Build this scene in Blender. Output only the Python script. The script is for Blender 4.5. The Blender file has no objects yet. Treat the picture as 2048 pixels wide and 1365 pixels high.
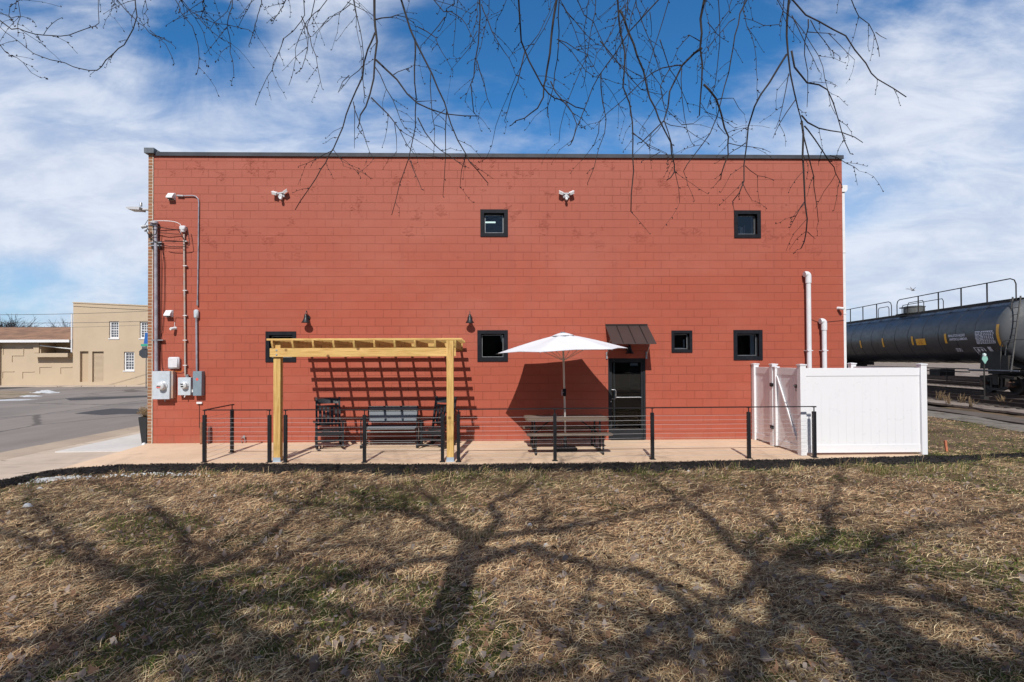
import bpy, math, random
import numpy as np
from mathutils import Vector, Matrix, noise
sc = bpy.context.scene
COL = sc.collection
R = math.radians
PI = math.pi

# ---------------------------------------------------------------- camera
F, CX, CY = 1050.0, 994.0, 706.0
CAM = Vector((0, 0, 2.02))
ROT = Matrix.Rotation(-0.0226, 3, 'Z') @ Matrix.Rotation(PI/2 + 0.012, 3, 'X') @ Matrix.Rotation(-0.004, 3, 'Z')
cd = bpy.data.cameras.new('camera')
cam = bpy.data.objects.new('camera', cd)
COL.objects.link(cam)
cam.matrix_world = Matrix.Translation(CAM) @ ROT.to_4x4()
cd.sensor_width = 36.0
cd.lens = F / 2048 * 36
cd.shift_x = (1024 - CX) / 2048
cd.shift_y = (CY - 682.5) / 2048
cd.clip_start = 0.05
cd.clip_end = 2000
sc.camera = cam

# ---------------------------------------------------------------- light
SUN = Vector((0.14, 1.0, -0.91))
sd = bpy.data.lights.new('sun', 'SUN')
sd.energy = 4.6
sd.angle = R(0.53)
sd.color = (1.0, 0.955, 0.89)
so = bpy.data.objects.new('sun', sd)
so.rotation_mode = 'QUATERNION'
so.rotation_quaternion = SUN.to_track_quat('-Z', 'Y')
so.location = (-6, -30, 30)
COL.objects.link(so)
sc.view_settings.view_transform = 'Standard'
sc.view_settings.look = 'None'
sc.view_settings.gamma = 1
sc.view_settings.exposure = 0.1

W = bpy.data.worlds.new('World')
sc.world = W
W.use_nodes = True
wt = W.node_tree
for n in list(wt.nodes):
    wt.nodes.remove(n)

class NT:
    """tiny node helper"""
    def __init__(s, tree): s.t = tree
    def n(s, kind, **kw):
        nd = s.t.nodes.new(kind)
        for k, v in kw.items():
            setattr(nd, k, v)
        return nd
    def put(s, sock, v):
        if v is None: return
        if isinstance(v, bpy.types.NodeSocket): s.t.links.new(v, sock)
        elif isinstance(v, (tuple, list)) and len(v) == 3 and sock.type == 'RGBA': sock.default_value = (*v, 1)
        else: sock.default_value = v
    def m(s, op, a, b=None, c=None, clamp=False):
        nd = s.n('ShaderNodeMath', operation=op, use_clamp=clamp)
        for i, v in enumerate((a, b, c)):
            s.put(nd.inputs[i], v)
        return nd.outputs[0]
    def mix(s, fac, a, b, mode='MIX'):
        nd = s.n('ShaderNodeMix', data_type='RGBA', blend_type=mode)
        s.put(nd.inputs['Factor'], fac); s.put(nd.inputs[6], a); s.put(nd.inputs[7], b)
        return nd.outputs[2]
    def noise(s, vec, scale, detail=4, rough=0.55, dist=0.0, out=0):
        nd = s.n('ShaderNodeTexNoise')
        s.put(nd.inputs['Vector'], vec); nd.inputs['Scale'].default_value = scale
        nd.inputs['Detail'].default_value = detail; nd.inputs['Roughness'].default_value = rough
        nd.inputs['Distortion'].default_value = dist
        return nd.outputs[out]
    def ramp(s, v, a, b, lo=0.0, hi=1.0):
        nd = s.n('ShaderNodeMapRange', interpolation_type='SMOOTHSTEP')
        s.put(nd.inputs[0], v); nd.inputs[1].default_value = a; nd.inputs[2].default_value = b
        nd.inputs[3].default_value = lo; nd.inputs[4].default_value = hi
        return nd.outputs[0]
    def mapping(s, vec, scale=(1, 1, 1), loc=(0, 0, 0), rot=(0, 0, 0)):
        nd = s.n('ShaderNodeMapping')
        s.put(nd.inputs[0], vec); nd.inputs['Scale'].default_value = scale
        nd.inputs['Location'].default_value = loc; nd.inputs['Rotation'].default_value = rot
        return nd.outputs[0]
    def comb(s, x, y, z):
        nd = s.n('ShaderNodeCombineXYZ')
        for i, v in enumerate((x, y, z)): s.put(nd.inputs[i], v)
        return nd.outputs[0]

w = NT(wt)
tc = w.n('ShaderNodeTexCoord')
sky = w.n('ShaderNodeTexSky', sky_type='NISHITA', sun_disc=False, sun_elevation=R(42.0), sun_rotation=R(188.0),
          altitude=100, air_density=1.0, dust_density=0.4, ozone_density=2.5)
sep = w.n('ShaderNodeSeparateXYZ'); w.put(sep.inputs[0], tc.outputs['Generated'])
yy = w.m('MAXIMUM', w.m('ABSOLUTE', sep.outputs[1]), 0.05)
u = w.m('DIVIDE', sep.outputs[0], yy)
v = w.m('DIVIDE', sep.outputs[2], yy)
def blob(u0, v0, su, sv, k=0.0):
    a = w.m('SUBTRACT', u, u0); b = w.m('SUBTRACT', v, v0)
    b2 = w.m('SUBTRACT', b, w.m('MULTIPLY', a, k))
    q = w.m('ADD', w.m('POWER', w.m('ABSOLUTE', w.m('DIVIDE', a, su)), 2.0), w.m('POWER', w.m('ABSOLUTE', w.m('DIVIDE', b2, sv)), 2.0))
    return w.m('EXPONENT', w.m('MULTIPLY', q, -1.0))
p = w.comb(u, v, 0.0)
n1 = w.noise(w.mapping(p, (1.3, 2.4, 1), (3.1, 1.7, 0), (0, 0, R(-14))), 1.6, 8, 0.6, 0.6)
n2 = w.noise(w.mapping(p, (1.6, 4.5, 1), (0.4, 5.2, 0), (0, 0, R(-20))), 3.2, 7, 0.62, 0.4)
cov = w.m('ADD', w.m('MULTIPLY', n1, 0.75), w.m('MULTIPLY', n2, 0.25))
cov = w.m('ADD', cov, 0.10)
for b_, k in ((blob(0.24, 0.66, 0.47, 0.24), -0.44), (blob(-0.78, 0.66, 0.22, 0.10), -0.12), (blob(-0.52, 0.63, 0.12, 0.10), -0.18),
              (blob(0.76, 0.33, 0.14, 0.05, 0.25), -0.05), (blob(-0.86, 0.155, 0.20, 0.05, 0.1), -0.14), (blob(0.70, 0.09, 0.16, 0.03), -0.08),
              (blob(-0.70, 0.28, 0.42, 0.13), 0.22), (blob(0.86, 0.48, 0.26, 0.14, 0.3), 0.16), (blob(0.92, 0.22, 0.30, 0.12, 0.3), 0.28), (blob(0.75, 0.55, 0.12, 0.12), 0.12),
              (blob(0.1, 0.42, 0.5, 0.05), 0.06), (blob(-0.30, 0.60, 0.13, 0.20), 0.12)):
    cov = w.m('ADD', cov, w.m('MULTIPLY', b_, k))
cov = w.ramp(cov, 0.35, 0.76)
cov = w.m('MULTIPLY', cov, w.ramp(sep.outputs[1], -0.25, 0.1, 0.12, 1.0))
skyc = w.mix(1.0, sky.outputs[0], w.mix(w.ramp(sep.outputs[1], -0.3, 0.1), (0.62, 0.76, 0.90), (0.42, 1.16, 1.66)), 'MULTIPLY')
lift = w.ramp(sep.outputs[2], 0.45, 0.02, 0.0, 0.55)
skyc = w.mix(lift, skyc, w.mix(w.ramp(sep.outputs[1], -0.3, 0.1), (3.2, 4.0, 5.0), (5.8, 7.2, 8.8)))
cl = w.mix(w.ramp(n2, 0.3, 0.7), (6.6, 7.5, 9.4), (9.4, 10.0, 11.2))
full = w.mix(w.m('MULTIPLY', cov, 0.93), skyc, cl)
bg = w.n('ShaderNodeBackground'); w.put(bg.inputs[0], full); bg.inputs[1].default_value = 0.08
wo = w.n('ShaderNodeOutputWorld'); wt.links.new(bg.outputs[0], wo.inputs[0])

# ---------------------------------------------------------------- helpers
YW = 12.98
SL = 0.02
def ray(px, py):
    return ROT @ Vector(((px - CX) / F, -(py - CY) / F, -1.0))
def onY(px, py, Y=YW):
    d = ray(px, py); return CAM + d * (Y / d.y)
def onZ(px, py, z=0.0):
    d = ray(px, py); return CAM + d * ((z - CAM.z) / d.z)
def onSlab(px, py):
    d = ray(px, py); t = (CAM.z + SL * YW) / (SL * d.y - d.z); return CAM + d * t
def slabz(y): return -SL * (YW - y)

ORG = {}
def wloc(o):
    return ORG.get(o.name, Vector((0, 0, 0))) if o else Vector((0, 0, 0))

def tag(o, label=None, cat=None, group=None, kind=None):
    if label: o['label'] = label
    if cat: o['category'] = cat
    if group: o['group'] = group
    if kind: o['kind'] = kind
    return o

def thing(name, label, cat, loc=(0, 0, 0), group=None):
    o = bpy.data.objects.new(name, None)
    o.empty_display_size = 0.1
    COL.objects.link(o); o.location = loc
    ORG[o.name] = Vector(loc)
    return tag(o, label, cat, group)

class MB:
    def __init__(s): s.v = []; s.f = []; s.s = []; s.mi = []; s.cm = 0
    def add(s, vs, fs, smooth=False):
        b = len(s.v); s.v.extend([tuple(p) for p in vs])
        for f in fs:
            s.f.append(tuple(b + i for i in f)); s.s.append(smooth); s.mi.append(s.cm)
    def box(s, x0, x1, y0, y1, z0, z1):
        vs = [(x0,y0,z0),(x1,y0,z0),(x1,y1,z0),(x0,y1,z0),(x0,y0,z1),(x1,y0,z1),(x1,y1,z1),(x0,y1,z1)]
        s.add(vs, [(0,3,2,1),(4,5,6,7),(0,1,5,4),(1,2,6,5),(2,3,7,6),(3,0,4,7)])
        return s
    def bbox(s, x0, x1, y0, y1, z0, z1, b=0.004):
        """box with chamfered edges (all 12)"""
        X = (x0, x1); Y = (y0, y1); Z = (z0, z1)
        vs = []; idx = {}
        for i in (0, 1):
            for j in (0, 1):
                for k in (0, 1):
                    sx = b if i == 0 else -b; sy = b if j == 0 else -b; sz = b if k == 0 else -b
                    idx[i,j,k,0] = len(vs); vs.append((X[i], Y[j]+sy, Z[k]+sz))
                    idx[i,j,k,1] = len(vs); vs.append((X[i]+sx, Y[j], Z[k]+sz))
                    idx[i,j,k,2] = len(vs); vs.append((X[i]+sx, Y[j]+sy, Z[k]))
        fs = []
        I = idx
        fs += [(I[0,0,0,0],I[0,0,1,0],I[0,1,1,0],I[0,1,0,0]), (I[1,0,0,0],I[1,1,0,0],I[1,1,1,0],I[1,0,1,0])]
        fs += [(I[0,0,0,1],I[1,0,0,1],I[1,0,1,1],I[0,0,1,1]), (I[0,1,0,1],I[0,1,1,1],I[1,1,1,1],I[1,1,0,1])]
        fs += [(I[0,0,0,2],I[0,1,0,2],I[1,1,0,2],I[1,0,0,2]), (I[0,0,1,2],I[1,0,1,2],I[1,1,1,2],I[0,1,1,2])]
        for j in (0,1):
            for k in (0,1): fs.append((I[0,j,k,1],I[1,j,k,1],I[1,j,k,2],I[0,j,k,2]))
        for i in (0,1):
            for k in (0,1): fs.append((I[i,0,k,0],I[i,1,k,0],I[i,1,k,2],I[i,0,k,2]))
        for i in (0,1):
            for j in (0,1): fs.append((I[i,j,0,0],I[i,j,1,0],I[i,j,1,1],I[i,j,0,1]))
        for i in (0,1):
            for j in (0,1):
                for k in (0,1): fs.append((I[i,j,k,0],I[i,j,k,1],I[i,j,k,2]))
        s.add(vs, fs); return s
    def obox(s, c, size, M=None):
        sx, sy, sz = (q/2 for q in size)
        vs = [(-sx,-sy,-sz),(sx,-sy,-sz),(sx,sy,-sz),(-sx,sy,-sz),(-sx,-sy,sz),(sx,-sy,sz),(sx,sy,sz),(-sx,sy,sz)]
        c = Vector(c)
        vs = [c + (M @ Vector(q) if M else Vector(q)) for q in vs]
        s.add(vs, [(0,3,2,1),(4,5,6,7),(0,1,5,4),(1,2,6,5),(2,3,7,6),(3,0,4,7)]); return s
    def bar(s, a, b, w_, h_, up=(0, 0, 1)):
        """rectangular bar from a to b; w_ sideways, h_ along up"""
        a = Vector(a); b = Vector(b); d = (b - a); L = d.length; d.normalize()
        up = Vector(up); side = d.cross(up)
        if side.length < 1e-4: side = d.cross(Vector((0, 1, 0)))
        side.normalize(); u2 = side.cross(d).normalized()
        vs = []
        for q in (a, b):
            for i, j in ((-1,-1),(1,-1),(1,1),(-1,1)):
                vs.append(q + side*(i*w_/2) + u2*(j*h_/2))
        s.add(vs, [(0,1,2,3),(7,6,5,4),(0,4,5,1),(1,5,6,2),(2,6,7,3),(3,7,4,0)]); return s
    def tube(s, pts, r, n=8, caps=True):
        pts = [Vector(p_) for p_ in pts]
        m = len(pts)
        rs = r if isinstance(r, (list, tuple)) else [r]*m
        up = None; vs = []; fs = []
        for i, p_ in enumerate(pts):
            d = (pts[min(i+1, m-1)] - pts[max(i-1, 0)])
            if d.length < 1e-9: d = Vector((0, 0, 1))
            d.normalize()
            if up is None:
                up = d.orthogonal().normalized()
            else:
                up = up - d * up.dot(d)
                if up.length < 1e-5: up = d.orthogonal()
                up.normalize()
            q = d.cross(up)
            for k in range(n):
                a = 2*PI*k/n
                vs.append(p_ + (up*math.cos(a) + q*math.sin(a)) * rs[i])
        for i in range(m-1):
            for k in range(n):
                k2 = (k+1) % n
                fs.append((i*n+k, i*n+k2, (i+1)*n+k2, (i+1)*n+k))
        if caps:
            fs.append(tuple(range(n-1, -1, -1))); fs.append(tuple((m-1)*n+k for k in range(n)))
        s.add(vs, fs, True); return s
    def lathe(s, prof, c, axis='Z', n=24, smooth=True, M=None):
        """prof: list of (radius, height) along the axis"""
        c = Vector(c); vs = []; fs = []
        for (r, h) in prof:
            for k in range(n):
                a = 2*PI*k/n
                if axis == 'Z': q = Vector((r*math.cos(a), r*math.sin(a), h))
                elif axis == 'Y': q = Vector((r*math.cos(a), h, r*math.sin(a)))
                else: q = Vector((h, r*math.cos(a), r*math.sin(a)))
                if M: q = M @ q
                vs.append(c + q)
        m = len(prof)
        for i in range(m-1):
            for k in range(n):
                k2 = (k+1) % n
                fs.append((i*n+k, i*n+k2, (i+1)*n+k2, (i+1)*n+k))
        fs.append(tuple(range(n-1, -1, -1))); fs.append(tuple((m-1)*n+k for k in range(n)))
        s.add(vs, fs, smooth); return s
    def prism(s, poly, axis, a0, a1):
        """poly 2-D points; axis 'X': (y,z) extruded in x; 'Y': (x,z); 'Z': (x,y)"""
        n = len(poly); vs = []
        for a in (a0, a1):
            for (p_, q) in poly:
                vs.append({'X': (a, p_, q), 'Y': (p_, a, q), 'Z': (p_, q, a)}[axis])
        fs = [tuple(range(n)), tuple(range(2*n-1, n-1, -1))]
        for i in range(n):
            j = (i+1) % n
            fs.append((i, j, n+j, n+i))
        s.add(vs, fs); return s
    def build(s, name, mat, parent=None, loc=None, label=None, autos=True):
        me = bpy.data.meshes.new(name)
        if parent is not None:
            og = wloc(parent)
        else:
            og = Vector(loc) if loc is not None else Vector((0, 0, 0))
        me.from_pydata([(a-og.x, b-og.y, c-og.z) for a, b, c in s.v], [], s.f)
        me.polygons.foreach_set('use_smooth', s.s)
        mats = mat if isinstance(mat, (list, tuple)) else [mat]
        for m_ in mats: me.materials.append(m_)
        if len(mats) > 1: me.polygons.foreach_set('material_index', s.mi)
        me.update()
        import bmesh
        bm = bmesh.new(); bm.from_mesh(me); bmesh.ops.recalc_face_normals(bm, faces=bm.faces[:]); bm.to_mesh(me); bm.free()
        if autos:
            try: me.set_sharp_from_angle(angle=R(38))
            except Exception: pass
        o = bpy.data.objects.new(name, me)
        COL.objects.link(o)
        if parent is not None:
            o.parent = parent
            ORG[o.name] = og
        else:
            o.location = og; ORG[o.name] = og
        if label: o['label'] = label
        return o

def dup(root, loc, rz=0.0, label=None, scale=None):
    def cp(o, par):
        c = o.copy(); COL.objects.link(c)
        if par: c.parent = par
        for ch in o.children: cp(ch, c)
        return c
    r = cp(root, None)
    r.location = loc; r.rotation_euler = (0, 0, rz)
    if label: r['label'] = label
    return r

# ---------------------------------------------------------------- materials
def mat(name, color, rough=0.6, metal=0.0, spec=0.5, var=0.0, vscale=8.0, bump=0.0, bscale=60.0, col2=None, obj=True, coat=0.0):
    m_ = bpy.data.materials.new(name); m_.use_nodes = True
    t = m_.node_tree; b = t.nodes['Principled BSDF']; g = NT(t)
    b.inputs['Roughness'].default_value = rough; b.inputs['Metallic'].default_value = metal
    b.inputs['Specular IOR Level'].default_value = spec
    if coat: b.inputs['Coat Weight'].default_value = coat
    b.inputs['Base Color'].default_value = (*color, 1)
    co = g.n('ShaderNodeTexCoord').outputs['Object']
    if var > 0 or col2:
        c2 = col2 or tuple(c*(1-var) for c in color)
        f = g.ramp(g.noise(co, vscale, 5, 0.6), 0.35, 0.68)
        f2 = g.noise(co, vscale*6, 3, 0.6)
        col = g.mix(f, color, c2)
        col = g.mix(min(0.35, 0.04+var*2) if var > 0 else 0.1, col, g.mix(f2, (0.75, 0.75, 0.75), (1.2, 1.2, 1.2)), 'MULTIPLY')
        g.put(b.inputs['Base Color'], col)
        g.put(b.inputs['Roughness'], g.ramp(f2, 0.2, 0.8, max(rough-0.1, 0.02), min(rough+0.12, 1)))
    if bump > 0:
        bp = g.n('ShaderNodeBump'); bp.inputs['Strength'].default_value = 1; bp.inputs['Distance'].default_value = bump
        g.put(bp.inputs['Height'], g.noise(co, bscale, 4, 0.6)); g.put(b.inputs['Normal'], bp.outputs[0])
    return m_

def mat_block():
    m_ = bpy.data.materials.new('red_painted_block'); m_.use_nodes = True
    t = m_.node_tree; b = t.nodes['Principled BSDF']; g = NT(t)
    gp = g.n('ShaderNodeNewGeometry').outputs['Position']
    sx = g.n('ShaderNodeSeparateXYZ'); g.put(sx.inputs[0], gp)
    # use x+y so the side wall is coursed as well
    xx = g.m('ADD', sx.outputs[0], sx.outputs[1])
    wob = g.noise(gp, 3.0, 2, 0.5)
    zz = g.m('ADD', g.m('ADD', sx.outputs[2], 0.006), g.m('MULTIPLY', g.m('SUBTRACT', wob, 0.5), 0.008))
    vec = g.comb(g.m('ADD', xx, 20.0), zz, 0.0)
    def brick(ms, sm):
        br = g.n('ShaderNodeTexBrick', offset=0.5, offset_frequency=2)
        g.put(br.inputs['Vector'], vec); br.inputs['Scale'].default_value = 1.0
        br.inputs['Mortar Size'].default_value = ms; br.inputs['Mortar Smooth'].default_value = sm
        br.inputs['Brick Width'].default_value = 0.4064; br.inputs['Row Height'].default_value = 0.2032
        br.inputs['Color1'].default_value = (0, 0, 0, 1); br.inputs['Color2'].default_value = (1, 1, 1, 1)
        br.inputs['Mortar'].default_value = (0.5, 0.5, 0.5, 1)
        return br
    b1 = brick(0.006, 0.25)
    # horizontal joints only (full width), deeper than the vertical ones
    fr = g.m('FRACT', g.m('DIVIDE', zz, 0.2032))
    hj = g.m('MINIMUM', fr, g.m('SUBTRACT', 1.0, fr))
    hj = g.ramp(hj, 0.010, 0.040, 0.85, 0.0)
    # vertical joints fade in places under the paint
    fade = g.ramp(g.noise(gp, 0.9, 4, 0.6), 0.34, 0.62, 0.22, 1.0)
    vj = g.m('MULTIPLY', b1.outputs['Fac'], fade)
    hfade = g.ramp(g.noise(gp, 1.7, 4, 0.6), 0.25, 0.7, 0.55, 1.0)
    j = g.m('MAXIMUM', g.m('MULTIPLY', hj, hfade), g.m('MULTIPLY', vj, 0.95))
    # base colours: per block tone + patches + a slightly duller, rougher band up high
    tone = g.n('ShaderNodeSeparateColor'); g.put(tone.inputs[0], b1.outputs['Color'])
    base = g.mix(tone.outputs[0], (0.335, 0.076, 0.044), (0.352, 0.082, 0.049))
    patch = g.ramp(g.noise(gp, 0.55, 5, 0.65), 0.35, 0.75)
    base = g.mix(g.m('MULTIPLY', patch, 0.35), base, (0.30, 0.074, 0.048))
    high = g.ramp(g.m('ADD', sx.outputs[2], g.m('MULTIPLY', g.noise(gp, 0.8, 4, 0.6), 1.4)), 4.0, 7.2)
    base = g.mix(g.m('MULTIPLY', high, 0.42), base, (0.325, 0.115, 0.084))
    # scars where old render was left on the blocks
    sc_ = g.m('MULTIPLY', g.ramp(g.noise(gp, 1.9, 6, 0.72), 0.575, 0.68), g.ramp(sx.outputs[2], 3.4, 5.6))
    base = g.mix(g.m('MULTIPLY', sc_, 0.28), base, (0.20, 0.042, 0.028))
    fine = g.noise(gp, 55, 4, 0.65)
    base = g.mix(0.30, base, g.mix(fine, (0.78, 0.78, 0.78), (1.2, 1.2, 1.2)), 'MULTIPLY')
    base = g.mix(g.m('MULTIPLY', j, 0.42), base, (0.165, 0.036, 0.022))
    # faint vertical weather streaks and faded areas
    sk = g.noise(g.mapping(gp, (5.5, 5.5, 0.22)), 1.0, 5, 0.65)
    base = g.mix(g.ramp(sk, 0.52, 0.72, 0.0, 0.22), base, (0.235, 0.066, 0.048))
    fd = g.ramp(g.noise(g.mapping(gp, (0.35, 0.35, 0.9), (4, 2, 1)), 1.0, 5, 0.6), 0.45, 0.7, 0.0, 0.30)
    base = g.mix(fd, base, (0.40, 0.135, 0.095))
    # splash dirt at the foot
    foot = g.m('MULTIPLY', g.ramp(sx.outputs[2], 0.28, 0.0), g.ramp(g.noise(gp, 2.4, 5, 0.7), 0.35, 0.75))
    base = g.mix(g.m('MULTIPLY', foot, 0.35), base, (0.30, 0.16, 0.10))
    g.put(b.inputs['Base Color'], base)
    b.inputs['Roughness'].default_value = 0.72; b.inputs['Specular IOR Level'].default_value = 0.3
    h = g.m('MULTIPLY', g.m('SUBTRACT', 1.0, j), 0.009)
    h = g.m('ADD', h, g.m('MULTIPLY', g.noise(gp, 26, 5, 0.65), 0.0030))
    h = g.m('ADD', h, g.m('MULTIPLY', g.m('MULTIPLY', sc_, g.noise(gp, 17, 5, 0.75)), 0.022))
    h = g.m('ADD', h, g.m('MULTIPLY', tone.outputs[0], 0.0022))
    h = g.m('ADD', h, g.m('MULTIPLY', fine, 0.0014))
    bp = g.n('ShaderNodeBump'); bp.inputs['Strength'].default_value = 0.9; bp.inputs['Distance'].default_value = 1.0
    g.put(bp.inputs['Height'], h); g.put(b.inputs['Normal'], bp.outputs[0])
    return m_

def mat_brick():
    m_ = bpy.data.materials.new('red_clay_brick'); m_.use_nodes = True
    t = m_.node_tree; b = t.nodes['Principled BSDF']; g = NT(t)
    gp = g.n('ShaderNodeNewGeometry').outputs['Position']
    sx = g.n('ShaderNodeSeparateXYZ'); g.put(sx.inputs[0], gp)
    vec = g.comb(g.m('ADD', g.m('ADD', sx.outputs[0], sx.outputs[1]), 0.078), sx.outputs[2], 0.0)
    br = g.n('ShaderNodeTexBrick', offset=0.5)
    g.put(br.inputs['Vector'], vec); br.inputs['Scale'].default_value = 1
    br.inputs['Mortar Size'].default_value = 0.008; br.inputs['Brick Width'].default_value = 0.21; br.inputs['Row Height'].default_value = 0.0762
    br.inputs['Color1'].default_value = (0.30, 0.105, 0.045, 1); br.inputs['Color2'].default_value = (0.17, 0.085, 0.045, 1)
    br.inputs['Mortar'].default_value = (0.50, 0.43, 0.36, 1); br.inputs['Bias'].default_value = 0.0
    row = g.noise(g.comb(0.0, 0.0, g.m('FLOOR', g.m('DIVIDE', sx.outputs[2], 0.0762))), 3.7, 2)
    c = g.mix(g.ramp(row, 0.4, 0.6), br.outputs[0], g.mix(0.5, br.outputs[0], (0.30, 0.17, 0.08)))
    c = g.mix(0.4, c, g.mix(g.noise(gp, 90, 4, 0.7), (0.7, 0.7, 0.7), (1.3, 1.3, 1.3)), 'MULTIPLY')
    g.put(b.inputs['Base Color'], c); b.inputs['Roughness'].default_value = 0.85
    bp = g.n('ShaderNodeBump'); bp.inputs['Distance'].default_value = 0.006
    g.put(bp.inputs['Height'], g.m('SUBTRACT', 1.0, br.outputs['Fac'])); g.put(b.inputs['Normal'], bp.outputs[0])
    return m_

def mat_wood(name, sc_):
    m_ = bpy.data.materials.new(name); m_.use_nodes = True
    t = m_.node_tree; b = t.nodes['Principled BSDF']; g = NT(t)
    co = g.n('ShaderNodeTexCoord').outputs['Object']
    f = g.noise(g.mapping(co, sc_), 1.0, 6, 0.65, 1.2)
    c = g.mix(g.ramp(f, 0.3, 0.72), (0.66, 0.44, 0.17), (0.40, 0.225, 0.065))
    kn = g.n('ShaderNodeTexVoronoi'); g.put(kn.inputs['Vector'], g.mapping(co, (3.2, 3.2, 3.2))); kn.inputs['Scale'].default_value = 1.0
    c = g.mix(g.ramp(kn.outputs['Distance'], 0.17, 0.08), c, (0.16, 0.075, 0.025))
    gr = g.ramp(g.noise(co, 2.3, 4, 0.6), 0.4, 0.75)
    c = g.mix(g.m('MULTIPLY', gr, 0.35), c, (0.50, 0.40, 0.13))
    oi = g.n('ShaderNodeObjectInfo').outputs['Random']
    c = g.mix(0.8, c, g.mix(oi, (0.86, 0.88, 0.80), (1.10, 1.06, 1.06)), 'MULTIPLY')
    g.put(b.inputs['Base Color'], c); b.inputs['Roughness'].default_value = 0.7; b.inputs['Specular IOR Level'].default_value = 0.3
    bp = g.n('ShaderNodeBump'); bp.inputs['Distance'].default_value = 0.0015
    g.put(bp.inputs['Height'], f); g.put(b.inputs['Normal'], bp.outputs[0])
    return m_

def mat_concrete(name, c1, c2, joint=None, crack=0.0, joff=0.0):
    m_ = bpy.data.materials.new(name); m_.use_nodes = True
    t = m_.node_tree; b = t.nodes['Principled BSDF']; g = NT(t)
    gp = g.n('ShaderNodeNewGeometry').outputs['Position']
    c = g.mix(g.ramp(g.noise(gp, 0.7, 6, 0.6), 0.3, 0.7), c1, c2)
    c = g.mix(0.45, c, g.mix(g.noise(gp, 9, 6, 0.7), (0.72, 0.72, 0.72), (1.28, 1.28, 1.28)), 'MULTIPLY')
    c = g.mix(0.35, c, g.mix(g.noise(gp, 160, 3, 0.7), (0.7, 0.7, 0.7), (1.3, 1.3, 1.3)), 'MULTIPLY')
    st = g.ramp(g.noise(g.mapping(gp, (1, 2.2, 1), (7, 3, 0)), 1.1, 6, 0.7), 0.58, 0.75)
    c = g.mix(g.m('MULTIPLY', st, 0.5), c, tuple(q*0.55 for q in c2))
    h = g.noise(g.mapping(gp, (4, 60, 4)), 1.0, 4, 0.6)
    c = g.mix(0.18, c, g.mix(h, (0.8, 0.8, 0.8), (1.2, 1.2, 1.2)), 'MULTIPLY')
    if crack > 0:
        vo = g.n('ShaderNodeTexVoronoi', feature='DISTANCE_TO_EDGE')
        g.put(vo.inputs['Vector'], g.mix(0.12, gp, g.noise(gp, 2.2, 4, 0.7, out=1), 'ADD')); vo.inputs['Scale'].default_value = 0.42
        ck = g.m('MULTIPLY', g.ramp(vo.outputs['Distance'], 0.010, 0.003), g.ramp(g.noise(gp, 0.8, 3), 0.45, 0.58))
        c = g.mix(g.m('MULTIPLY', ck, crack), c, (0.05, 0.035, 0.025))
    if joint:
        sx = g.n('ShaderNodeSeparateXYZ'); g.put(sx.inputs[0], gp)
        q = g.m('FRACT', g.m('DIVIDE', g.m('ADD', sx.outputs[1], joff), joint))
        q = g.m('MINIMUM', q, g.m('SUBTRACT', 1.0, q))
        c = g.mix(g.ramp(q, 0.006/joint, 0.003/joint), c, (0.09, 0.06, 0.04))
    g.put(b.inputs['Base Color'], c); b.inputs['Roughness'].default_value = 0.88; b.inputs['Specular IOR Level'].default_value = 0.25
    bp = g.n('ShaderNodeBump'); bp.inputs['Distance'].default_value = 0.003
    g.put(bp.inputs['Height'], g.noise(gp, 60, 5, 0.7)); g.put(b.inputs['Normal'], bp.outputs[0])
    return m_

def mat_asphalt():
    m_ = bpy.data.materials.new('worn_asphalt'); m_.use_nodes = True
    t = m_.node_tree; b = t.nodes['Principled BSDF']; g = NT(t)
    gp = g.n('ShaderNodeNewGeometry').outputs['Position']
    c = g.mix(g.ramp(g.noise(g.mapping(gp, (0.5, 0.16, 1)), 1.0, 6, 0.6), 0.3, 0.7), (0.245, 0.212, 0.19), (0.185, 0.160, 0.145))
    c = g.mix(0.5, c, g.mix(g.noise(gp, 30, 6, 0.75), (0.65, 0.65, 0.65), (1.35, 1.35, 1.35)), 'MULTIPLY')
    dk = g.ramp(g.noise(g.mapping(gp, (0.28, 0.09, 1), (2.3, 0.6, 0)), 1.0, 5, 0.65), 0.60, 0.67)
    c = g.mix(g.m('MULTIPLY', dk, 0.55), c, (0.085, 0.075, 0.070))
    c = g.mix(0.5, c, g.mix(g.noise(g.mapping(gp, (0.9, 0.25, 1)), 2.0, 7, 0.75), (0.7, 0.7, 0.7), (1.3, 1.3, 1.3)), 'MULTIPLY')
    vo = g.n('ShaderNodeTexVoronoi', feature='DISTANCE_TO_EDGE')
    g.put(vo.inputs['Vector'], g.mix(0.3, g.mapping(gp, (1, 0.4, 1)), g.noise(gp, 1.1, 4, 0.7, out=1), 'ADD')); vo.inputs['Scale'].default_value = 0.22
    c = g.mix(g.m('MULTIPLY', g.ramp(vo.outputs['Distance'], 0.016, 0.005), 0.65), c, (0.06, 0.05, 0.045))
    g.put(b.inputs['Base Color'], c); b.inputs['Roughness'].default_value = 0.9; b.inputs['Specular IOR Level'].default_value = 0.2
    bp = g.n('ShaderNodeBump'); bp.inputs['Distance'].default_value = 0.004
    g.put(bp.inputs['Height'], g.noise(gp, 70, 4, 0.7)); g.put(b.inputs['Normal'], bp.outputs[0])
    return m_

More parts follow.
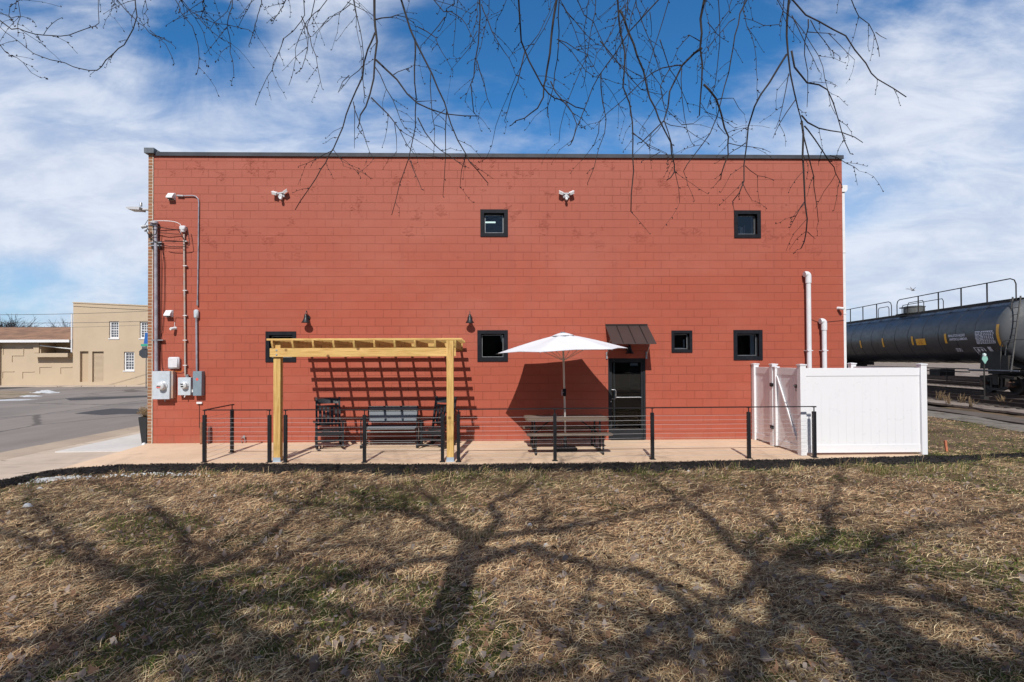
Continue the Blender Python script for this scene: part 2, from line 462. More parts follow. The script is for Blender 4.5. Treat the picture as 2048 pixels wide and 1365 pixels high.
def mat_soil(name, stops, scale=0.8, bump=0.02, bs=30):
    m_ = bpy.data.materials.new(name); m_.use_nodes = True
    t = m_.node_tree; b = t.nodes['Principled BSDF']; g = NT(t)
    gp = g.n('ShaderNodeNewGeometry').outputs['Position']
    f = g.noise(gp, scale, 8, 0.68)
    c = g.mix(g.ramp(f, 0.38, 0.52), stops[0], stops[1])
    c = g.mix(g.ramp(g.noise(g.mapping(gp, (1, 1, 1), (5, 9, 2)), scale*1.9, 7, 0.7), 0.52, 0.66), c, stops[2])
    c = g.mix(0.75, c, g.mix(g.noise(gp, bs, 6, 0.75), (0.45, 0.45, 0.45), (1.55, 1.55, 1.55)), 'MULTIPLY')
    g.put(b.inputs['Base Color'], c); b.inputs['Roughness'].default_value = 0.95; b.inputs['Specular IOR Level'].default_value = 0.15
    bp = g.n('ShaderNodeBump'); bp.inputs['Distance'].default_value = bump
    g.put(bp.inputs['Height'], g.noise(gp, bs*0.7, 6, 0.75)); g.put(b.inputs['Normal'], bp.outputs[0])
    return m_

def mat_attr(name, rough=0.8, trans=0.0):
    m_ = bpy.data.materials.new(name); m_.use_nodes = True
    t = m_.node_tree; b = t.nodes['Principled BSDF']; g = NT(t)
    a = g.n('ShaderNodeAttribute', attribute_name='tint')
    g.put(b.inputs['Base Color'], a.outputs['Color'])
    b.inputs['Roughness'].default_value = rough; b.inputs['Specular IOR Level'].default_value = 0.2
    if trans:
        tr = g.n('ShaderNodeBsdfTranslucent'); g.put(tr.inputs[0], a.outputs['Color'])
        mx = g.n('ShaderNodeMixShader'); mx.inputs[0].default_value = trans
        t.links.new(b.outputs[0], mx.inputs[1]); t.links.new(tr.outputs[0], mx.inputs[2])
        t.links.new(mx.outputs[0], t.nodes['Material Output'].inputs[0])
    return m_

def mat_glass(name, tint=(0.55, 0.6, 0.62), refl=1.0):
    m_ = bpy.data.materials.new(name); m_.use_nodes = True
    t = m_.node_tree; g = NT(t)
    t.nodes.remove(t.nodes['Principled BSDF'])
    tr = g.n('ShaderNodeBsdfTransparent'); tr.inputs[0].default_value = (*tint, 1)
    gl = g.n('ShaderNodeBsdfGlossy'); gl.inputs['Roughness'].default_value = 0.01
    gl.inputs[0].default_value = (0.9, 0.95, 1.0, 1)
    fr = g.n('ShaderNodeFresnel'); fr.inputs[0].default_value = 1.55
    mx = g.n('ShaderNodeMixShader')
    g.put(mx.inputs[0], g.m('MULTIPLY', fr.outputs[0], 1.5*refl, clamp=True))
    t.links.new(tr.outputs[0], mx.inputs[1]); t.links.new(gl.outputs[0], mx.inputs[2])
    t.links.new(mx.outputs[0], t.nodes['Material Output'].inputs[0])
    return m_

def emit(name, c, s):
    m_ = bpy.data.materials.new(name); m_.use_nodes = True
    b = m_.node_tree.nodes['Principled BSDF']
    b.inputs['Base Color'].default_value = (*c, 1)
    b.inputs['Emission Color'].default_value = (*c, 1); b.inputs['Emission Strength'].default_value = s
    return m_

M = {}
M['block'] = mat_block(); M['brick'] = mat_brick(); M['woodz'] = mat_wood('treated_pine_upright', (26, 26, 1.6)); M['woodx'] = mat_wood('treated_pine_board', (1.6, 26, 26)); M['woody'] = mat_wood('treated_pine_rafter', (26, 1.6, 26))
M['coping'] = mat('dark_grey_coping', (0.060, 0.066, 0.080), 0.55, 0.0, 0.2, var=0.3, vscale=1.5)
M['stone'] = mat('slate_grey_cap', (0.11, 0.13, 0.15), 0.55, var=0.35, vscale=14, bump=0.002)
M['black'] = mat('black_powder_coat', (0.007, 0.0075, 0.010), 0.45, 0.0, 0.25) if False else mat('black_powder_coat', (0.007, 0.0075, 0.010), 0.45, 0.0, var=0.2, vscale=20)
M['frame'] = mat('charcoal_window_frame', (0.012, 0.013, 0.018), 0.6, 0.0, 0.15, var=0.35, vscale=9)
M['dframe'] = mat('charcoal_door_frame', (0.016, 0.018, 0.022), 0.5, 0.0, 0.25, var=0.2, vscale=4)
M['rubber'] = mat('black_sealant', (0.008, 0.008, 0.009), 0.7)
M['white'] = mat('white_paint', (0.70, 0.70, 0.71), 0.4, var=0.06, vscale=6)
M['vinyl'] = mat('white_vinyl', (0.70, 0.70, 0.72), 0.33, var=0.008, vscale=0.8)
M['pvc'] = mat('white_pvc', (0.68, 0.68, 0.70), 0.35, var=0.07, vscale=5)
M['steel'] = mat('galvanised_steel', (0.42, 0.43, 0.45), 0.42, 0.7, var=0.25, vscale=10)
M['ladder'] = mat('dull_ladder_steel', (0.10, 0.095, 0.09), 0.7, var=0.3)
M['cable'] = mat('stainless_cable', (0.42, 0.41, 0.42), 0.6, 0.0)
M['conduit'] = mat('weathered_conduit', (0.36, 0.35, 0.40), 0.5, 0.35, var=0.35, vscale=6)
M['wornpipe'] = mat('worn_conduit', (0.40, 0.36, 0.34), 0.6, 0.2, var=0.3, vscale=7, col2=(0.45, 0.26, 0.17))
M['greybox'] = mat('grey_enclosure_paint', (0.50, 0.55, 0.60), 0.45, 0.1, var=0.12, vscale=7)
M['greybox2'] = mat('mid_grey_enclosure_paint', (0.20, 0.26, 0.31), 0.45, 0.1, var=0.12, vscale=7)
M['plastic'] = mat('off_white_plastic', (0.62, 0.61, 0.64), 0.45, var=0.08, vscale=9)
M['lamp'] = mat('lamp_housing', (0.48, 0.48, 0.50), 0.4, var=0.1, vscale=9)
M['glasslens'] = mat('clear_meter_dome', (0.55, 0.57, 0.58), 0.12, 0.0, coat=1.0)
M['wire'] = mat('black_wire', (0.012, 0.011, 0.012), 0.5)
M['awning'] = mat('bronze_standing_seam', (0.062, 0.050, 0.047), 0.38, 0.35, var=0.1, vscale=2)
M['seam'] = mat('dark_bronze_seam', (0.028, 0.023, 0.022), 0.4, 0.35)
M['canvas'] = mat('white_canvas', (0.64, 0.655, 0.69), 0.85, var=0.05, vscale=3, bump=0.0006, bscale=900)
M['pole'] = mat('pale_aluminium_pole', (0.62, 0.60, 0.58), 0.35, 0.5)
M['table'] = mat('brown_resin', (0.150, 0.112, 0.085), 0.6, var=0.12, vscale=9, bump=0.0006, bscale=300)
M['chair'] = mat('black_painted_wood', (0.014, 0.016, 0.020), 0.42, var=0.25, vscale=14, bump=0.0006)
M['sling'] = mat('grey_mesh_sling', (0.145, 0.165, 0.185), 0.75, bump=0.0005, bscale=900, var=0.05)
M['patio'] = mat_concrete('patio_concrete', (0.65, 0.485, 0.34), (0.54, 0.40, 0.28), None, 0.0)
M['walk'] = mat_concrete('old_sidewalk', (0.53, 0.43, 0.34), (0.42, 0.34, 0.27), 1.55, 1.0)
M['gutter'] = mat_concrete('gutter_concrete', (0.42, 0.33, 0.25), (0.33, 0.26, 0.20), 3.0, 0.6)
M['ramp'] = mat_concrete('new_pale_concrete', (0.58, 0.545, 0.515), (0.52, 0.49, 0.46), None, 0.0)
M['asphalt'] = mat_asphalt()
M['mulch'] = mat_soil('black_mulch', ((0.014, 0.013, 0.014), (0.032, 0.028, 0.027), (0.055, 0.044, 0.036)), 7.0, 0.05, 40)
M['lawn'] = mat_soil('thatch', ((0.085, 0.055, 0.035), (0.15, 0.10, 0.062), (0.05, 0.055, 0.020)), 0.6, 0.03, 34)
M['dirt'] = mat_soil('ground_dirt', ((0.20, 0.15, 0.11), (0.27, 0.215, 0.16), (0.12, 0.11, 0.05)), 0.35, 0.02, 12)
M['ballast'] = mat_soil('ballast', ((0.16, 0.12, 0.10), (0.26, 0.21, 0.175), (0.09, 0.065, 0.05)), 0.7, 0.05, 14)
M['lane'] = mat_soil('packed_gravel', ((0.075, 0.060, 0.050), (0.12, 0.098, 0.082), (0.055, 0.045, 0.038)), 0.5, 0.02, 9)
M['lane2'] = mat_soil('pale_gravel', ((0.12, 0.100, 0.082), (0.19, 0.165, 0.14), (0.075, 0.066, 0.045)), 1.4, 0.03, 7)
M['cream'] = mat('cream_painted_masonry', (0.475, 0.375, 0.265), 0.85, var=0.08, vscale=0.4, bump=0.004, bscale=6)
M['shingle'] = mat('brown_shingles', (0.27, 0.145, 0.085), 0.9, var=0.4, vscale=1.2, bump=0.01, bscale=12)
M['dark'] = mat('dark_void', (0.02, 0.018, 0.016), 0.9)
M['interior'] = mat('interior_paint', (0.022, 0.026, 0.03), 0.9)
M['rust'] = mat('rusty_rail', (0.075, 0.040, 0.026), 0.7, 0.3, var=0.5, vscale=3)
M['tie'] = mat('creosoted_tie', (0.055, 0.042, 0.034), 0.9, var=0.4, vscale=3)
M['tank'] = mat('black_tank_paint', (0.020, 0.023, 0.032), 0.36, 0.0, var=0.35, vscale=0.8, bump=0.006, bscale=2.5)
M['tankhead'] = mat('sky_lit_tank_head', (0.060, 0.066, 0.074), 0.6, var=0.25, vscale=0.9)  # paler than the body: light on the camera-facing head put into its colour
M['under'] = mat('greasy_black_steel', (0.022, 0.018, 0.016), 0.75, var=0.5, vscale=4)
M['yellow'] = mat('reflective_yellow', (0.75, 0.36, 0.01), 0.45)
M['markgrey'] = mat('white_stencil', (0.72, 0.72, 0.80), 0.6, var=0.12, vscale=6)
M['orange'] = mat('orange_print', (0.55, 0.14, 0.01), 0.6)
M['bark'] = mat('grey_brown_bark', (0.045, 0.036, 0.031), 0.9, var=0.4, vscale=9, bump=0.006, bscale=30)
M['twig'] = mat('dark_twig', (0.020, 0.014, 0.013), 0.8, var=0.3, vscale=12)
M['grass'] = mat_attr('grass_blades', 0.7, 0.25)
M['leaf'] = mat_attr('dead_leaves', 0.75, 0.2)
M['pot'] = mat('black_planter', (0.018, 0.019, 0.021), 0.5)
M['dry'] = mat('dry_foliage', (0.28, 0.19, 0.10), 0.85, var=0.4, vscale=30)
M['snow'] = mat('old_snow', (0.52, 0.53, 0.54), 0.6, var=0.2, vscale=7, bump=0.01, bscale=14)
M['stake'] = mat('pink_orange_stake', (0.52, 0.17, 0.09), 0.8, var=0.25, vscale=14)
M['blue'] = mat('blue_fabric', (0.01, 0.10, 0.36), 0.7)
M['green'] = mat('green_sign', (0.03, 0.30, 0.20), 0.5)
M['signback'] = mat('sign_back_metal', (0.12, 0.13, 0.145), 0.5, 0.5)
M['red'] = mat('red_sticker', (0.65, 0.10, 0.08), 0.6)
M['glass'] = mat_glass('window_glass')
M['tube'] = emit('fluorescent_tube', (0.80, 0.95, 0.88), 1.6)
M['mesh_white'] = mat('interior_white_trim', (0.55, 0.60, 0.64), 0.5)
M['bird'] = mat('grey_bird', (0.30, 0.31, 0.33), 0.8)
# ================================================================ RED BUILDING
XL = onY(306, 700).x          # left end of the painted block wall
XR = onY(1688, 700).x
XB = onY(296, 700).x          # outer face of the brick front
ZT = onY(1000, 313).z         # top of block wall
DEP = 17.0
ZB = -0.45
bld = thing('red_building', 'two storey red painted concrete block building with small black framed windows', 'building', (0, YW, 0))

holes = {}
def rect(px0, py0, px1, py1):
    a = onY(px0, py0); b = onY(px1, py1)
    return (min(a.x, b.x), max(a.x, b.x), min(a.z, b.z), max(a.z, b.z))
WINS = [('u1', rect(961, 420, 1015.5, 473.5)), ('u2', rect(1468, 422, 1521, 476)),
        ('l1', rect(532, 664, 592, 724)), ('l2', rect(955, 661.5, 1015.5, 723)),
        ('l3', rect(1343, 662, 1384, 705)), ('l4', rect(1467, 661, 1524.5, 720))]
DOOR = (onY(1216, 717).x, onY(1291, 717).x, 0.0, onY(1250, 717).z)

def wall_grid(mb, x0, x1, z0, z1, rects, y, depth):
    """front face with rectangular holes + reveals"""
    xs = sorted({x0, x1, *[r[0] for r in rects], *[r[1] for r in rects]})
    zs = sorted({z0, z1, *[r[2] for r in rects], *[r[3] for r in rects]})
    xs = [x for x in xs if x0 <= x <= x1]; zs = [z for z in zs if z0 <= z <= z1]
    for i in range(len(xs)-1):
        for j in range(len(zs)-1):
            cx_ = (xs[i]+xs[i+1])/2; cz_ = (zs[j]+zs[j+1])/2
            if any(r[0] < cx_ < r[1] and r[2] < cz_ < r[3] for r in rects): continue
            mb.add([(xs[i], y, zs[j]), (xs[i+1], y, zs[j]), (xs[i+1], y, zs[j+1]), (xs[i], y, zs[j+1])], [(0, 1, 2, 3)])
    for r in rects:
        a, b, c, d = r
        mb.add([(a,y,c),(a,y,d),(a,y+depth,d),(a,y+depth,c)], [(0,1,2,3)])
        mb.add([(b,y,c),(b,y,d),(b,y+depth,d),(b,y+depth,c)], [(0,1,2,3)])
        mb.add([(a,y,d),(b,y,d),(b,y+depth,d),(a,y+depth,d)], [(0,1,2,3)])
        mb.add([(a,y,c),(b,y,c),(b,y+depth,c),(a,y+depth,c)], [(0,1,2,3)])

mb = MB()
wall_grid(mb, XL, XR, ZB, ZT, [w_[1] for w_ in WINS] + [DOOR], YW, 0.20)
mb.build('wall', M['block'], bld)
mb = MB()
mb.add([(XR, YW, ZB), (XR, YW+DEP, ZB), (XR, YW+DEP, ZT), (XR, YW, ZT)], [(0,1,2,3)])
mb.add([(XL, YW+DEP, ZB), (XR, YW+DEP, ZB), (XR, YW+DEP, ZT), (XL, YW+DEP, ZT)], [(0,1,2,3)])
mb.build('side_wall', M['block'], bld)
# brick street front (its edge shows at the left)
mb = MB(); mb.box(XB, XL-0.002, YW-0.012, YW+DEP, ZB, ZT+0.02)
mb.build('brick_front', M['brick'], bld)
mb = MB(); mb.tube([(XL-0.005, YW-0.016, z) for z in np.arange(ZB, ZT, 0.12)], 0.011, 5)
mb.build('mortar_bead', mat('cream_mortar', (0.62, 0.55, 0.47), 0.9, var=0.25, vscale=20), bld)
mb = MB(); mb.box(XL, XR-0.01, YW+0.22, YW+DEP-0.05, ZT-0.35, ZT-0.25)
mb.build('roof', M['dark'], bld)
# metal coping: thin drip edge with a small lip
zc = onY(1000, 308.5).z
mb = MB(); mb.box(onY(311, 313).x, XR+0.03, YW-0.035, YW+0.22, ZT-0.03, zc)
mb.box(onY(311, 313).x, XR+0.03, YW-0.045, YW-0.035, ZT-0.04, ZT-0.025)
mb.box(XR-0.05, XR+0.032, YW+0.22, YW+DEP, ZT-0.055, zc)
mb.build('coping', M['coping'], bld)
# stepped stone cap over the brick front
a = onY(293, 309); b = onY(312.5, 299)
mb = MB(); mb.box(a.x, b.x, YW-0.10, YW+DEP, a.z, b.z)
mb.prism([(b.x, b.z-0.005), (b.x, a.z), (b.x+0.17, a.z)], 'Y', YW+0.02, YW+DEP)
mb.build('parapet_cap', M['stone'], bld)

# windows
for i, (k, r) in enumerate(WINS):
    room = MB()
    x0, x1, z0, z1 = r
    t = 0.085 if k != 'l3' else 0.065
    f = MB()
    yf = YW-0.022
    # flat surround, proud of the wall
    f.box(x0-0.005, x1+0.005, yf, YW+0.012, z1-t, z1+0.006)
    f.box(x0-0.005, x1+0.005, yf, YW+0.012, z0-0.006, z0+t)
    f.box(x0-0.005, x0+t, yf+0.001, YW+0.011, z0+t, z1-t)
    f.box(x1-t, x1+0.005, yf+0.001, YW+0.011, z0+t, z1-t)
    win = f.build('window', M['frame'], bld)
    # inner sash sits back, lighter thin bead round the glass
    s_ = MB(); e = 0.028; ys = YW+0.075
    X0, X1, Z0, Z1 = x0+t-0.004, x1-t+0.004, z0+t-0.004, z1-t+0.004
    s_.box(X0, X1, ys, ys+0.04, Z1-e, Z1); s_.box(X0, X1, ys, ys+0.04, Z0, Z0+e)
    s_.box(X0, X0+e, ys+0.001, ys+0.039, Z0+e, Z1-e); s_.box(X1-e, X1, ys+0.001, ys+0.039, Z0+e, Z1-e)
    s_.build('sash', M['dframe'], win)
    s_ = MB(); e2 = 0.009
    a0, a1, c0, c1 = X0+e, X1-e, Z0+e, Z1-e
    s_.box(a0, a1, ys+0.012, ys+0.03, c1-e2, c1); s_.box(a0, a1, ys+0.012, ys+0.03, c0, c0+e2)
    s_.box(a0, a0+e2, ys+0.013, ys+0.029, c0+e2, c1-e2); s_.box(a1-e2, a1, ys+0.013, ys+0.029, c0+e2, c1-e2)
    s_.build('glazing_bead', M['steel'], win)
    g_ = MB(); g_.add([(X0, ys+0.022, Z0), (X1, ys+0.022, Z0), (X1, ys+0.022, Z1), (X0, ys+0.022, Z1)], [(0,1,2,3)])
    g_.build('pane', M['glass'], win)
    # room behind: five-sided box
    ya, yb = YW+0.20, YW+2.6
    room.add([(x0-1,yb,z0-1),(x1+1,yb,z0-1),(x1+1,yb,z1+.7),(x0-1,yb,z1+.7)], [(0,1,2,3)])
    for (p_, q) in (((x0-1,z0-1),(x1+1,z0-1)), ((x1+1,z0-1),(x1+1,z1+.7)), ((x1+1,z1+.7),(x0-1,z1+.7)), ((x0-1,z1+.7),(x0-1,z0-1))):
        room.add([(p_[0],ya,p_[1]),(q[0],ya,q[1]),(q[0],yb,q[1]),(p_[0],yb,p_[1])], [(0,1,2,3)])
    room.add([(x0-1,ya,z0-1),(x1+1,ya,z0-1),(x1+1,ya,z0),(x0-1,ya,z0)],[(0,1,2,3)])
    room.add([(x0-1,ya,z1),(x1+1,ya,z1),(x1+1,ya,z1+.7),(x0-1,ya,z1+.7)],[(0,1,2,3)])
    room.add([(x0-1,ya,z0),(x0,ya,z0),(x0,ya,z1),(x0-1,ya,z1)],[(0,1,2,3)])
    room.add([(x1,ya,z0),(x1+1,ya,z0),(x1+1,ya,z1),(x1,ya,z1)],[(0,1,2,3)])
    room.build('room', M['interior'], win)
    if k in ('l3', 'l4', 'u2'):
        s_ = MB()
        if k == 'l3':
            s_.box(a0, a1-0.05, ys+0.06, ys+0.10, c0+0.005, c0+0.035); s_.box(a1-0.075, a1-0.045, ys+0.06, ys+0.10, c0+0.035, c1-0.12)
        elif k == 'l4':
            s_.box(a1-0.12, a1-0.01, ys+0.07, ys+0.10, c0, c1)
        else:
            s_.box(a1-0.035, a1-0.005, ys+0.07, ys+0.10, c0, c1)
            s_.box(a1-0.22, a1-0.15, ys+0.3, ys+0.34, c0-.3, c1-0.21)
            s_.box(a1-0.115, a1-0.10, ys+0.3, ys+0.34, c0-.3, c1-0.16)
            s_.bar((a0+0.06, ys+0.4, c0+0.22), (a1-0.17, ys+0.4, c1-0.18), 0.03, 0.032)
        s_.build('inner_trim', M['mesh_white'], win)
    if k == 'u1':
        s_ = MB(); s_.box(a0+0.0, a0+0.27, ys+0.30, ys+0.34, c1-0.115, c1-0.085)
        s_.build('ceiling_tube_light', M['tube'], win)

# door with frame, glass and pull handle
x0, x1, z0, z1 = DOOR
f = MB(); t = 0.05
f.box(x0, x0+t, YW+0.02, YW+0.13, z0, z1); f.box(x1-t, x1, YW+0.02, YW+0.13, z0, z1); f.box(x0+t, x1-t, YW+0.021, YW+0.129, z1-t, z1)
f.box(x0+t, x1-t, YW-0.03, YW+0.15, -0.01, 0.018)
door = f.build('door_frame', M['dframe'], bld)
xa, xb_, zt = x0+t+0.004, x1-t-0.004, z1-t-0.004
f = MB(); st_, rl = 0.052, 0.05
f.box(xa, xa+st_, YW+0.04, YW+0.085, 0.03, zt); f.box(xb_-st_, xb_, YW+0.04, YW+0.085, 0.03, zt)
f.box(xa+st_, xb_-st_, YW+0.041, YW+0.084, zt-rl, zt); f.box(xa+st_, xb_-st_, YW+0.041, YW+0.084, 0.03, 0.26)
f.build('door_leaf', M['dframe'], door)
f = MB(); f.add([(xa+st_, YW+0.06, .26), (xb_-st_, YW+0.06, .26), (xb_-st_, YW+0.06, zt-rl), (xa+st_, YW+0.06, zt-rl)], [(0,1,2,3)])
f.build('door_glass', M['glass'], door)
f = MB(); xh = xa+0.035
f.tube([(xh, YW+0.04, 1.24), (xh, YW-0.03, 1.25), (xh+0.07, YW-0.045, 1.25), (xh+0.09, YW-0.045, 1.22), (xh+0.09, YW-0.045, 1.04), (xh+0.07, YW-0.03, 1.02), (xh+0.0, YW+0.03, 1.02)], 0.011, 8)
f.tube([(xh+0.09, YW+0.02, 1.055), (xb_-st_, YW+0.02, 1.055)], 0.011, 8)
f.lathe([(0.0, -0.01), (0.016, -0.008), (0.018, 0.0)], (xh-0.01, YW+0.038, 0.95), 'Y', 12)
f.build('pull_handle', M['steel'], door)
f = MB(); f.box(xb_-st_-0.25, xb_-st_-0.06, YW+0.09, YW+0.14, zt-0.13, zt-0.07)
f.build('door_closer', M['steel'], door)
f = MB(); f.box(xa+0.19, xa+0.225, YW+0.45, YW+0.50, 0.0, zt)
f.build('inner_post', M['mesh_white'], door)
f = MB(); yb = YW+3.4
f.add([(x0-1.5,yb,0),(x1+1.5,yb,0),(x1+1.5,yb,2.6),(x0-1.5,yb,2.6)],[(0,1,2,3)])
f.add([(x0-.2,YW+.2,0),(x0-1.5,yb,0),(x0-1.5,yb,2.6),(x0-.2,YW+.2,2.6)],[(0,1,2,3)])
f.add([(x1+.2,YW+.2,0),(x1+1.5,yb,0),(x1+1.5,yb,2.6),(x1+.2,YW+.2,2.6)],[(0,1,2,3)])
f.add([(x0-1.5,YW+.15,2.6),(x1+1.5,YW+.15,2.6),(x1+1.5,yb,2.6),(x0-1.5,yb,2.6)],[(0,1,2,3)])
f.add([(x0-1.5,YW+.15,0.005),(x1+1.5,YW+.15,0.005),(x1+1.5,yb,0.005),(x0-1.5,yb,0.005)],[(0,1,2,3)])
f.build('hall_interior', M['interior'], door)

# downspout + conductor head at the right end
dsx = XR + 0.045
ds = thing('downspout', 'white square downspout with conductor head on the right corner of the red building', 'downspout', (dsx, YW+0.08, 0))
f = MB()
zhd = onY(1692, 384).z
f.bbox(dsx-0.035, dsx+0.045, YW+0.03, YW+0.12, 0.05, zhd, 0.006)
f.build('pipe', M['white'], ds)
f = MB(); f.prism([(dsx-0.045, zhd), (dsx+0.055, zhd), (dsx+0.095, zhd+0.05), (dsx+0.095, zhd+0.17), (dsx-0.045, zhd+0.17)], 'Y', YW+0.0, YW+0.17)
f.build('conductor_head', M['white'], ds)
for pz in (628, 505):
    f = MB(); z = onY(1692, pz).z; f.box(dsx-0.042, dsx+0.055, YW+0.022, YW+0.13, z-0.012, z+0.012); f.build('strap', M['plastic'], ds)

# ================================================================ WALL FIXTURES
def px_tube(mb, pts, off, r, n=8):
    mb.tube([(onY(x, y).x, YW-off, onY(x, y).z) for x, y in pts], r, n)
def hooded_vent(px, py, label):
    c = onY(px, py)
    o = thing('wall_vent', label, 'vent', (c.x, YW, c.z), 'white vents on the red wall')
    f = MB(); f.box(c.x-0.085, c.x+0.085, YW-0.02, YW-0.001, c.z-0.085, c.z+0.085); f.build('flange', M['white'], o)
    f = MB(); f.prism([(YW-0.02, c.z+0.08), (YW-0.045, c.z+0.078), (YW-0.14, c.z-0.03), (YW-0.14, c.z-0.06), (YW-0.02, c.z-0.075)], 'X', c.x-0.075, c.x+0.075)
    f.build('hood', M['white'], o)
    f = MB()
    for k in range(3): f.box(c.x-0.06, c.x+0.06, YW-0.1, YW-0.022, c.z-0.068-0.006*k, c.z-0.064-0.006*k)
    f.build('louver', M['frame'], o)
hooded_vent(344.5, 394, 'upper white hooded vent beside the bent conduit near the roofline')
hooded_vent(340, 628, 'lower white hooded vent above the white dome camera')

def flood(px, py, tilt, label):
    c = onY(px, py)
    o = thing('floodlight', label, 'floodlight', (c.x, YW, c.z), 'motion floodlights high on the red wall')
    Mx = Matrix.Rotation(tilt, 3, 'Y')
    def P(x, y, z): return Vector((c.x, YW, c.z)) + Mx @ Vector((x, y, z))
    f = MB(); f.obox(P(0, -0.03, 0.02), (0.15, 0.058, 0.12), Mx); f.obox(P(0, -0.07, 0.055), (0.15, 0.06, 0.03), Mx)
    f.lathe([(0.05, 0), (0.045, -0.05), (0.0, -0.055)], P(0, -0.05, -0.01), 'Y', 14)
    f.build('mounting_box', M['lamp'], o)
    for s_ in (-1, 1):
        f = MB(); H = Matrix.Rotation(tilt - s_*0.42, 3, 'Y') @ Matrix.Rotation(0.5, 3, 'X')
        f.obox(P(s_*0.13, -0.11, 0.06), (0.105, 0.085, 0.055), H); f.obox(P(s_*0.13, -0.115, 0.090), (0.118, 0.10, 0.012), H)
        f.tube([P(s_*0.06, -0.06, 0.04), P(s_*0.11, -0.09, 0.05)], 0.014, 8)
        f.build('lamp_head', M['white'], o)
    f = MB(); f.tube([P(0, -0.05, -0.02), P(0, -0.09, -0.07)], 0.014, 8)
    f.lathe([(0.0, -0.03), (0.03, -0.028), (0.036, 0.0), (0.034, 0.03), (0.0, 0.035)], P(0, -0.12, -0.085), 'Y', 14)
    f.build('motion_sensor', M['white'], o)
flood(564, 393, -0.17, 'tilted twin head floodlight on the left half of the red wall')
flood(1131.5, 394, 0.0, 'level twin head floodlight above the umbrella, high on the red wall')

def gooseneck(px, py, label, turn=0.0):
    c = onY(px, py)
    o = thing('wall_lamp', label, 'lamp', (c.x, YW, c.z), 'black gooseneck wall lamps')
    f = MB(); f.lathe([(0.0, -0.03), (0.05, -0.028), (0.062, -0.012), (0.064, -0.001)], (c.x, YW, c.z), 'Y', 20)
    f.build('wall_plate', M['black'], o)
    f = MB(); f.tube([(c.x, YW-0.02, c.z+0.02), (c.x, YW-0.05, c.z+0.10), (c.x, YW-0.085, c.z+0.155), (c.x, YW-0.125, c.z+0.165), (c.x, YW-0.15, c.z+0.13), (c.x, YW-0.155, c.z+0.07)], 0.009, 8)
    f.build('arm', M['black'], o)
    f = MB(); f.lathe([(0.0, 0.085), (0.022, 0.085), (0.034, 0.07), (0.040, 0.02), (0.052, -0.03), (0.080, -0.085), (0.108, -0.125), (0.104, -0.125), (0.07, -0.08), (0.035, 0.0), (0.0, 0.02)], (c.x, YW-0.155, c.z), 'Z', 24)
    f.build('lamp_shade', M['black'], o)
gooseneck(616, 636.5, 'black gooseneck lamp over the left end of the pergola')
gooseneck(940, 637, 'black gooseneck lamp between the pergola and the umbrella')
gooseneck(1256, 698, 'black gooseneck lamp in the shade under the door awning')

def camera_fix(px, py, label, kind):
    c = onY(px, py)
    o = thing('security_camera', label, 'camera', (c.x, YW, c.z), 'small white security cameras')
    f = MB(); f.lathe([(0.04, 0), (0.04, -0.012), (0.03, -0.03), (0.0, -0.032)], (c.x, YW, c.z), 'Y', 16); f.tube([(c.x, YW-0.02, c.z), (c.x-0.005*kind, YW-0.06, c.z-0.005)], 0.012, 8)
    f.build('mount', M['white'], o)
    f = MB(); d = Vector((0.45*kind, -0.8, -0.18)).normalized(); p0 = Vector((c.x, YW-0.06, c.z-0.005)) - d*0.02
    f.tube([p0, p0+d*0.01, p0+d*0.11, p0+d*0.125], [0.02, 0.035, 0.036, 0.030], 14)
    f.build('camera_body', M['white'], o)
camera_fix(351, 657, 'white camera on the wall below the lower vent', -0.6)
f = MB(); px_tube(f, [(350, 645), (350, 654)], 0.012, 0.006); f.build('cable_stub', M['white'], bpy.data.objects['security_camera'])
camera_fix(1676, 617, 'white camera near the right corner of the red wall', 1)

# street lamp head sticking out of the brick front
c = onY(296, 418.5, YW+0.5)
o = thing('led_street_lamp', 'flat grey LED luminaire sticking out left of the brick corner', 'lamp', (c.x, YW+0.5, c.z))
f = MB(); xl = onY(258, 418, YW+0.5).x
f.prism([(xl, c.z-0.01), (xl+0.05, c.z-0.035), (c.x-0.14, c.z-0.05), (c.x-0.13, c.z+0.02), (xl+0.12, c.z+0.025), (xl+0.02, c.z+0.012)], 'Y', YW+0.37, YW+0.63)
f.build('housing', M['lamp'], o)
f = MB(); f.tube([(c.x-0.14, YW+0.5, c.z-0.015), (c.x+0.02, YW+0.5, c.z-0.015)], 0.03, 10); f.build('arm', M['lamp'], o)
f = MB(); q = onY(282, 411, YW+0.5); f.lathe([(0.028, -0.03), (0.028, 0.06), (0.02, 0.07), (0, 0.07)], (q.x, YW+0.5, q.z), 'Z', 12); f.build('photocell', M['steel'], o)

# thin conduit with bend
c = onY(398, 500)
o = thing('bent_conduit', 'thin grey conduit bending to an outlet elbow near the roofline', 'conduit', (c.x, YW, c.z))
f = MB(); px_tube(f, [(366, 393), (386, 392.5), (393, 394), (397.5, 398.5), (399, 405), (398, 500), (396.5, 606)], 0.035, 0.014)
f.build('pipe', M['conduit'], o)
f = MB(); px_tube(f, [(356, 393), (359, 393), (367, 393.5), (369, 393.5)], 0.04, 0.026); f.build('fitting', M['steel'], o)
f = MB(); px_tube(f, [(396.5, 601), (396.5, 612)], 0.035, 0.022)
f.build('fitting', M['steel'], o)
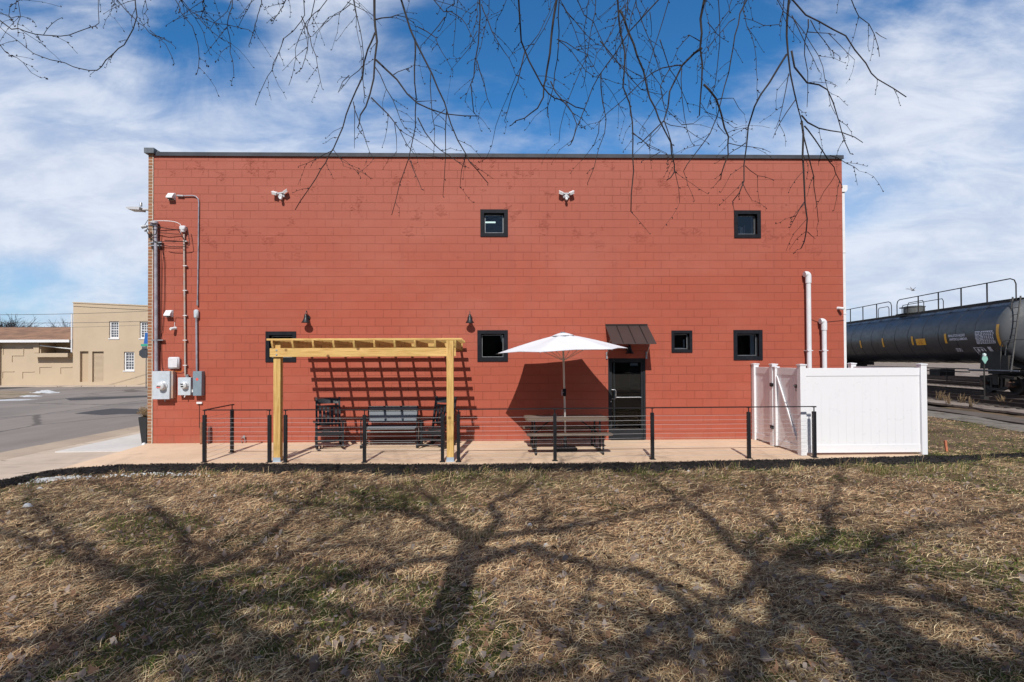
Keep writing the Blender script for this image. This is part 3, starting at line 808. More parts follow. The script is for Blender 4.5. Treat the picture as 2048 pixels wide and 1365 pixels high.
# thick service mast at left
c = onY(315, 600)
o = thing('service_mast', 'thick grey service mast with weatherhead beside the brick corner', 'conduit', (c.x, YW, c.z))
f = MB(); px_tube(f, [(316, 452), (317, 742)], 0.085, 0.042, 14); f.build('pipe', M['conduit'], o)
f = MB(); q = onY(316, 452); Y_ = YW-0.085
f.lathe([(0.046, -0.03), (0.05, 0.0), (0.085, 0.03), (0.08, 0.07), (0.045, 0.10), (0.0, 0.11)], (q.x-0.03, Y_, q.z), 'Z', 16)
f.tube([(q.x-0.02, Y_, q.z+0.03), (q.x-0.12, Y_-0.01, q.z+0.0)], [0.06, 0.03], 12)
f.build('weatherhead', M['conduit'], o)
for py in (487, 493, 681):
    f = MB(); a = onY(303 if py != 681 else 307, py); b = onY(328 if py != 681 else 331, py); f.box(a.x, b.x, YW-0.10, YW-0.002, a.z-0.012, a.z+0.012)
    f.build('strut_clamp', M['steel'], o)
# middle riser
c = onY(371, 600)
o = thing('service_riser', 'narrow weathered riser pipe with a pale weatherhead above the middle meter', 'conduit', (c.x, YW, c.z))
f = MB(); px_tube(f, [(370.5, 470), (371.5, 600), (373, 752)], 0.05, 0.022, 12); f.build('pipe', M['wornpipe'], o)
f = MB(); q = onY(369.5, 462); f.bbox(q.x-0.07, q.x+0.07, YW-0.13, YW-0.01, q.z-0.01, q.z+0.10, 0.02); f.lathe([(0.05, -0.05), (0.06, 0)], (q.x, YW-0.07, q.z), 'Z', 12); f.build('weatherhead', M['plastic'], o)
for py in (484, 533, 582, 632, 681, 731):
    f = MB(); q = onY(372, py); f.box(q.x-0.035, q.x+0.055, YW-0.075, YW-0.002, q.z-0.008, q.z+0.008); f.build('pipe_strap', M['white'], o)
# right riser into the grey disconnect
c = onY(395, 640)
o = thing('short_conduit', 'short grey riser with flat end fitting above the narrow grey box', 'conduit', (c.x, YW, c.z))
f = MB(); px_tube(f, [(395, 636), (396, 742)], 0.05, 0.024, 12); f.build('pipe', M['conduit'], o)
f = MB(); q = onY(395, 629); f.bbox(q.x-0.055, q.x+0.055, YW-0.10, YW-0.003, q.z-0.11, q.z+0.11, 0.03); f.build('end_fitting', M['greybox'], o)

# meters and boxes
def boxy(px0, py0, px1, py1, name, label, cat, material, depth=0.2, b=0.006):
    a = onY(px0, py0, YW-depth); q = onY(px1, py1, YW-depth)
    o = thing(name, label, cat, ((a.x+q.x)/2, YW, q.z))
    f = MB(); f.bbox(a.x, q.x, YW-depth, YW-0.003, q.z, a.z, b); f.build('enclosure', material, o)
    return o, a, q
o, a, q = boxy(304.5, 743, 339, 799, 'electric_meter', 'largest pale grey meter cabinet beside the brick corner', 'meter', M['greybox'], 0.19)
f = MB(); m_ = onY(325, 772, YW-0.2); f.lathe([(0.11, 0.0), (0.11, -0.02), (0.09, -0.03), (0.085, -0.11), (0.06, -0.125), (0.0, -0.13)], (m_.x, YW-0.19, m_.z), 'Y', 24); f.build('meter_dome', M['glasslens'], o)
f = MB(); f.box(m_.x-0.065, m_.x+0.025, YW-0.324, YW-0.318, m_.z-0.012, m_.z+0.006); f.build('meter_label', M['frame'], o); f = MB(); f.box(m_.x-0.075, m_.x+0.02, YW-0.324, YW-0.318, m_.z-0.045, m_.z-0.024); f.build('meter_display', M['red'], o)
f = MB(); f.bbox(q.x+0.004, q.x+0.05, YW-0.14, YW-0.004, q.z+0.02, a.z-0.0, 0.004); f.build('side_channel', M['wornpipe'], o)
f = MB(); f.box((a.x+q.x)/2+0.03, (a.x+q.x)/2+0.05, YW-0.1, YW-0.08, q.z-0.06, q.z+0.0); f.build('hasp', M['steel'], o)
o, a, q = boxy(355.5, 755.5, 381, 791, 'electric_meter', 'smaller square meter box between the two taller grey boxes', 'meter', M['greybox'], 0.14)
f = MB(); m_ = onY(368, 771, YW-0.15); f.lathe([(0.095, 0.0), (0.095, -0.02), (0.078, -0.03), (0.074, -0.09), (0.05, -0.105), (0.0, -0.11)], (m_.x+0.02, YW-0.14, m_.z), 'Y', 24); f.build('meter_dome', M['glasslens'], o)
f = MB(); f.box(m_.x-0.03, m_.x+0.03, YW-0.256, YW-0.250, m_.z+0.02, m_.z+0.045); f.build('meter_display', M['frame'], o); f = MB(); f.box(m_.x-0.02, m_.x+0.035, YW-0.256, YW-0.25, m_.z-0.035, m_.z-0.01); f.build('meter_display', M['frame'], o)
f = MB(); f.lathe([(0.03, 0), (0.028, 0.05), (0.04, 0.07), (0.04, 0.0)], (m_.x+0.03, YW-0.07, a.z), 'Z', 12); f.build('hub', M['steel'], o)
f = MB(); f.tube([((a.x+q.x)/2+0.02, YW-0.12, q.z+0.01), ((a.x+q.x)/2, YW-0.13, q.z-0.05)], 0.012, 8); f.build('seal_tag', M['white'], o); f = MB(); f.lathe([(0.028, -0.03), (0.028, 0.03), (0, 0.04)], (q.x+0.03, YW-0.08, q.z+0.10), 'Z', 10); f.build('seal_knob', M['white'], o)
o, a, q = boxy(385.5, 743, 403, 792, 'disconnect_box', 'narrow slate grey electrical box with a small red sticker', 'electrical box', M['greybox2'], 0.15)
f = MB(); m_ = onY(394, 759, YW-0.155); f.lathe([(0.0, -0.002), (0.034, -0.002), (0.034, 0.0)], (m_.x, YW-0.1505, m_.z), 'Y', 16); f.build('sticker', M['red'], o)
o, a, q = boxy(334.5, 714.5, 357, 738, 'network_box', 'rounded white utility box above the large meter', 'electrical box', M['plastic'], 0.11, 0.03)
f = MB(); f.bbox(a.x+0.02, q.x-0.02, YW-0.125, YW-0.10, q.z+0.025, a.z-0.02, 0.012); f.build('cover', M['plastic'], o)
o, a, q = boxy(392.5, 804.5, 403.5, 808.5, 'junction_box', 'tiny white junction box low on the wall under the slate grey box', 'electrical box', M['white'], 0.05)
f = MB(); px_tube(f, [(399, 809), (399, 855), (401, 858)], 0.01, 0.005, 6); f.build('wire', M['wire'], o)

# service wires
def wire(label, pts, r=0.007, m_='wire', offs=None, n=6):
    offs = offs or [0.06]*len(pts)
    P = [Vector((onY(x, y, YW-d_).x, YW-d_, onY(x, y, YW-d_).z)) for (x, y), d_ in zip(pts, offs)]
    # smooth
    Q = []
    for i in range(len(P)-1):
        p0 = P[max(i-1, 0)]; p1 = P[i]; p2 = P[i+1]; p3 = P[min(i+2, len(P)-1)]
        for t_ in (0, .25, .5, .75):
            Q.append(0.5*((2*p1) + (p2-p0)*t_ + (2*p0-5*p1+4*p2-p3)*t_*t_ + (3*p1-p0-3*p2+p3)*t_**3))
    Q.append(P[-1])
    f = MB(); f.tube(Q, r, n)
    o_ = f.build('service_wire', M[m_], None, loc=tuple(P[0]))
    tag(o_, label, 'wire', 'service wires at the mast heads')
wire('white service wire arching from the brick corner to the pale weatherhead', [(300, 444), (318, 442), (342, 443), (355, 446), (362, 452), (362, 464), (360, 468)], 0.009, 'white', [.2, .2, .18, .14, .12, .12, .1])
wire('upper black service wire between the two weatherheads', [(296, 452), (310, 453), (325, 456), (345, 459), (356, 461), (364, 472), (368, 480)], 0.009, offs=[.2, .2, .2, .16, .14, .12, .1])
wire('second black service wire below the weatherheads', [(319, 466), (335, 467), (350, 468.5), (361, 468.5)], 0.008, offs=[.16]*4)
wire('third black service wire at the strut clamp', [(318, 483), (340, 484), (355, 483.5), (369, 483)], 0.008, offs=[.14]*4)
wire('lowest black service wire looping up beside the riser', [(329, 491), (340, 493.5), (356, 494), (372, 493), (379, 490), (378, 478), (376, 462), (374, 455)], 0.008, offs=[.14]*8)
wire('black drip loop hanging left of the thick mast', [(292, 460), (297, 470), (303, 479), (312, 484), (318, 488), (319, 498)], 0.010, offs=[.22, .2, .18, .14, .14, .13])
wire('smaller drip loop below the thick mast head', [(294, 456), (301, 466), (306, 470), (312, 468), (314, 458)], 0.009, offs=[.22, .2, .18, .17, .16])
wire('thin wire curling round the outer brick edge', [(296, 440), (291, 448), (288, 453)], 0.006, offs=[.2]*3)
wire('long thin wire running down beside the thick mast', [(321, 492), (326, 508), (329, 530), (328.5, 600), (325, 660), (320, 664), (318, 700)], 0.006, offs=[.1, .04, .03, .03, .03, .05, .05])
wire('second thin wire dropping beside the thick mast', [(322, 494), (323, 540), (322, 660), (324, 735), (334, 742)], 0.006, offs=[.1, .03, .03, .03, .03])
wire('brown wire from the white utility box to the middle riser', [(338, 741), (350, 743), (362, 743), (369, 737)], 0.006, 'orange', [.05]*4)
wire('thin wire from the lower vent across to the riser', [(350, 645), (352, 635), (360, 635.5), (372, 637)], 0.003, offs=[.02]*4)
wire('long sagging wire across the wall near the white vent pipes', [(1620, 638), (1632, 643), (1645, 645), (1665, 643), (1688, 641)], 0.004, offs=[.012]*5)
q = onY(290, 453, YW-0.2)
f = MB(); f.tube([(q.x-0.07, YW-0.2, q.z-0.02), (q.x+0.05, YW-0.2, q.z+0.0)], [0.045, 0.03], 8); f.tube([(q.x-0.01, YW-0.2, q.z-0.12), (q.x+0.05, YW-0.2, q.z-0.07)], [0.025, 0.015], 8)
o_ = f.build('wire_clamp', M['steel'], None, loc=tuple(q)); tag(o_, 'grey wire clamp hanging in the air left of the brick corner', 'clamp')

# white PVC vent pipes by the fence
def vent_pipe(px, pyt, label, r):
    c = onY(px, pyt, YW-0.12)
    o = thing('vent_pipe', label, 'pipe', (c.x, YW-0.12, 0), 'white vent pipes on the red wall')
    f = MB(); Y_ = YW-0.12
    f.tube([(c.x, Y_, 0.02), (c.x, Y_, c.z-0.12)], r, 16)
    f.build('pipe', M['pvc'], o)
    f = MB()
    pts = [(c.x, Y_, c.z-0.26), (c.x, Y_, c.z-0.10)]
    for k in range(6):
        a_ = k/5*PI/2
        pts.append((c.x-(1-math.cos(a_))*0.05, Y_, c.z-0.08+math.sin(a_)*0.05))
    pts.append((c.x-0.10, Y_, c.z-0.035))
    f.tube(pts, r*1.22, 16); f.build('elbow', M['pvc'], o)
    for z in (0.6, 2.2):
        f = MB(); f.box(c.x-r*1.15, c.x+r*1.15, Y_-r*1.04, YW-0.002, z-0.01, z+0.01); f.build('strap', M['pvc'], o)
vent_pipe(1616.5, 546, 'taller white vent pipe rising beside the white gate', 0.056)
vent_pipe(1648, 640, 'shorter white vent pipe right of the tall one', 0.055)

# awning
aw = thing('door_awning', 'dark bronze standing seam metal awning over the glass door', 'awning', (onY(1252, 651).x, YW, onY(1252, 651).z))
xa, xb_ = onY(1210.5, 651).x, onY(1294.5, 651).x; zt = onY(1250, 650.5).z
q = onY(1313, 687.5, YW-0.70); zl = q.z
f = MB(); f.prism([(YW-0.002, zt), (YW-0.70, zl), (YW-0.70, zl-0.012), (YW-0.002, zt-0.02)], 'X', xa, xb_)
f.build('metal_panel', M['awning'], aw)
f = MB()
for k in range(5):
    x = xa + (xb_-xa)*(k/4.0) if k in (0, 4) else xa + 0.27 + (k-1)*0.285
    if k in (0, 4): continue
    f.bar((x, YW-0.02, zt+0.008), (x, YW-0.69, zl+0.014), 0.014, 0.022)
f.box(xa, xb_, YW-0.03, YW-0.001, zt-0.003, zt+0.022)
f.build('standing_seam', M['seam'], aw)
for s_ in (xa+0.03, xb_-0.03):
    f = MB(); f.tube([(s_, YW-0.45, zl+0.15), (s_, YW-0.03, onY(1300, 711).z)], 0.012, 8); f.box(s_-0.02, s_+0.02, YW-0.03, YW-0.001, onY(1300, 718).z, onY(1300, 704).z)
    f.build('brace', M['steel'], aw)

# standpipe stubs near the left end of the patio
q = onSlab(405, 888)
f = MB(); f.tube([(q.x, YW-0.14, -0.01), (q.x, YW-0.14, 0.52)], 0.035, 12); o_ = f.build('pipe_stub', mat('rusty_pipe', (0.30, 0.13, 0.07), 0.8, var=0.4, vscale=9), None, loc=(q.x, YW-0.14, 0)); tag(o_, 'rusty brown pipe stub standing against the red wall', 'pipe')
q = onY(421.5, 884)
f = MB(); f.tube([(q.x, YW-0.07, -0.01), (q.x, YW-0.07, 0.33), (q.x, YW-0.05, 0.36), (q.x, YW-0.0, 0.37)], 0.035, 12); o_ = f.build('drain_pipe', mat('dark_red_pipe', (0.09, 0.025, 0.02), 0.6, var=0.2), None, loc=(q.x, YW-0.07, 0)); tag(o_, 'short dark red pipe curving into the wall at the left railing', 'pipe')
q = onY(492, 878)
f = MB(); f.tube([(q.x-0.10, YW-0.03, 0.12), (q.x-0.02, YW-0.06, 0.14), (q.x, YW-0.06, 0.10), (q.x, YW-0.06, 0.01)], 0.010, 8); f.tube([(q.x-0.12, YW-0.0, 0.05), (q.x-0.06, YW-0.10, 0.04)], 0.012, 8)
f.lathe([(0.03, -0.008), (0.03, 0.008)], (q.x-0.02, YW-0.06, 0.16), 'Y', 10)
o_ = f.build('wall_faucet', M['steel'], None, loc=(q.x, YW, 0.05)); tag(o_, 'small metal wall faucet low on the wall behind the left railing', 'faucet')
# ================================================================ GROUND
def poly_sheet(name, pts, zf, m_, label=None, thick=0.12, kind='structure'):
    """flat polygon slab (x,y) triangulated with a skirt; zf(x,y) gives the height"""
    import bmesh
    bm = bmesh.new()
    top = [bm.verts.new((x, y, zf(x, y))) for x, y in pts]
    bm.faces.new(top)
    bot = [bm.verts.new((x, y, zf(x, y)-thick)) for x, y in pts]
    n = len(pts)
    for i in range(n):
        j = (i+1) % n
        bm.faces.new((top[i], bot[i], bot[j], top[j]))
    bmesh.ops.recalc_face_normals(bm, faces=bm.faces[:])
    bmesh.ops.triangulate(bm, faces=bm.faces[:])
    me = bpy.data.meshes.new(name); bm.to_mesh(me); bm.free(); me.materials.append(m_)
    o = bpy.data.objects.new(name, me); COL.objects.link(o)
    if kind: o['kind'] = kind
    if label: o['label'] = label
    return o

# front edge of the concrete (seen in the photo as the top of the black mulch line)
edge_px = [(-60, 982), (0, 963), (50, 952), (101, 943.5), (180, 935.5), (253, 930.5), (400, 928), (600, 929), (900, 930), (1150, 928), (1400, 924), (1630, 919), (1850, 913)]
EDGE = [(onZ(x, y, -0.055).x, onZ(x, y, -0.055).y) for x, y in edge_px]
XE = EDGE[-1][0]
curbX0, curbX1 = -11.25, -10.2     # gutter pan between street and walk
walkX = -8.2
sz = lambda x, y: slabz(min(y, YW)) if x > walkX else slabz(min(y, YW)) - 0.0
lft = [EDGE[0], (EDGE[0][0]-0.15, 5.5), (EDGE[0][0]-0.2, -14)]
# patio: right of the building's street front line
pat = [p_ for p_ in EDGE if p_[0] > walkX]
poly_sheet('patio', [(walkX, lft[0][1]-0.2)] + pat + [(XE, YW), (walkX, YW)] if lft[0][0] < walkX else pat + [(XE, YW), (walkX, YW), (walkX, pat[0][1])],
           lambda x, y: slabz(min(y, YW)), M['patio'])
wz = -0.075
poly_sheet('sidewalk', [(walkX-0.004, -14), (walkX-0.004, 12.2), (-10.2, 12.2), (-10.2, -14)], lambda x, y: wz + 0.02*max(0, (x+10.2))*0.5, M['walk'])
poly_sheet('ramp_slab', [(XB-0.01, 12.204), (XB-0.01, 31), (-9.8, 31), (-9.8, 12.204)], lambda x, y: wz+0.03, M['ramp'])
poly_sheet('sidewalk', [(-9.804, 12.204), (-9.804, 31), (-10.2, 31), (-10.2, 12.204)], lambda x, y: wz+0.005, M['walk'])
poly_sheet('gutter', [(-10.204, -14), (-10.204, 45), (-11.25, 45), (-11.25, -14)], lambda x, y: -0.10, M['gutter'])
poly_sheet('road', [(-11.254, -14), (-11.254, 46), (-90, 46), (-90, -14)], lambda x, y: -0.112, M['asphalt'])
poly_sheet('road', [(-11.25, 31.2), (-11.25, 46), (20, 46), (20, 31.2)], lambda x, y: -0.118, M['asphalt'])
# beige verge patch on the far left side of the road
q1 = [onZ(x, y, -0.1) for x, y in ((-260, 781), (0, 781.5), (55, 783), (95, 786), (70, 790), (30, 796), (0, 799), (-260, 806))]
poly_sheet('verge', [(p_.x, p_.y) for p_ in q1], lambda x, y: -0.095, M['dirt'], thick=0.05)
q1 = [onZ(x, y, -0.1) for x, y in ((0, 768.5), (70, 771), (150, 769), (70, 774.5), (0, 779), (-60, 780), (-60, 770))]
poly_sheet('road_patch', [(p_.x, p_.y) for p_ in q1], lambda x, y: -0.104, mat('dark_tar', (0.045, 0.04, 0.04), 0.8, var=0.2), thick=0.02)
q1 = [onZ(x, y, -0.1) for x, y in ((150, 827), (190, 821), (225, 817), (300, 818.5), (300, 828), (240, 828), (205, 830))]
poly_sheet('road_patch', [(p_.x, p_.y) for p_ in q1], lambda x, y: -0.105, bpy.data.materials['dark_tar'], thick=0.02)
q1 = [onZ(x, y, -0.1) for x, y in ((130, 797), (200, 794), (300, 791), (300, 794), (200, 799), (140, 801))]
poly_sheet('road_patch', [(p_.x, p_.y) for p_ in q1], lambda x, y: -0.106, bpy.data.materials['dark_tar'], thick=0.02)

# big ground sheet to the horizon
me = bpy.data.meshes.new('ground')
me.from_pydata([(-700, -300, -0.24), (900, -300, -0.24), (900, 1200, -0.24), (-700, 1200, -0.24)], [], [(0, 1, 2, 3)])
me.materials.append(M['dirt']); go = bpy.data.objects.new('ground', me); COL.objects.link(go); go['kind'] = 'structure'

# ---- lawn height field
def fbm(x, y, s, seed=0.0):
    return noise.fractal(Vector((x*s+seed, y*s-seed, seed)), 0.8, 2.0, 4)
ex = np.array([p_[0] for p_ in EDGE]); ey = np.array([p_[1] for p_ in EDGE])
def edge_y(x):
    """concrete front edge; beyond the right end the grass runs on"""
    return np.interp(x, ex, ey)
LX0, LX1, LY0, LY1 = -8.35, 26.0, -9.0, 22.0
def lawn_h(x, y, fine=True):
    h = -0.075 + 0.045*fbm(x, y, 0.35, 3.3) + (0.028*fbm(x, y, 1.6, 8.1) if fine else 0)
    if x <= XE:
        e = float(edge_y(x))
        t = (y - (e - 0.25)) / 0.3
        if t > 0: h = h*(1-min(t, 1)) + min(t, 1)*(-0.20)
        elif t > -3: h -= 0.0
    if x < EDGE[0][0] + 0.1 and y < EDGE[0][1]: h = min(h, -0.20)
    if XE < x < XE+0.3 and y > 10.9:
        k = (x-XE)/0.3; h = -0.2*(1-k) + h*k
    if x > 15: h -= min((x-15)*0.012, 0.1)
    return h
nx, ny = 300, 270
xs = np.concatenate([np.linspace(LX0, 10.5, 230), np.linspace(10.65, LX1, 70)])
ys = np.concatenate([np.linspace(LY0, 0, 40)[:-1], np.linspace(0, 12, 190), np.linspace(12.2, LY1, 41)])
nx, ny = len(xs), len(ys)
HF = np.array([[lawn_h(float(x), float(y)) for x in xs] for y in ys])
verts = [(float(xs[i]), float(ys[j]), float(HF[j, i])) for j in range(ny) for i in range(nx)]
faces = []
for j in range(ny-1):
    for i in range(nx-1):
        xm, ym = (xs[i]+xs[i+1])/2, (ys[j]+ys[j+1])/2
        if xm < XE-0.2 and ym > 12.6: continue
        faces.append((j*nx+i, j*nx+i+1, (j+1)*nx+i+1, (j+1)*nx+i))
me = bpy.data.meshes.new('lawn'); me.from_pydata(verts, [], faces)
me.polygons.foreach_set('use_smooth', [True]*len(faces)); me.materials.append(M['lawn'])
lo = bpy.data.objects.new('lawn', me); COL.objects.link(lo); lo['kind'] = 'structure'
def hgt(X, Y):
    """bilinear sample of the lawn (numpy arrays)"""
    i = np.clip(np.searchsorted(xs, X)-1, 0, nx-2); j = np.clip(np.searchsorted(ys, Y)-1, 0, ny-2)
    fx = np.clip((X-xs[i])/(xs[i+1]-xs[i]), 0, 1); fy = np.clip((Y-ys[j])/(ys[j+1]-ys[j]), 0, 1)
    return HF[j, i]*(1-fx)*(1-fy)+HF[j, i+1]*fx*(1-fy)+HF[j+1, i]*(1-fx)*fy+HF[j+1, i+1]*fx*fy

# ---- black mulch berm along the concrete edge
rng = np.random.default_rng(5)
NS, NW = 900, 26
path = []
Ex = EDGE + [(XE+0.5, EDGE[-1][1]-0.05), (XE+1.6, EDGE[-1][1]-0.0), (XE+2.6, EDGE[-1][1]+0.05)]
L = [0]
for a, b in zip(Ex, Ex[1:]): L.append(L[-1]+math.hypot(b[0]-a[0], b[1]-a[1]))
vs = []; fs = []
for i in range(NS):
    s_ = L[-1]*i/(NS-1)
    x = float(np.interp(s_, L, [p_[0] for p_ in Ex])); y = float(np.interp(s_, L, [p_[1] for p_ in Ex]))
    x2 = float(np.interp(s_+0.15, L, [p_[0] for p_ in Ex])); y2 = float(np.interp(s_+0.15, L, [p_[1] for p_ in Ex]))
    if i > NS-12: x2, y2 = x+1, y
    d = Vector((x2-x, y2-y)); d.normalize(); nrm_ = Vector((d.y, -d.x))
    wdt = 0.80 + 0.12*noise.noise(Vector((s_*0.9, 0, 0))) + 0.03*noise.noise(Vector((s_*6, 3, 0)))
    if s_ > L[len(EDGE)-1]: wdt *= max(0.25, 1-(s_-L[len(EDGE)-1])/3.0)
    if s_ < 2: wdt *= 0.55+0.22*s_
    for k in range(NW):
        t = k/(NW-1); off = -0.05 + t*wdt
        X_, Y_ = x+nrm_.x*off, y+nrm_.y*off
        hump = math.sin(PI*min(1, t*1.0))**0.7
        z = -0.085 + (0.075 + 0.018*noise.noise(Vector((X_*2, Y_*2, 0))))*hump + 0.016*noise.noise(Vector((X_*16, Y_*16, 0)))*hump + 0.010*noise.noise(Vector((X_*45, Y_*45, 1)))*hump
        if k in (0, NW-1): z = -0.14
        vs.append((X_, Y_, z))
for i in range(NS-1):
    for k in range(NW-1):
        fs.append((i*NW+k, (i+1)*NW+k, (i+1)*NW+k+1, i*NW+k+1))
rnd = random.Random(6); nsm = len(fs)
for k in range(15000):
    i = rnd.randrange(NS); t = rnd.uniform(.04, .99)*(NW-1); j = int(t)
    bx_, by_, bz_ = vs[i*NW+j]; bx_ += rnd.uniform(-.02, .02); by_ += rnd.uniform(-.02, .02)
    l_ = rnd.uniform(.006, .022); w_ = l_*rnd.uniform(.25, .7); a = rnd.uniform(0, PI*2); e_ = rnd.uniform(-.5, .8); ca, sa = math.cos(a), math.sin(a)
    b0 = len(vs); zz = bz_+rnd.uniform(0, .012)
    vs += [(bx_-ca*l_-sa*w_*0, by_-sa*l_, zz), (bx_-sa*w_, by_+ca*w_, zz+.012), (bx_+ca*l_, by_+sa*l_, zz+l_*e_+.004), (bx_+sa*w_, by_-ca*w_, zz+.002)]
    fs.append((b0, b0+1, b0+2, b0+3))
me = bpy.data.meshes.new('mulch_bed'); me.from_pydata(vs, [], fs); me.polygons.foreach_set('use_smooth', [True]*nsm+[False]*(len(fs)-nsm)); me.materials.append(M['mulch'])
mo = bpy.data.objects.new('mulch_bed', me); COL.objects.link(mo); tag(mo, 'strip of black mulch between the concrete and the lawn', 'mulch', kind='stuff')

# ---- right-hand ground: gravel lane and ballast
TH = Vector((0.2, 1.0)).normalized()      # direction of the tracks on the ground
TN = Vector((TH.y, -TH.x))
T0 = Vector((26.95, 25.2))                 # point on the tank car's centre line
def trk(s_, o_): return T0 + TH*s_ + TN*o_
def band(name, o0, o1, z, m_, s0=-30, s1=260, thick=0.08, kind='structure'):
    ss_ = [s0+(60-s0)*k/90 for k in range(91)] + [s1]
    P = [trk(s_, o0+.45*noise.noise(Vector((s_*.45, o0, 0)))+.2*noise.noise(Vector((s_*1.7, o0, 3)))) for s_ in ss_] + [trk(s_, o1+.35*noise.noise(Vector((s_*.5, o1, 7)))) for s_ in reversed(ss_)]
    return poly_sheet(name, [(p_.x, p_.y) for p_ in P], lambda x, y: z, m_, thick=thick, kind=kind)
band('railway_ballast', -6.0, 90, -0.03, M['ballast'])
band('gravel_lane', -9.6, -8.3, -0.055, M['lane2'])
band('gravel_lane', -8.3, -7.2, -0.050, M['lane'])

# rails and ties
def track(off, label, nt=64):
    c = trk(0, off)
    o = thing('railway_track', label, 'railway track', (c.x, c.y, 0), 'parallel railway tracks')
    for sgn in (-1, 1):
        f = MB(); a = trk(-20, off+sgn*0.7525); b = trk(230, off+sgn*0.7525)
        f.bar((a.x, a.y, 0.012), (b.x, b.y, 0.012), 0.14, 0.02); f.bar((a.x, a.y, 0.07), (b.x, b.y, 0.07), 0.02, 0.11); 
        f.build('rail', M['rust'], o)
        f = MB(); f.bar((a.x, a.y, 0.14), (b.x, b.y, 0.14), 0.07, 0.035); f.build('rail_head', M['rust'], o)
    f = MB(); rnd = random.Random(3)
    for k in range(nt):
        s_ = -14 + k*0.56*(1 if k < 90 else 1); a = trk(s_, off-1.28+rnd.uniform(-.04, .04)); b = trk(s_, off+1.28)
        f.bar((a.x, a.y, -0.03), (b.x, b.y, -0.03), 0.22, 0.07)
    t_ = f.build('tie', M['tie'], o); t_['kind'] = 'stuff'
track(-3.7, 'empty railway track nearest the lawn')
track(0.0, 'railway track under the black tank car')
track(5.6, 'empty railway track just behind the tank car')
track(9.9, 'empty railway track third behind the lawn side, past the tank car')
track(14.2, 'farthest railway track beyond the tank car')

# ================================================================ RAILINGS
RB = {}
def post_at(px, py):
    q = onSlab(px, py); return Vector((q.x, q.y, q.z))
HP = 0.955; HR = 1.055
def railing(label, bases, extra_back=None, grp='black cable railings round the patio', ends=(0.02, 0.02)):
    P = [post_at(*b) for b in bases]
    o = thing('cable_railing', label, 'railing', tuple(P[0]), grp)
    def post(q):
        f = MB(); f.bbox(q.x-0.032, q.x+0.032, q.y-0.032, q.y+0.032, q.z, q.z+HP, 0.004); p_ = f.build('post', M['black'], o)
        f = MB(); f.bbox(q.x-0.055, q.x+0.055, q.y-0.055, q.y+0.055, q.z, q.z+0.012, 0.003); f.build('base_plate', M['black'], p_)
        f = MB(); f.tube([(q.x, q.y, q.z+HP), (q.x, q.y, q.z+HR-0.01)], 0.011, 8); f.box(q.x-0.04, q.x+0.04, q.y-0.018, q.y+0.018, q.z+HR-0.016, q.z+HR-0.008); f.build('rail_stem', M['black'], p_)
    for q in P: post(q)
    runs = list(zip(P, P[1:]))
    a, b = P[0], P[-1]
    dx = (b-a).normalized()
    f = MB()
    A = a - dx*ends[0] + Vector((0, 0, HR)); B = b + dx*ends[1] + Vector((0, 0, HR))
    f.bar(A, B, 0.045, 0.018)
    f.build('top_rail', M['black'], o)
    if extra_back is not None:
        q = post_at(*extra_back); post(q)
        f = MB(); d2 = (q-a).normalized()
        f.bar(a + d2*0.03 + Vector((0, 0, HR+0.001)), q + d2*0.06 + Vector((0, 0, HR+0.001)), 0.045, 0.018); f.build('top_rail', M['black'], o)
        runs.append((a, q))
    for k in range(10):
        z = 0.075 + k*0.0905
        for (a_, b_) in runs:
            d2 = (b_-a_).normalized()
            f = MB(); f.tube([a_ + d2*0.034 + Vector((0, 0, z)), (a_+b_)/2 + Vector((0, 0, z-0.003)), b_ - d2*0.034 + Vector((0, 0, z))], 0.0024, 5)
            f.build('cable', M['cable'], o)
    return o, P
r1, P1 = railing('short black cable railing left of the pergola with a return toward the wall', [(409, 925), (539, 925)], (464, 905))
r2, P2 = railing('black cable railing under the pergola between the pine posts', [(571, 925), (729, 925.4), (885, 924)], ends=(0.03, 0.03))
r3, P3 = railing('long black cable railing from the pergola to the white fence', [(917, 924), (1110, 922), (1305, 919), (1498, 917), (1629, 915.5)], ends=(0.03, 0.04))

# ================================================================ PERGOLA
pg = thing('pergola', 'yellow pine pergola with open slatted roof over the rocking chairs', 'pergola', (onSlab(727, 924).x, onSlab(727, 924).y, onSlab(727, 924).z))
RX = [-0.605 - 0.409*(9-k) for k in range(10)]
pl = onSlab(553.5, 924.5); pr = onSlab(900.5, 924)
for q in (pl, pr):
    f = MB(); f.bbox(q.x-0.07, q.x+0.07, q.y, q.y+0.14, q.z+0.03, 2.40, 0.005); po = f.build('post', M['woodz'], pg)
    f = MB(); f.box(q.x-0.085, q.x+0.085, q.y-0.012, q.y+0.152, q.z, q.z+0.012); f.box(q.x-0.075, q.x+0.075, q.y-0.006, q.y-0.001, q.z+0.012, q.z+0.09); f.box(q.x-0.075, q.x+0.075, q.y+0.141, q.y+0.146, q.z+0.012, q.z+0.09)
    f.build('post_base', mat('galvanised_bracket', (0.45, 0.55, 0.66), 0.4, 0.5) if 'galvanised_bracket' not in bpy.data.materials else bpy.data.materials['galvanised_bracket'], po)
yb0 = pl.y
BX0 = onY(541, 705, yb0).x; BX1 = onY(912, 705, yb0).x
bz1 = onY(700, 696.5, yb0).z; bz0 = onY(700, 714, yb0).z
f = MB(); f.bbox(BX0, BX1, yb0-0.042, yb0-0.002, bz0, bz1, 0.003); bm_ = f.build('front_beam', M['woodx'], pg)
for qx in (pl.x, pr.x):
    for dz in (0.045, 0.135):
        f = MB(); f.lathe([(0.0, -0.012), (0.012, -0.010), (0.012, -0.004), (0.020, -0.004), (0.020, 0.0)], (qx+0.01, yb0-0.042, bz0+dz), 'Y', 10); f.build('bolt', M['steel'], bm_)
rz0, rz1 = bz1, 2.41
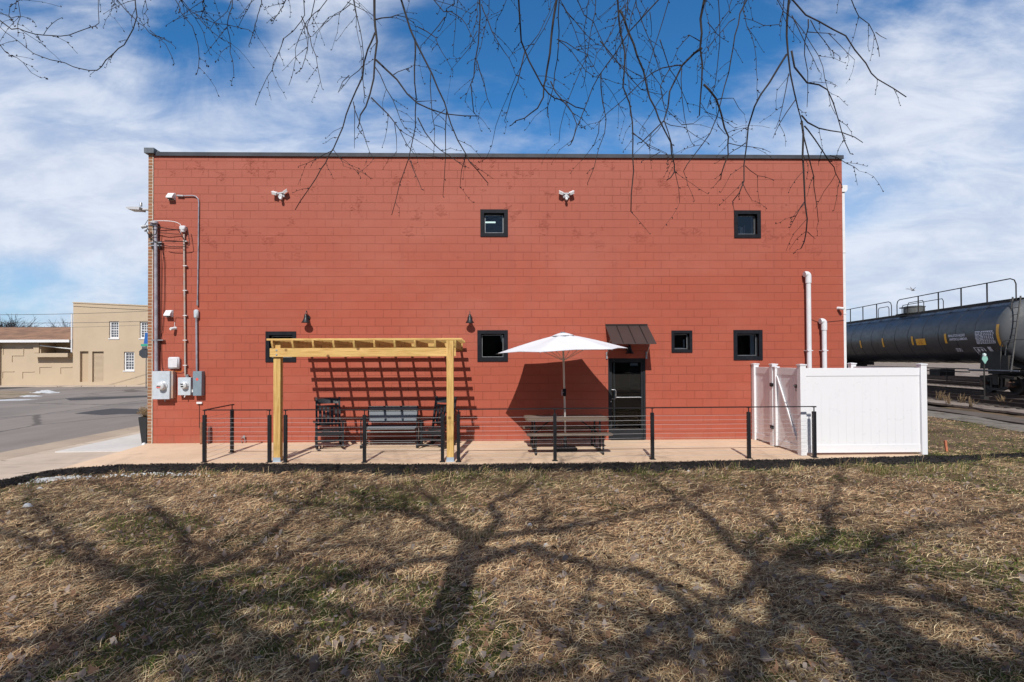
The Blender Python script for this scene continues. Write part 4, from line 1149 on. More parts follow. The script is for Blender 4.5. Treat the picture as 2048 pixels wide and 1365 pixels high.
f = MB(); f.bbox(BX0+0.05, RX[-1]+0.05, YW-0.042, YW-0.003, rz0-0.02, rz1, 0.003); f.build('ledger_board', M['woodx'], pg)
YF = yb0 - 0.10
for x in RX:
    f = MB()
    f.prism([(YF, rz1), (YF, rz1-0.045), (YF+0.05, rz0+0.005), (YW-0.045, rz0), (YW-0.045, rz1)], 'X', x-0.019, x+0.019)
    f.build('rafter', M['woody'], pg)
for k in range(10):
    y = yb0 - 0.10 + k*0.262
    f = MB(); j_ = random.Random(k).uniform(-0.012, 0.012)
    f.bbox(-4.40+j_, -0.475+j_, y, y+0.072, rz1+0.001, rz1+0.040, 0.003); f.build('slat', M['woodx'], pg)

# ================================================================ ROCKING CHAIRS
def rocking_chair(label):
    """origin on the floor under the seat, front toward -Y"""
    o = thing('rocking_chair', label, 'rocking chair', (0, 0, 0), 'black rocking chairs on the patio')
    BK = M['chair']
    lean = 0.26
    def back(z, y0=0.20): return y0 + max(0, z-0.40)*lean
    for s_ in (-1, 1):
        x = s_*0.26
        f = MB(); f.bar((x, back(0)-0.02, 0.06), (x, back(0.42), 0.42), 0.045, 0.05, (0, 1, 0)); f.bar((x, back(0.42), 0.42), (x, back(1.14), 1.14), 0.045, 0.045, (0, 1, 0))
        f.build('back_post', BK, o)
        f = MB(); f.bar((x+s_*0.03, -0.26, 0.06), (x+s_*0.03, -0.27, 0.62), 0.045, 0.045, (0, 1, 0)); f.build('leg', BK, o)
        f = MB(); f.prism([(-0.34, 0.62), (0.30, 0.585), (0.30, 0.608), (-0.34, 0.645)], 'X', x+s_*0.03-0.055, x+s_*0.03+0.055); f.build('armrest', BK, o)
        f = MB()
        pts = []
        for k in range(15):
            t = -0.47 + k*(1.05/14); pts.append((t, 0.03 + 0.16*(t-0.0)**2/0.36*0.9))
        for (a, b) in zip(pts, pts[1:]): f.bar((x+s_*0.015, a[0], a[1]), (x+s_*0.015, b[0]+0.002, b[1]), 0.035, 0.055, (0, 0, 1))
        f.build('rocker', BK, o)
        f = MB(); f.bar((x+s_*0.03, -0.25, 0.34), (x, 0.20, 0.34), 0.03, 0.05); f.bar((x+s_*0.03, -0.25, 0.20), (x, 0.19, 0.20), 0.026, 0.03); f.build('side_stretcher', BK, o)
    f = MB(); f.bar((-0.30, -0.275, 0.36), (0.30, -0.275, 0.36), 0.025, 0.08); f.build('front_apron', BK, o); f = MB(); f.bar((-0.29, -0.265, 0.20), (0.29, -0.265, 0.20), 0.025, 0.045); f.build('stretcher', BK, o); f = MB(); f.bar((-0.26, 0.20, 0.28), (0.26, 0.20, 0.28), 0.025, 0.045)
    f.build('stretcher', BK, o)
    for k in range(6):
        y = -0.27 + k*0.092; z = 0.435 - 0.02*math.sin(PI*k/5.0) - k*0.006
        f = MB(); f.bbox(-0.275, 0.275, y-0.04, y+0.04, z-0.011, z+0.011, 0.004); f.build('seat_slat', BK, o)
    f = MB(); n = 8
    for k in range(n):
        a0, a1 = -0.24+0.48*k/n, -0.24+0.48*(k+1)/n
        c0 = 0.03*(1-(a0/0.24)**2); c1 = 0.03*(1-(a1/0.24)**2)
        h0 = 1.12 - 0.02*(a0/0.24)**2; h1 = 1.12 - 0.02*(a1/0.24)**2
        ys0 = back(1.06)+c0; ys1 = back(1.06)+c1
        f.add([(a0, ys0-.01, 0.99), (a1, ys1-.01, 0.99), (a1, ys1+.02, h1), (a0, ys0+.02, h0), (a0, ys0+.012, 0.99), (a1, ys1+.012, 0.99), (a1, ys1+.042, h1), (a0, ys0+.042, h0)],
              [(0,1,2,3), (5,4,7,6), (3,2,6,7), (1,0,4,5)] + ([(0,3,7,4)] if k == 0 else []) + ([(1,5,6,2)] if k == n-1 else []))
    f.build('headrest', BK, o)
    f = MB(); f.bar((-0.25, back(0.94), 0.93), (0.25, back(0.94), 0.93), 0.025, 0.05); f.build('back_rail', BK, o); f = MB(); f.bar((-0.25, back(0.52), 0.52), (0.25, back(0.52), 0.52), 0.025, 0.05); f.build('back_rail', BK, o)
    for k in range(5):
        x = -0.18 + k*0.09
        f = MB(); f.bar((x, back(0.51)+0.008, 0.51), (x, back(0.94)+0.008, 0.94), 0.056, 0.014, (0, 1, 0)); f.build('back_slat', BK, o)
    return o
ch = rocking_chair('black slatted rocking chair at the left end of the pergola, turned toward the bench')
q = onSlab(667, 890); ch.location = (q.x, YW-0.72, slabz(YW-0.72)); ch.rotation_euler = (0, 0, R(20))
q2 = onSlab(876, 890)
ch2 = dup(ch, (q2.x+0.03, YW-0.70, slabz(YW-0.7)), R(-24), 'black slatted rocking chair half hidden behind the right pergola post')

# glider bench with grey sling
def glider():
    o = thing('glider_bench', 'two seat glider bench with pale grey mesh back and black frame', 'bench', (0, 0, 0))
    BK = M['black']; w_ = 0.59
    for s_ in (-1, 1):
        x = s_*w_
        f = MB()
        f.tube([(x, 0.27, 0.90), (x, 0.12, 0.42), (x, -0.30, 0.43)], 0.016, 8)
        f.build('side_frame', BK, o)
        f = MB(); f.tube([(x+s_*0.05, 0.20, 0.66), (x+s_*0.05, -0.25, 0.66), (x+s_*0.05, -0.33, 0.62), (x+s_*0.05, -0.30, 0.10)], 0.016, 8); f.tube([(x+s_*0.05, 0.20, 0.66), (x+s_*0.05, 0.26, 0.10)], 0.016, 8)
        f.bar((x+s_*0.05, -0.34, 0.035), (x+s_*0.05, 0.34, 0.035), 0.045, 0.07); f.build('leg_frame', BK, o)
        f = MB(); f.bar((x+s_*0.05, -0.28, 0.675), (x+s_*0.05, 0.20, 0.675), 0.06, 0.025); f.build('armrest', BK, o)
        f = MB(); f.tube([(x+s_*0.03, -0.18, 0.40), (x+s_*0.03, -0.16, 0.14)], 0.010, 6); f.tube([(x+s_*0.03, 0.14, 0.40), (x+s_*0.03, 0.16, 0.14)], 0.010, 6); f.build('glide_link', M['steel'], o)
    f = MB(); f.tube([(-w_, 0.27, 0.90), (w_, 0.27, 0.90)], 0.016, 8); f.tube([(-w_, -0.30, 0.43), (w_, -0.30, 0.43)], 0.018, 8); f.tube([(-w_, 0.14, 0.47), (w_, 0.14, 0.47)], 0.014, 8)
    f.tube([(-w_, 0.26, 0.12), (w_, 0.26, 0.12)], 0.014, 8); f.tube([(-w_, -0.28, 0.12), (w_, -0.28, 0.12)], 0.014, 8); f.tube([(-w_, 0.24, 0.80), (w_, 0.24, 0.80)], 0.012, 8); f.tube([(-w_, -0.27, 0.36), (w_, -0.27, 0.36)], 0.02, 8)
    f.build('cross_bar', BK, o)
    f = MB(); n = 10
    prof = [(0.275, 0.885), (0.245, 0.80), (0.215, 0.70), (0.185, 0.60), (0.17, 0.545)]
    for (a, b) in zip(prof, prof[1:]): f.add([(-w_+.02, a[0], a[1]), (w_-.02, a[0], a[1]), (w_-.02, b[0], b[1]), (-w_+.02, b[0], b[1])], [(0,1,2,3)], True)
    for (a, b) in zip(prof, prof[1:]): f.add([(-w_+.02, a[0]+.008, a[1]), (w_-.02, a[0]+.008, a[1]), (w_-.02, b[0]+.008, b[1]), (-w_+.02, b[0]+.008, b[1])], [(0,1,2,3)], True)
    f.build('back_sling', M['sling'], o)
    f = MB(); prof = [(0.13, 0.455), (0.0, 0.425), (-0.15, 0.425), (-0.28, 0.448)]
    for (a, b) in zip(prof, prof[1:]): f.add([(-w_+.02, a[0], a[1]), (w_-.02, a[0], a[1]), (w_-.02, b[0], b[1]), (-w_+.02, b[0], b[1])], [(0,1,2,3)], True)
    f.build('seat_sling', M['sling'], o)
    return o
gl = glider(); q = onSlab(787, 888); gl.location = (q.x, YW-0.55, slabz(YW-0.55))

# ================================================================ PICNIC TABLE + UMBRELLA
qa = onSlab(1066.4, 911.5); qb = onSlab(1212, 911)
tx = (onY(1051, 866, qa.y-0.02).x + onY(1227.5, 866, qa.y-0.02).x)/2; ty = qa.y + 0.60
zt0 = slabz(ty)
tb = thing('picnic_table', 'folding picnic table with brown resin top and two attached benches', 'picnic table', (tx, ty, zt0))
def rrect(cx_, cy_, w_, d_, r, z0, z1, n=6):
    pts = []
    for (sx, sy, a0) in ((1, 1, 0), (-1, 1, 90), (-1, -1, 180), (1, -1, 270)):
        for k in range(n+1):
            a = R(a0 + 90*k/n); pts.append((cx_+sx*(w_/2-r)+r*math.cos(a), cy_+sy*(d_/2-r)+r*math.sin(a)))
    return pts
f = MB(); f.prism(rrect(tx, ty, 1.80, 0.76, 0.10, 0, 0), 'Z', zt0+0.715, zt0+0.745); f.prism(rrect(tx, ty, 1.83, 0.79, 0.11, 0, 0), 'Z', zt0+0.700, zt0+0.738); f.build('table_top', M['table'], tb)
for s_ in (-1, 1):
    f = MB(); f.prism(rrect(tx, ty+s_*0.60, 1.80, 0.25, 0.07, 0, 0), 'Z', zt0+0.43, zt0+0.452); f.prism(rrect(tx, ty+s_*0.60, 1.83, 0.27, 0.08, 0, 0), 'Z', zt0+0.415, zt0+0.446); f.build('bench_seat', M['table'], tb)
    f = MB(); f.bar((tx-0.72, ty+s_*0.60, zt0+0.40), (tx+0.72, ty+s_*0.60, zt0+0.40), 0.03, 0.03); f.build('bench_frame', M['black'], tb)
for s_ in (-1, 1):
    x = tx + s_*0.72
    f = MB(); z = zt0
    for t_ in (-1, 1):
        f.bar((x, ty+t_*0.28, z+0.70), (x, ty+t_*0.28, z+0.03), 0.035, 0.035, (0, 1, 0))
        f.bar((x, ty+t_*0.60, z+0.41), (x, ty+t_*0.60, z+0.0), 0.035, 0.035, (0, 1, 0))
    f.bar((x, ty-0.60, z+0.03), (x, ty+0.60, z+0.03), 0.035, 0.035)
    f.bar((x, ty-0.60, z+0.385), (x, ty+0.60, z+0.385), 0.03, 0.03)
    f.build('leg_frame', M['black'], tb)
    f = MB(); f.bar((x-s_*0.03, ty, z+0.385), (tx+s_*0.30, ty, z+0.70), 0.028, 0.028); f.build('folding_brace', M['black'], tb)
f = MB(); f.bar((tx-0.72, ty, zt0+0.69), (tx+0.72, ty, zt0+0.69), 0.03, 0.03); f.build('center_bar', M['black'], tb)

ux, uy = onY(1130, 800, ty).x, ty
um = thing('umbrella', 'open white patio umbrella on a pale pole through the picnic table', 'umbrella', (ux, uy, slabz(uy)))
f = MB(); zr = 2.20
f.tube([(ux, uy, slabz(uy)+0.03), (ux, uy, 0.80)], 0.019, 12); f.build('lower_pole', M['pole'], um)
f = MB(); f.tube([(ux, uy, 0.60), (1.70, 11.44, 2.55)], 0.022, 12); f.build('pole', M['pole'], um)
f = MB(); zc_ = onY(1130, 784, ty).z; uy_ = uy; ux, uy = ux*.62+1.70*.38, uy*.62+11.44*.38; f.bbox(ux-0.03, ux+0.04, uy-0.04, uy+0.04, zc_-0.09, zc_+0.08, 0.012); f.build('crank_housing', M['frame'], um)
f = MB(); f.tube([(ux-0.02, uy-0.05, zc_), (ux-0.06, uy-0.06, zc_), (ux-0.06, uy-0.06, zc_+0.06)], 0.008, 8); f.tube([(ux-0.06, uy-0.06, zc_), (ux-0.06, uy-0.07, zc_-0.07)], 0.009, 8); f.build('crank_handle', M['steel'], um); ux, uy = onY(1130, 800, ty).x, ty
f = MB(); f.obox((ux, uy, slabz(uy)+0.035), (0.48, 0.40, 0.05)); f.lathe([(0.04, 0.05), (0.035, 0.30), (0.0, 0.31)], (ux, uy, slabz(uy)), 'Z', 14); f.build('base', M['black'], um)
# canopy: six ribs, sagging panels, small top vent, slight tilt
Mt = Matrix.Rotation(R(-2.0), 3, 'Y') @ Matrix.Rotation(R(1.0), 3, 'X')
cxu, cyu = 1.70, 11.44
apex = Vector((cxu, cyu, 2.56)); NRIB = 6
def can(a, t):
    """a: angle, t: 0 centre..1 rim"""
    k = a/(2*PI/NRIB); fr_ = k-math.floor(k); half = abs(fr_-0.5)*2      # 1 on a rib, 0 mid panel
    ang = (fr_-0.5)*(2*PI/NRIB)
    rr = 1.44 * math.cos(PI/NRIB)/math.cos(ang)                          # straight hexagon edge
    rr *= 1 - 0.035*(1-half**2)*t
    drop = 0.36*(t**1.25)
    sag = -0.035*(1-half)*math.sin(PI*t) + 0.02*(1-half)*t
    return Vector((math.cos(a)*rr*t, math.sin(a)*rr*t, -drop - sag*0 + (sag)))
f = MB(); na, nt_ = 72, 14; vs = []; fs = []
a_off = R(3)
for i in range(nt_+1):
    t = 0.05 + 0.95*i/nt_
    for k in range(na):
        a = 2*PI*k/na
        q = can(a, t); ca, sa = math.cos(a_off), math.sin(a_off)
        q = Vector((q.x*ca-q.y*sa, q.x*sa+q.y*ca, q.z)); vs.append(apex + Mt @ q)
for i in range(nt_):
    for k in range(na): fs.append((i*na+k, i*na+(k+1) % na, (i+1)*na+(k+1) % na, (i+1)*na+k))
f.add(vs, fs, True)
low = [(p_[0], p_[1], p_[2]-0.006) for p_ in vs]; f.add(low, fs, True)
cn = f.build('canopy', M['canvas'], um, autos=False)
f = MB(); vs = []; fs = []
for i in range(5):
    t = i/4*0.17
    for k in range(36):
        a = 2*PI*k/36; rr = 1.44*t; vs.append(apex + Mt @ Vector((math.cos(a)*rr, math.sin(a)*rr, 0.035 - 0.07*(t/0.17)**1.6)))
for i in range(4):
    for k in range(36): fs.append((i*36+k, i*36+(k+1) % 36, (i+1)*36+(k+1) % 36, (i+1)*36+k))
f.add(vs, fs, True); f.build('wind_vent', M['canvas'], um, autos=False)
f = MB(); f.lathe([(0.06, -0.01), (0.05, 0.012), (0.0, 0.016)], apex + Vector((0, 0, 0.035)), 'Z', 16); f.build('finial', M['stone'], um)
for k in range(NRIB):
    a = 2*PI*k/NRIB; f = MB(); pts = []
    for t in (0.04, 0.35, 0.7, 0.995):
        q = can(a+1e-4, t); ca, sa = math.cos(a_off), math.sin(a_off); q = Vector((q.x*ca-q.y*sa, q.x*sa+q.y*ca, q.z-0.016)); pts.append(apex + Mt @ q)
    f.tube(pts, 0.008, 6); rb = f.build('rib', M['pole'], um)
    f = MB(); f.tube([pts[1]*0.4+pts[2]*0.6, (ux*.3+1.70*.7, uy*.3+11.44*.7, 1.98)], 0.007, 6); f.build('strut', M['pole'], rb)

# ================================================================ WHITE VINYL ENCLOSURE
fz = -0.03
F0 = onSlab(1504, 879); F1 = onSlab(1549, 892); F2 = onSlab(1611, 911.0)
XF = (F0.x+F2.x)/2
yA, yM, yB_ = YW-0.09, F1.y, F2.y
PT = 1.86
def vpost(f, x, y, s_=0.062, top=PT, z0=None):
    z0 = slabz(y) if z0 is None else z0
    f.bbox(x-s_, x+s_, y-s_, y+s_, z0, top, 0.004)
    f.prism([(x-s_-0.012, y-s_-0.012), (x+s_+0.012, y-s_-0.012), (x+s_+0.012, y+s_+0.012), (x-s_-0.012, y+s_+0.012)], 'Z', top-0.001, top+0.022)
    f.add([(x-s_-.01, y-s_-.01, top+0.022), (x+s_+.01, y-s_-.01, top+0.022), (x+s_+.01, y+s_+.01, top+0.022), (x-s_-.01, y+s_+.01, top+0.022), (x, y, top+0.036)], [(0,1,4), (1,2,4), (2,3,4), (3,0,4)])
FR = onSlab(1845.5, 909)
fe = thing('vinyl_fence', 'white vinyl privacy fence enclosing the corner beside the red wall', 'fence', (XF, yB_, slabz(yB_)))
zP0, zP1 = 0.03, 1.80
def panel_y(x, y0, y1, n):
    f = MB()
    f.bbox(x-0.022, x+0.022, y0, y1, zP1-0.16, zP1, 0.004); f.bbox(x-0.022, x+0.022, y0, y1, slabz(y0)+0.05, slabz(y0)+0.20, 0.004)
    w_ = (y1-y0)/n
    for k in range(n): f.bbox(x-0.011, x+0.011, y0+k*w_+0.0004, y0+(k+1)*w_-0.0004, slabz(y0)+0.20, zP1-0.16, 0.003)
    return f
def panel_x(y, x0, x1, n, zoff=0.0):
    f = MB()
    f.bbox(x0, x1, y-0.022, y+0.022, zP1-0.17, zP1, 0.004); f.bbox(x0, x1, y-0.022, y+0.022, slabz(y)+0.05, slabz(y)+0.22, 0.004)
    w_ = (x1-x0)/n
    for k in range(n): f.bbox(x0+k*w_+0.0004, x0+(k+1)*w_-0.0004, y-0.011, y+0.011, slabz(y)+0.22, zP1-0.17, 0.0007)
    return f
for (x, y) in ((XF, yA), (XF, yM), (XF, yB_), (FR.x, FR.y), (onY(1700.5, 727, YW).x, YW-0.06)):
    f = MB(); vpost(f, x, y); f.build('post', M['vinyl'], fe)
panel_y(XF, yM+0.062, yA-0.062, 5).build('side_panel', M['vinyl'], fe)
# front panel follows the line between the two front posts
a = Vector((XF, yB_, 0)); b = Vector((FR.x, FR.y, 0)); d = (b-a); Lp = d.length; ang = math.atan2(d.y, d.x)
f = panel_x(0.0, 0.062, Lp-0.062, 14)
zb = slabz(yB_) - slabz(0.0)
ca, sa = math.cos(ang), math.sin(ang)
f.v = [(a.x + x*ca - y*sa, a.y + x*sa + y*ca, (z + zb if z < 1.0 else z)) for x, y, z in f.v]
f.build('front_panel', M['vinyl'], fe)
f = MB(); xr2 = onY(1700.5, 727, YW).x; x3 = FR.x
f = panel_y(0, FR.y+0.062, YW-0.12, 10)
f.v = [(x + xr2+(x3-xr2)*(YW-y)/(YW-FR.y), y, z) for x, y, z in f.v]
f.build('far_side_panel', M['vinyl'], fe)
# gate
gt = thing('vinyl_gate', 'white vinyl gate with diagonal brace and black hinges', 'gate', (XF, yM-0.07, slabz(yM)))
g0, g1 = yB_+0.075, yM-0.085
f = MB(); vpost(f, XF-0.005, g1-0.035, 0.045, 1.80, slabz(g1)+0.03); f.build('hinge_stile', M['vinyl'], gt)
f = MB(); f.bbox(XF-0.03, XF+0.03, g0, g0+0.07, slabz(g0)+0.04, 1.80, 0.004); f.build('latch_stile', M['vinyl'], gt)
panel_y(XF+0.012, g0+0.07, g1-0.08, 5).build('gate_panel', M['vinyl'], gt)
f = MB(); f.bar((XF-0.02, g1-0.09, 1.60), (XF-0.02, g0+0.08, 0.22), 0.05, 0.03, (1, 0, 0)); f.build('diagonal_brace', M['vinyl'], gt)
for z in (1.40, 0.42):
    f = MB(); f.bbox(XF-0.075, XF-0.062, yM-0.11, yM+0.035, z-0.04, z+0.04, 0.003); f.tube([(XF-0.085, yM-0.055, z-0.045), (XF-0.085, yM-0.055, z+0.045)], 0.014, 8); f.build('hinge', M['black'], gt)
f = MB(); z = onY(1604, 773, g0).z; f.bbox(XF-0.055, XF-0.03, g0-0.005, g0+0.10, z-0.035, z+0.035, 0.004); f.tube([(XF-0.05, g0+0.03, z), (XF-0.10, g0+0.06, z+0.02)], 0.010, 8); f.tube([(XF-0.07, g0+0.02, z-0.02), (XF-0.07, g0+0.01, z-0.11)], 0.008, 8); f.build('latch', M['black'], gt)
# ================================================================ PLANTER, STAKE, SMALL THINGS
q = onZ(288, 884, -0.045)
pxx = onZ(291, 880, -0.045)
pc = Vector((onY(290.5, 860, YW+0.35).x, YW+0.35, -0.045))
o = thing('planter', 'tall tapered black planter with a dry shrub beside the brick corner', 'planter', tuple(pc))
f = MB(); vs = []
zt_ = onY(290, 834, pc.y).z
h_ = zt_ - pc.z
f.lathe([(0.075, 0.0), (0.15, h_), (0.135, h_), (0.13, h_-0.06), (0.0, h_-0.06)], (pc.x, pc.y, pc.z), 'Z', 4, smooth=False, M=Matrix.Rotation(PI/4, 3, 'Z'))
f.build('pot', M['pot'], o)
f = MB(); rnd = random.Random(11)
for k in range(420):
    a = rnd.uniform(0, 2*PI); e = rnd.uniform(0.1, 1.4); rr = rnd.uniform(0.04, 0.20)
    p_ = Vector((pc.x, pc.y, pc.z+h_+0.07)) + Vector((math.cos(a)*math.cos(e), math.sin(a)*math.cos(e), math.sin(e)*1.1))*rr
    d_ = Vector((rnd.gauss(0, 1), rnd.gauss(0, 1), rnd.gauss(0.3, 1))).normalized()*0.028; s2 = d_.orthogonal().normalized()*0.010
    f.add([p_-s2, p_+d_-s2*.2, p_+s2], [(0, 1, 2)])
    if k % 9 == 0: f.tube([(pc.x, pc.y, pc.z+h_-0.05), p_], 0.003, 4)
f.build('dry_shrub', M['dry'], o, autos=False)
q = onZ(296, 884, -0.04); f = MB(); q = Vector((XB-0.05, YW-0.06, -0.05)); f.lathe([(0.0, 0.0), (0.045, 0.0), (0.048, 0.03), (0.035, 0.07), (0.0, 0.085)], q, 'Z', 14)
o_ = f.build('ground_light', M['white'], None, loc=tuple(q)); tag(o_, 'small rounded white fixture on the ground at the foot of the brick corner', 'fixture')

q = onZ(1894, 906, -0.08)
f = MB(); f.bar((q.x, q.y, -0.12), (q.x-0.035, q.y, 0.19), 0.045, 0.03, (0, 1, 0)); o_ = f.build('survey_stake', M['stake'], None, loc=tuple(q)); tag(o_, 'leaning orange painted stake in the grass right of the white fence', 'stake')

# ================================================================ CREAM BUILDINGS ACROSS THE STREET
YC = 45.0
def rc(px0, py0, px1, py1, Y=YC):
    a = onY(px0, py0, Y); b = onY(px1, py1, Y); return (min(a.x, b.x), max(a.x, b.x), min(a.z, b.z), max(a.z, b.z))
zbase = -0.13
tall = thing('cream_building', 'tall flat fronted cream building with white sash windows across the street', 'building', (onY(220, 765, YC).x, YC, 0))
x0 = onY(146, 700, YC).x; x1 = x0 + 15.0
ztl = onY(146, 606.5, YC).z; ztr = onY(295, 613, YC).z; ztr = ztl + (ztr-ztl)*(x1-x0)/(onY(295, 613, YC).x-x0)
wins = [rc(218.5, 643, 237.5, 677), rc(279.5, 644, 298, 677), rc(248, 704, 268.5, 741.5)]
doors = [rc(160, 703, 176.5, 764.5), rc(184.5, 703.5, 207, 764.5)]
f = MB()
ztop = min(ztl, ztr) - 0.1
wall_grid(f, x0, x1, zbase, ztop, wins + doors, YC, 0.3)
f.prism([(x0, ztop), (x1, ztop), (x1, ztr), (x0, ztl)], 'Y', YC, YC+0.3)
f.add([(x0, YC, zbase), (x0, YC+14, zbase), (x0, YC+14, ztop), (x0, YC, ztop)], [(0,1,2,3)]); f.add([(x1, YC, zbase), (x1, YC+14, zbase), (x1, YC+14, ztop), (x1, YC, ztop)], [(0,1,2,3)])
f.add([(x0, YC+.3, ztop-.3), (x1, YC+.3, ztop-.3), (x1, YC+14, ztop-.3), (x0, YC+14, ztop-.3)], [(0,1,2,3)])
f.build('wall', M['cream'], tall)
f = MB(); f.prism([(x0-.02, ztl), (x1, ztr), (x1, ztr+.09), (x0-.02, ztl+.09)], 'Y', YC-.05, YC+.35); f.build('parapet_cap', M['cream'], tall)
for r in wins:
    a0, a1, c0, c1 = r; t = 0.11
    f = MB(); f.box(a0, a0+t, YC+.10, YC+.16, c0, c1); f.box(a1-t, a1, YC+.10, YC+.16, c0, c1); f.box(a0+t, a1-t, YC+.101, YC+.159, c1-t, c1); f.box(a0+t, a1-t, YC+.101, YC+.159, c0, c0+t)
    f.box(a0-.06, a1+.06, YC-.05, YC+.12, c0-.09, c0-.002)
    wn = f.build('window', M['white'], tall)
    f = MB(); f.box(a0+t, a1-t, YC+.17, YC+.19, c0+t, c1-t); f.build('pane', mat('far_window_glass', (0.10, 0.11, 0.13), 0.15) if 'far_window_glass' not in bpy.data.materials else bpy.data.materials['far_window_glass'], wn)
    f = MB()
    for k in (1, 2): xx_ = a0+t+(a1-a0-2*t)*k/3; f.box(xx_-.018, xx_+.018, YC+.145, YC+.165, c0+t, c1-t)
    for k in range(1, 6): zz_ = c0+t+(c1-c0-2*t)*k/6; e_ = .035 if k == 3 else .018; f.box(a0+t, a1-t, YC+.146, YC+.164, zz_-e_, zz_+e_)
    f.build('muntin', M['white'], wn)
r = doors[0]; f = MB(); f.box(r[0]+.0, r[1], YC+.22, YC+.28, r[2], r[3]); f.build('door', mat('tan_infill', (0.44, 0.335, 0.225), 0.85), tall)
r = doors[1]; f = MB(); n = 26
for k in range(n):
    z = r[2]+(r[3]-r[2])*k/n; hh = (r[3]-r[2])/n
    f.prism([(YC+.20, z), (YC+.15, z+hh*.1), (YC+.20, z+hh*.95), (YC+.24, z+hh*.95), (YC+.24, z)], 'X', r[0], r[1])
f.build('roll_shutter', M['cream'], tall)
f = MB(); xx_ = onY(144.3, 680, YC).x; f.tube([(xx_, YC-.05, onY(144, 628, YC).z), (xx_, YC-.05, onY(144, 705, YC).z)], 0.06, 8); f.build('downpipe', M['white'], tall)

low = thing('low_cream_building', 'long low cream building with a brown shingled roof left of the tall cream one', 'building', (onY(70, 765, YC).x, YC+0.3, 0))
YL = YC+0.5
xa, xb_ = onY(-340, 700, YL).x, x0-0.03
zE = onY(70, 681, YL).z; zRidge = onY(70, 654.5, YL+5).z
porch = rc(82, 684.5, 145, 708, YL)
f = MB(); wall_grid(f, xa, xb_, zbase, zE-0.15, [porch], YL, 1.6)
f.add([(porch[0], YL+1.6, porch[2]), (porch[1], YL+1.6, porch[2]), (porch[1], YL+1.6, porch[3]), (porch[0], YL+1.6, porch[3])], [(0,1,2,3)])
f.box(onY(1, 700, YL).x-.35, onY(1, 700, YL).x+.05, YL-.35, YL, zbase, zE-0.2)
f.box(onY(69, 700, YL).x, onY(80, 700, YL).x, YL-.12, YL-.002, onY(70, 706, YL).z, zE-0.2)
f.build('wall', M['cream'], low)
f = MB(); f.add([(xa, YL-.5, zE-0.02), (xb_-.25, YL-.5, zE-0.02), (xb_-.25, YL+5, zRidge), (xa, YL+5, zRidge)], [(0,1,2,3)]); f.add([(xa, YL+10.5, zE-.02), (xb_-.25, YL+10.5, zE-0.02), (xb_-.25, YL+5, zRidge), (xa, YL+5, zRidge)], [(0,1,2,3)])
f.build('roof', M['shingle'], low)
f = MB(); f.box(xa, xb_-.22, YL-.60, YL-.49, zE-.20, zE+0.02); f.build('gutter', M['white'], low)
f = MB(); q = rc(75, 707, 148, 711, YL); f.box(q[0], q[1]-.1, YL-.55, YL+.02, q[2]-.15, q[3]); f.build('ledge', M['cream'], low)
f = MB(); f.tube([(porch[0]-.0, YL-.1, porch[3]-.3), (porch[1], YL-.1, porch[3]-.6)], .05, 8); f.build('gutter_pipe', M['white'], low)
for (a, b) in ((10, 697), (51, 697), (28, 712), (9, 744), (49, 744.5), (83, 735), (125, 735.5)):
    r = rc(a-3, b, a+19, b+12, YL)
    f = MB(); t = .05
    f.box(r[0]-.03, r[1]+.03, YL-.05, YL-.002, r[3], r[3]+t); f.box(r[0]-.05, r[0]+.0, YL-.05, YL-.003, r[2], r[3])
    f.build('blocked_window', M['cream'], low)

# sidewalk strip at the buildings' feet
a = onZ(-340, 770, -0.1); poly_sheet('sidewalk', [(-95, 46.5), (-95, 43.6), (x1+20, 43.6), (x1+20, 46.5)], lambda x, y: -0.03, M['walk'], thick=.12)

# overhead wires across the street
def power(label, a, b, Y=38.0, sag=0.25, r=0.016):
    A = onY(*a, Y); B = onY(*b, Y+3)
    pts = [A.lerp(B, k/16) - Vector((0, 0, sag*4*(k/16)*(1-k/16))) for k in range(17)]
    f = MB(); f.tube(pts, r, 5); o_ = f.build('power_line', M['wire'], None, loc=tuple(pts[0])); tag(o_, label, 'wire', 'overhead wires across the street')
power('overhead wire rising across the top of the tall cream wall', (-60, 630), (330, 621), sag=.1)
power('overhead wire crossing above the cream building windows', (-60, 645.5), (330, 641.5), sag=.1)
power('lowest thin overhead wire in front of the cream buildings', (-60, 654), (330, 648), sag=.15, r=.010)
power('dark overhead wire close under the cream parapet', (147, 613), (330, 622), sag=.02, r=0.02)
power('pale cable strung low across the low cream building', (-60, 694), (144, 697), Y=44.6, sag=.1, r=0.02)

# street sign post
ps = onZ(293, 766, -0.1); YS = 41.0
X_ = onY(292.5, 700, YS).x
o = thing('street_sign', 'sign post with green street name blades and the grey back of an octagonal sign', 'sign', (X_, YS, -0.1))
f = MB(); f.tube([(X_, YS, -0.12), (X_, YS, onY(292, 692, YS).z)], 0.035, 8); f.build('post', M['signback'], o)
f = MB(); c = onY(290.3, 707, YS); f.lathe([(0.40, -0.01), (0.40, 0.01)], (c.x, YS-0.05, c.z), 'Y', 8, smooth=False, M=Matrix.Rotation(R(48), 3, 'Z') @ Matrix.Rotation(R(22.5), 3, 'Y')); f.build('sign_back', M['signback'], o)
f = MB(); a = rc(282, 688.5, 294, 693, YS); f.box(a[0], a[1]+.3, YS-.02, YS+.01, a[2], a[3]); f.build('name_blade', M['green'], o)
f = MB(); a = rc(285.5, 693.5, 293, 698, YS); f.box(a[0], a[1]+.1, YS-.10, YS-.07, a[2], a[3]); f.build('name_blade', M['signback'], o)
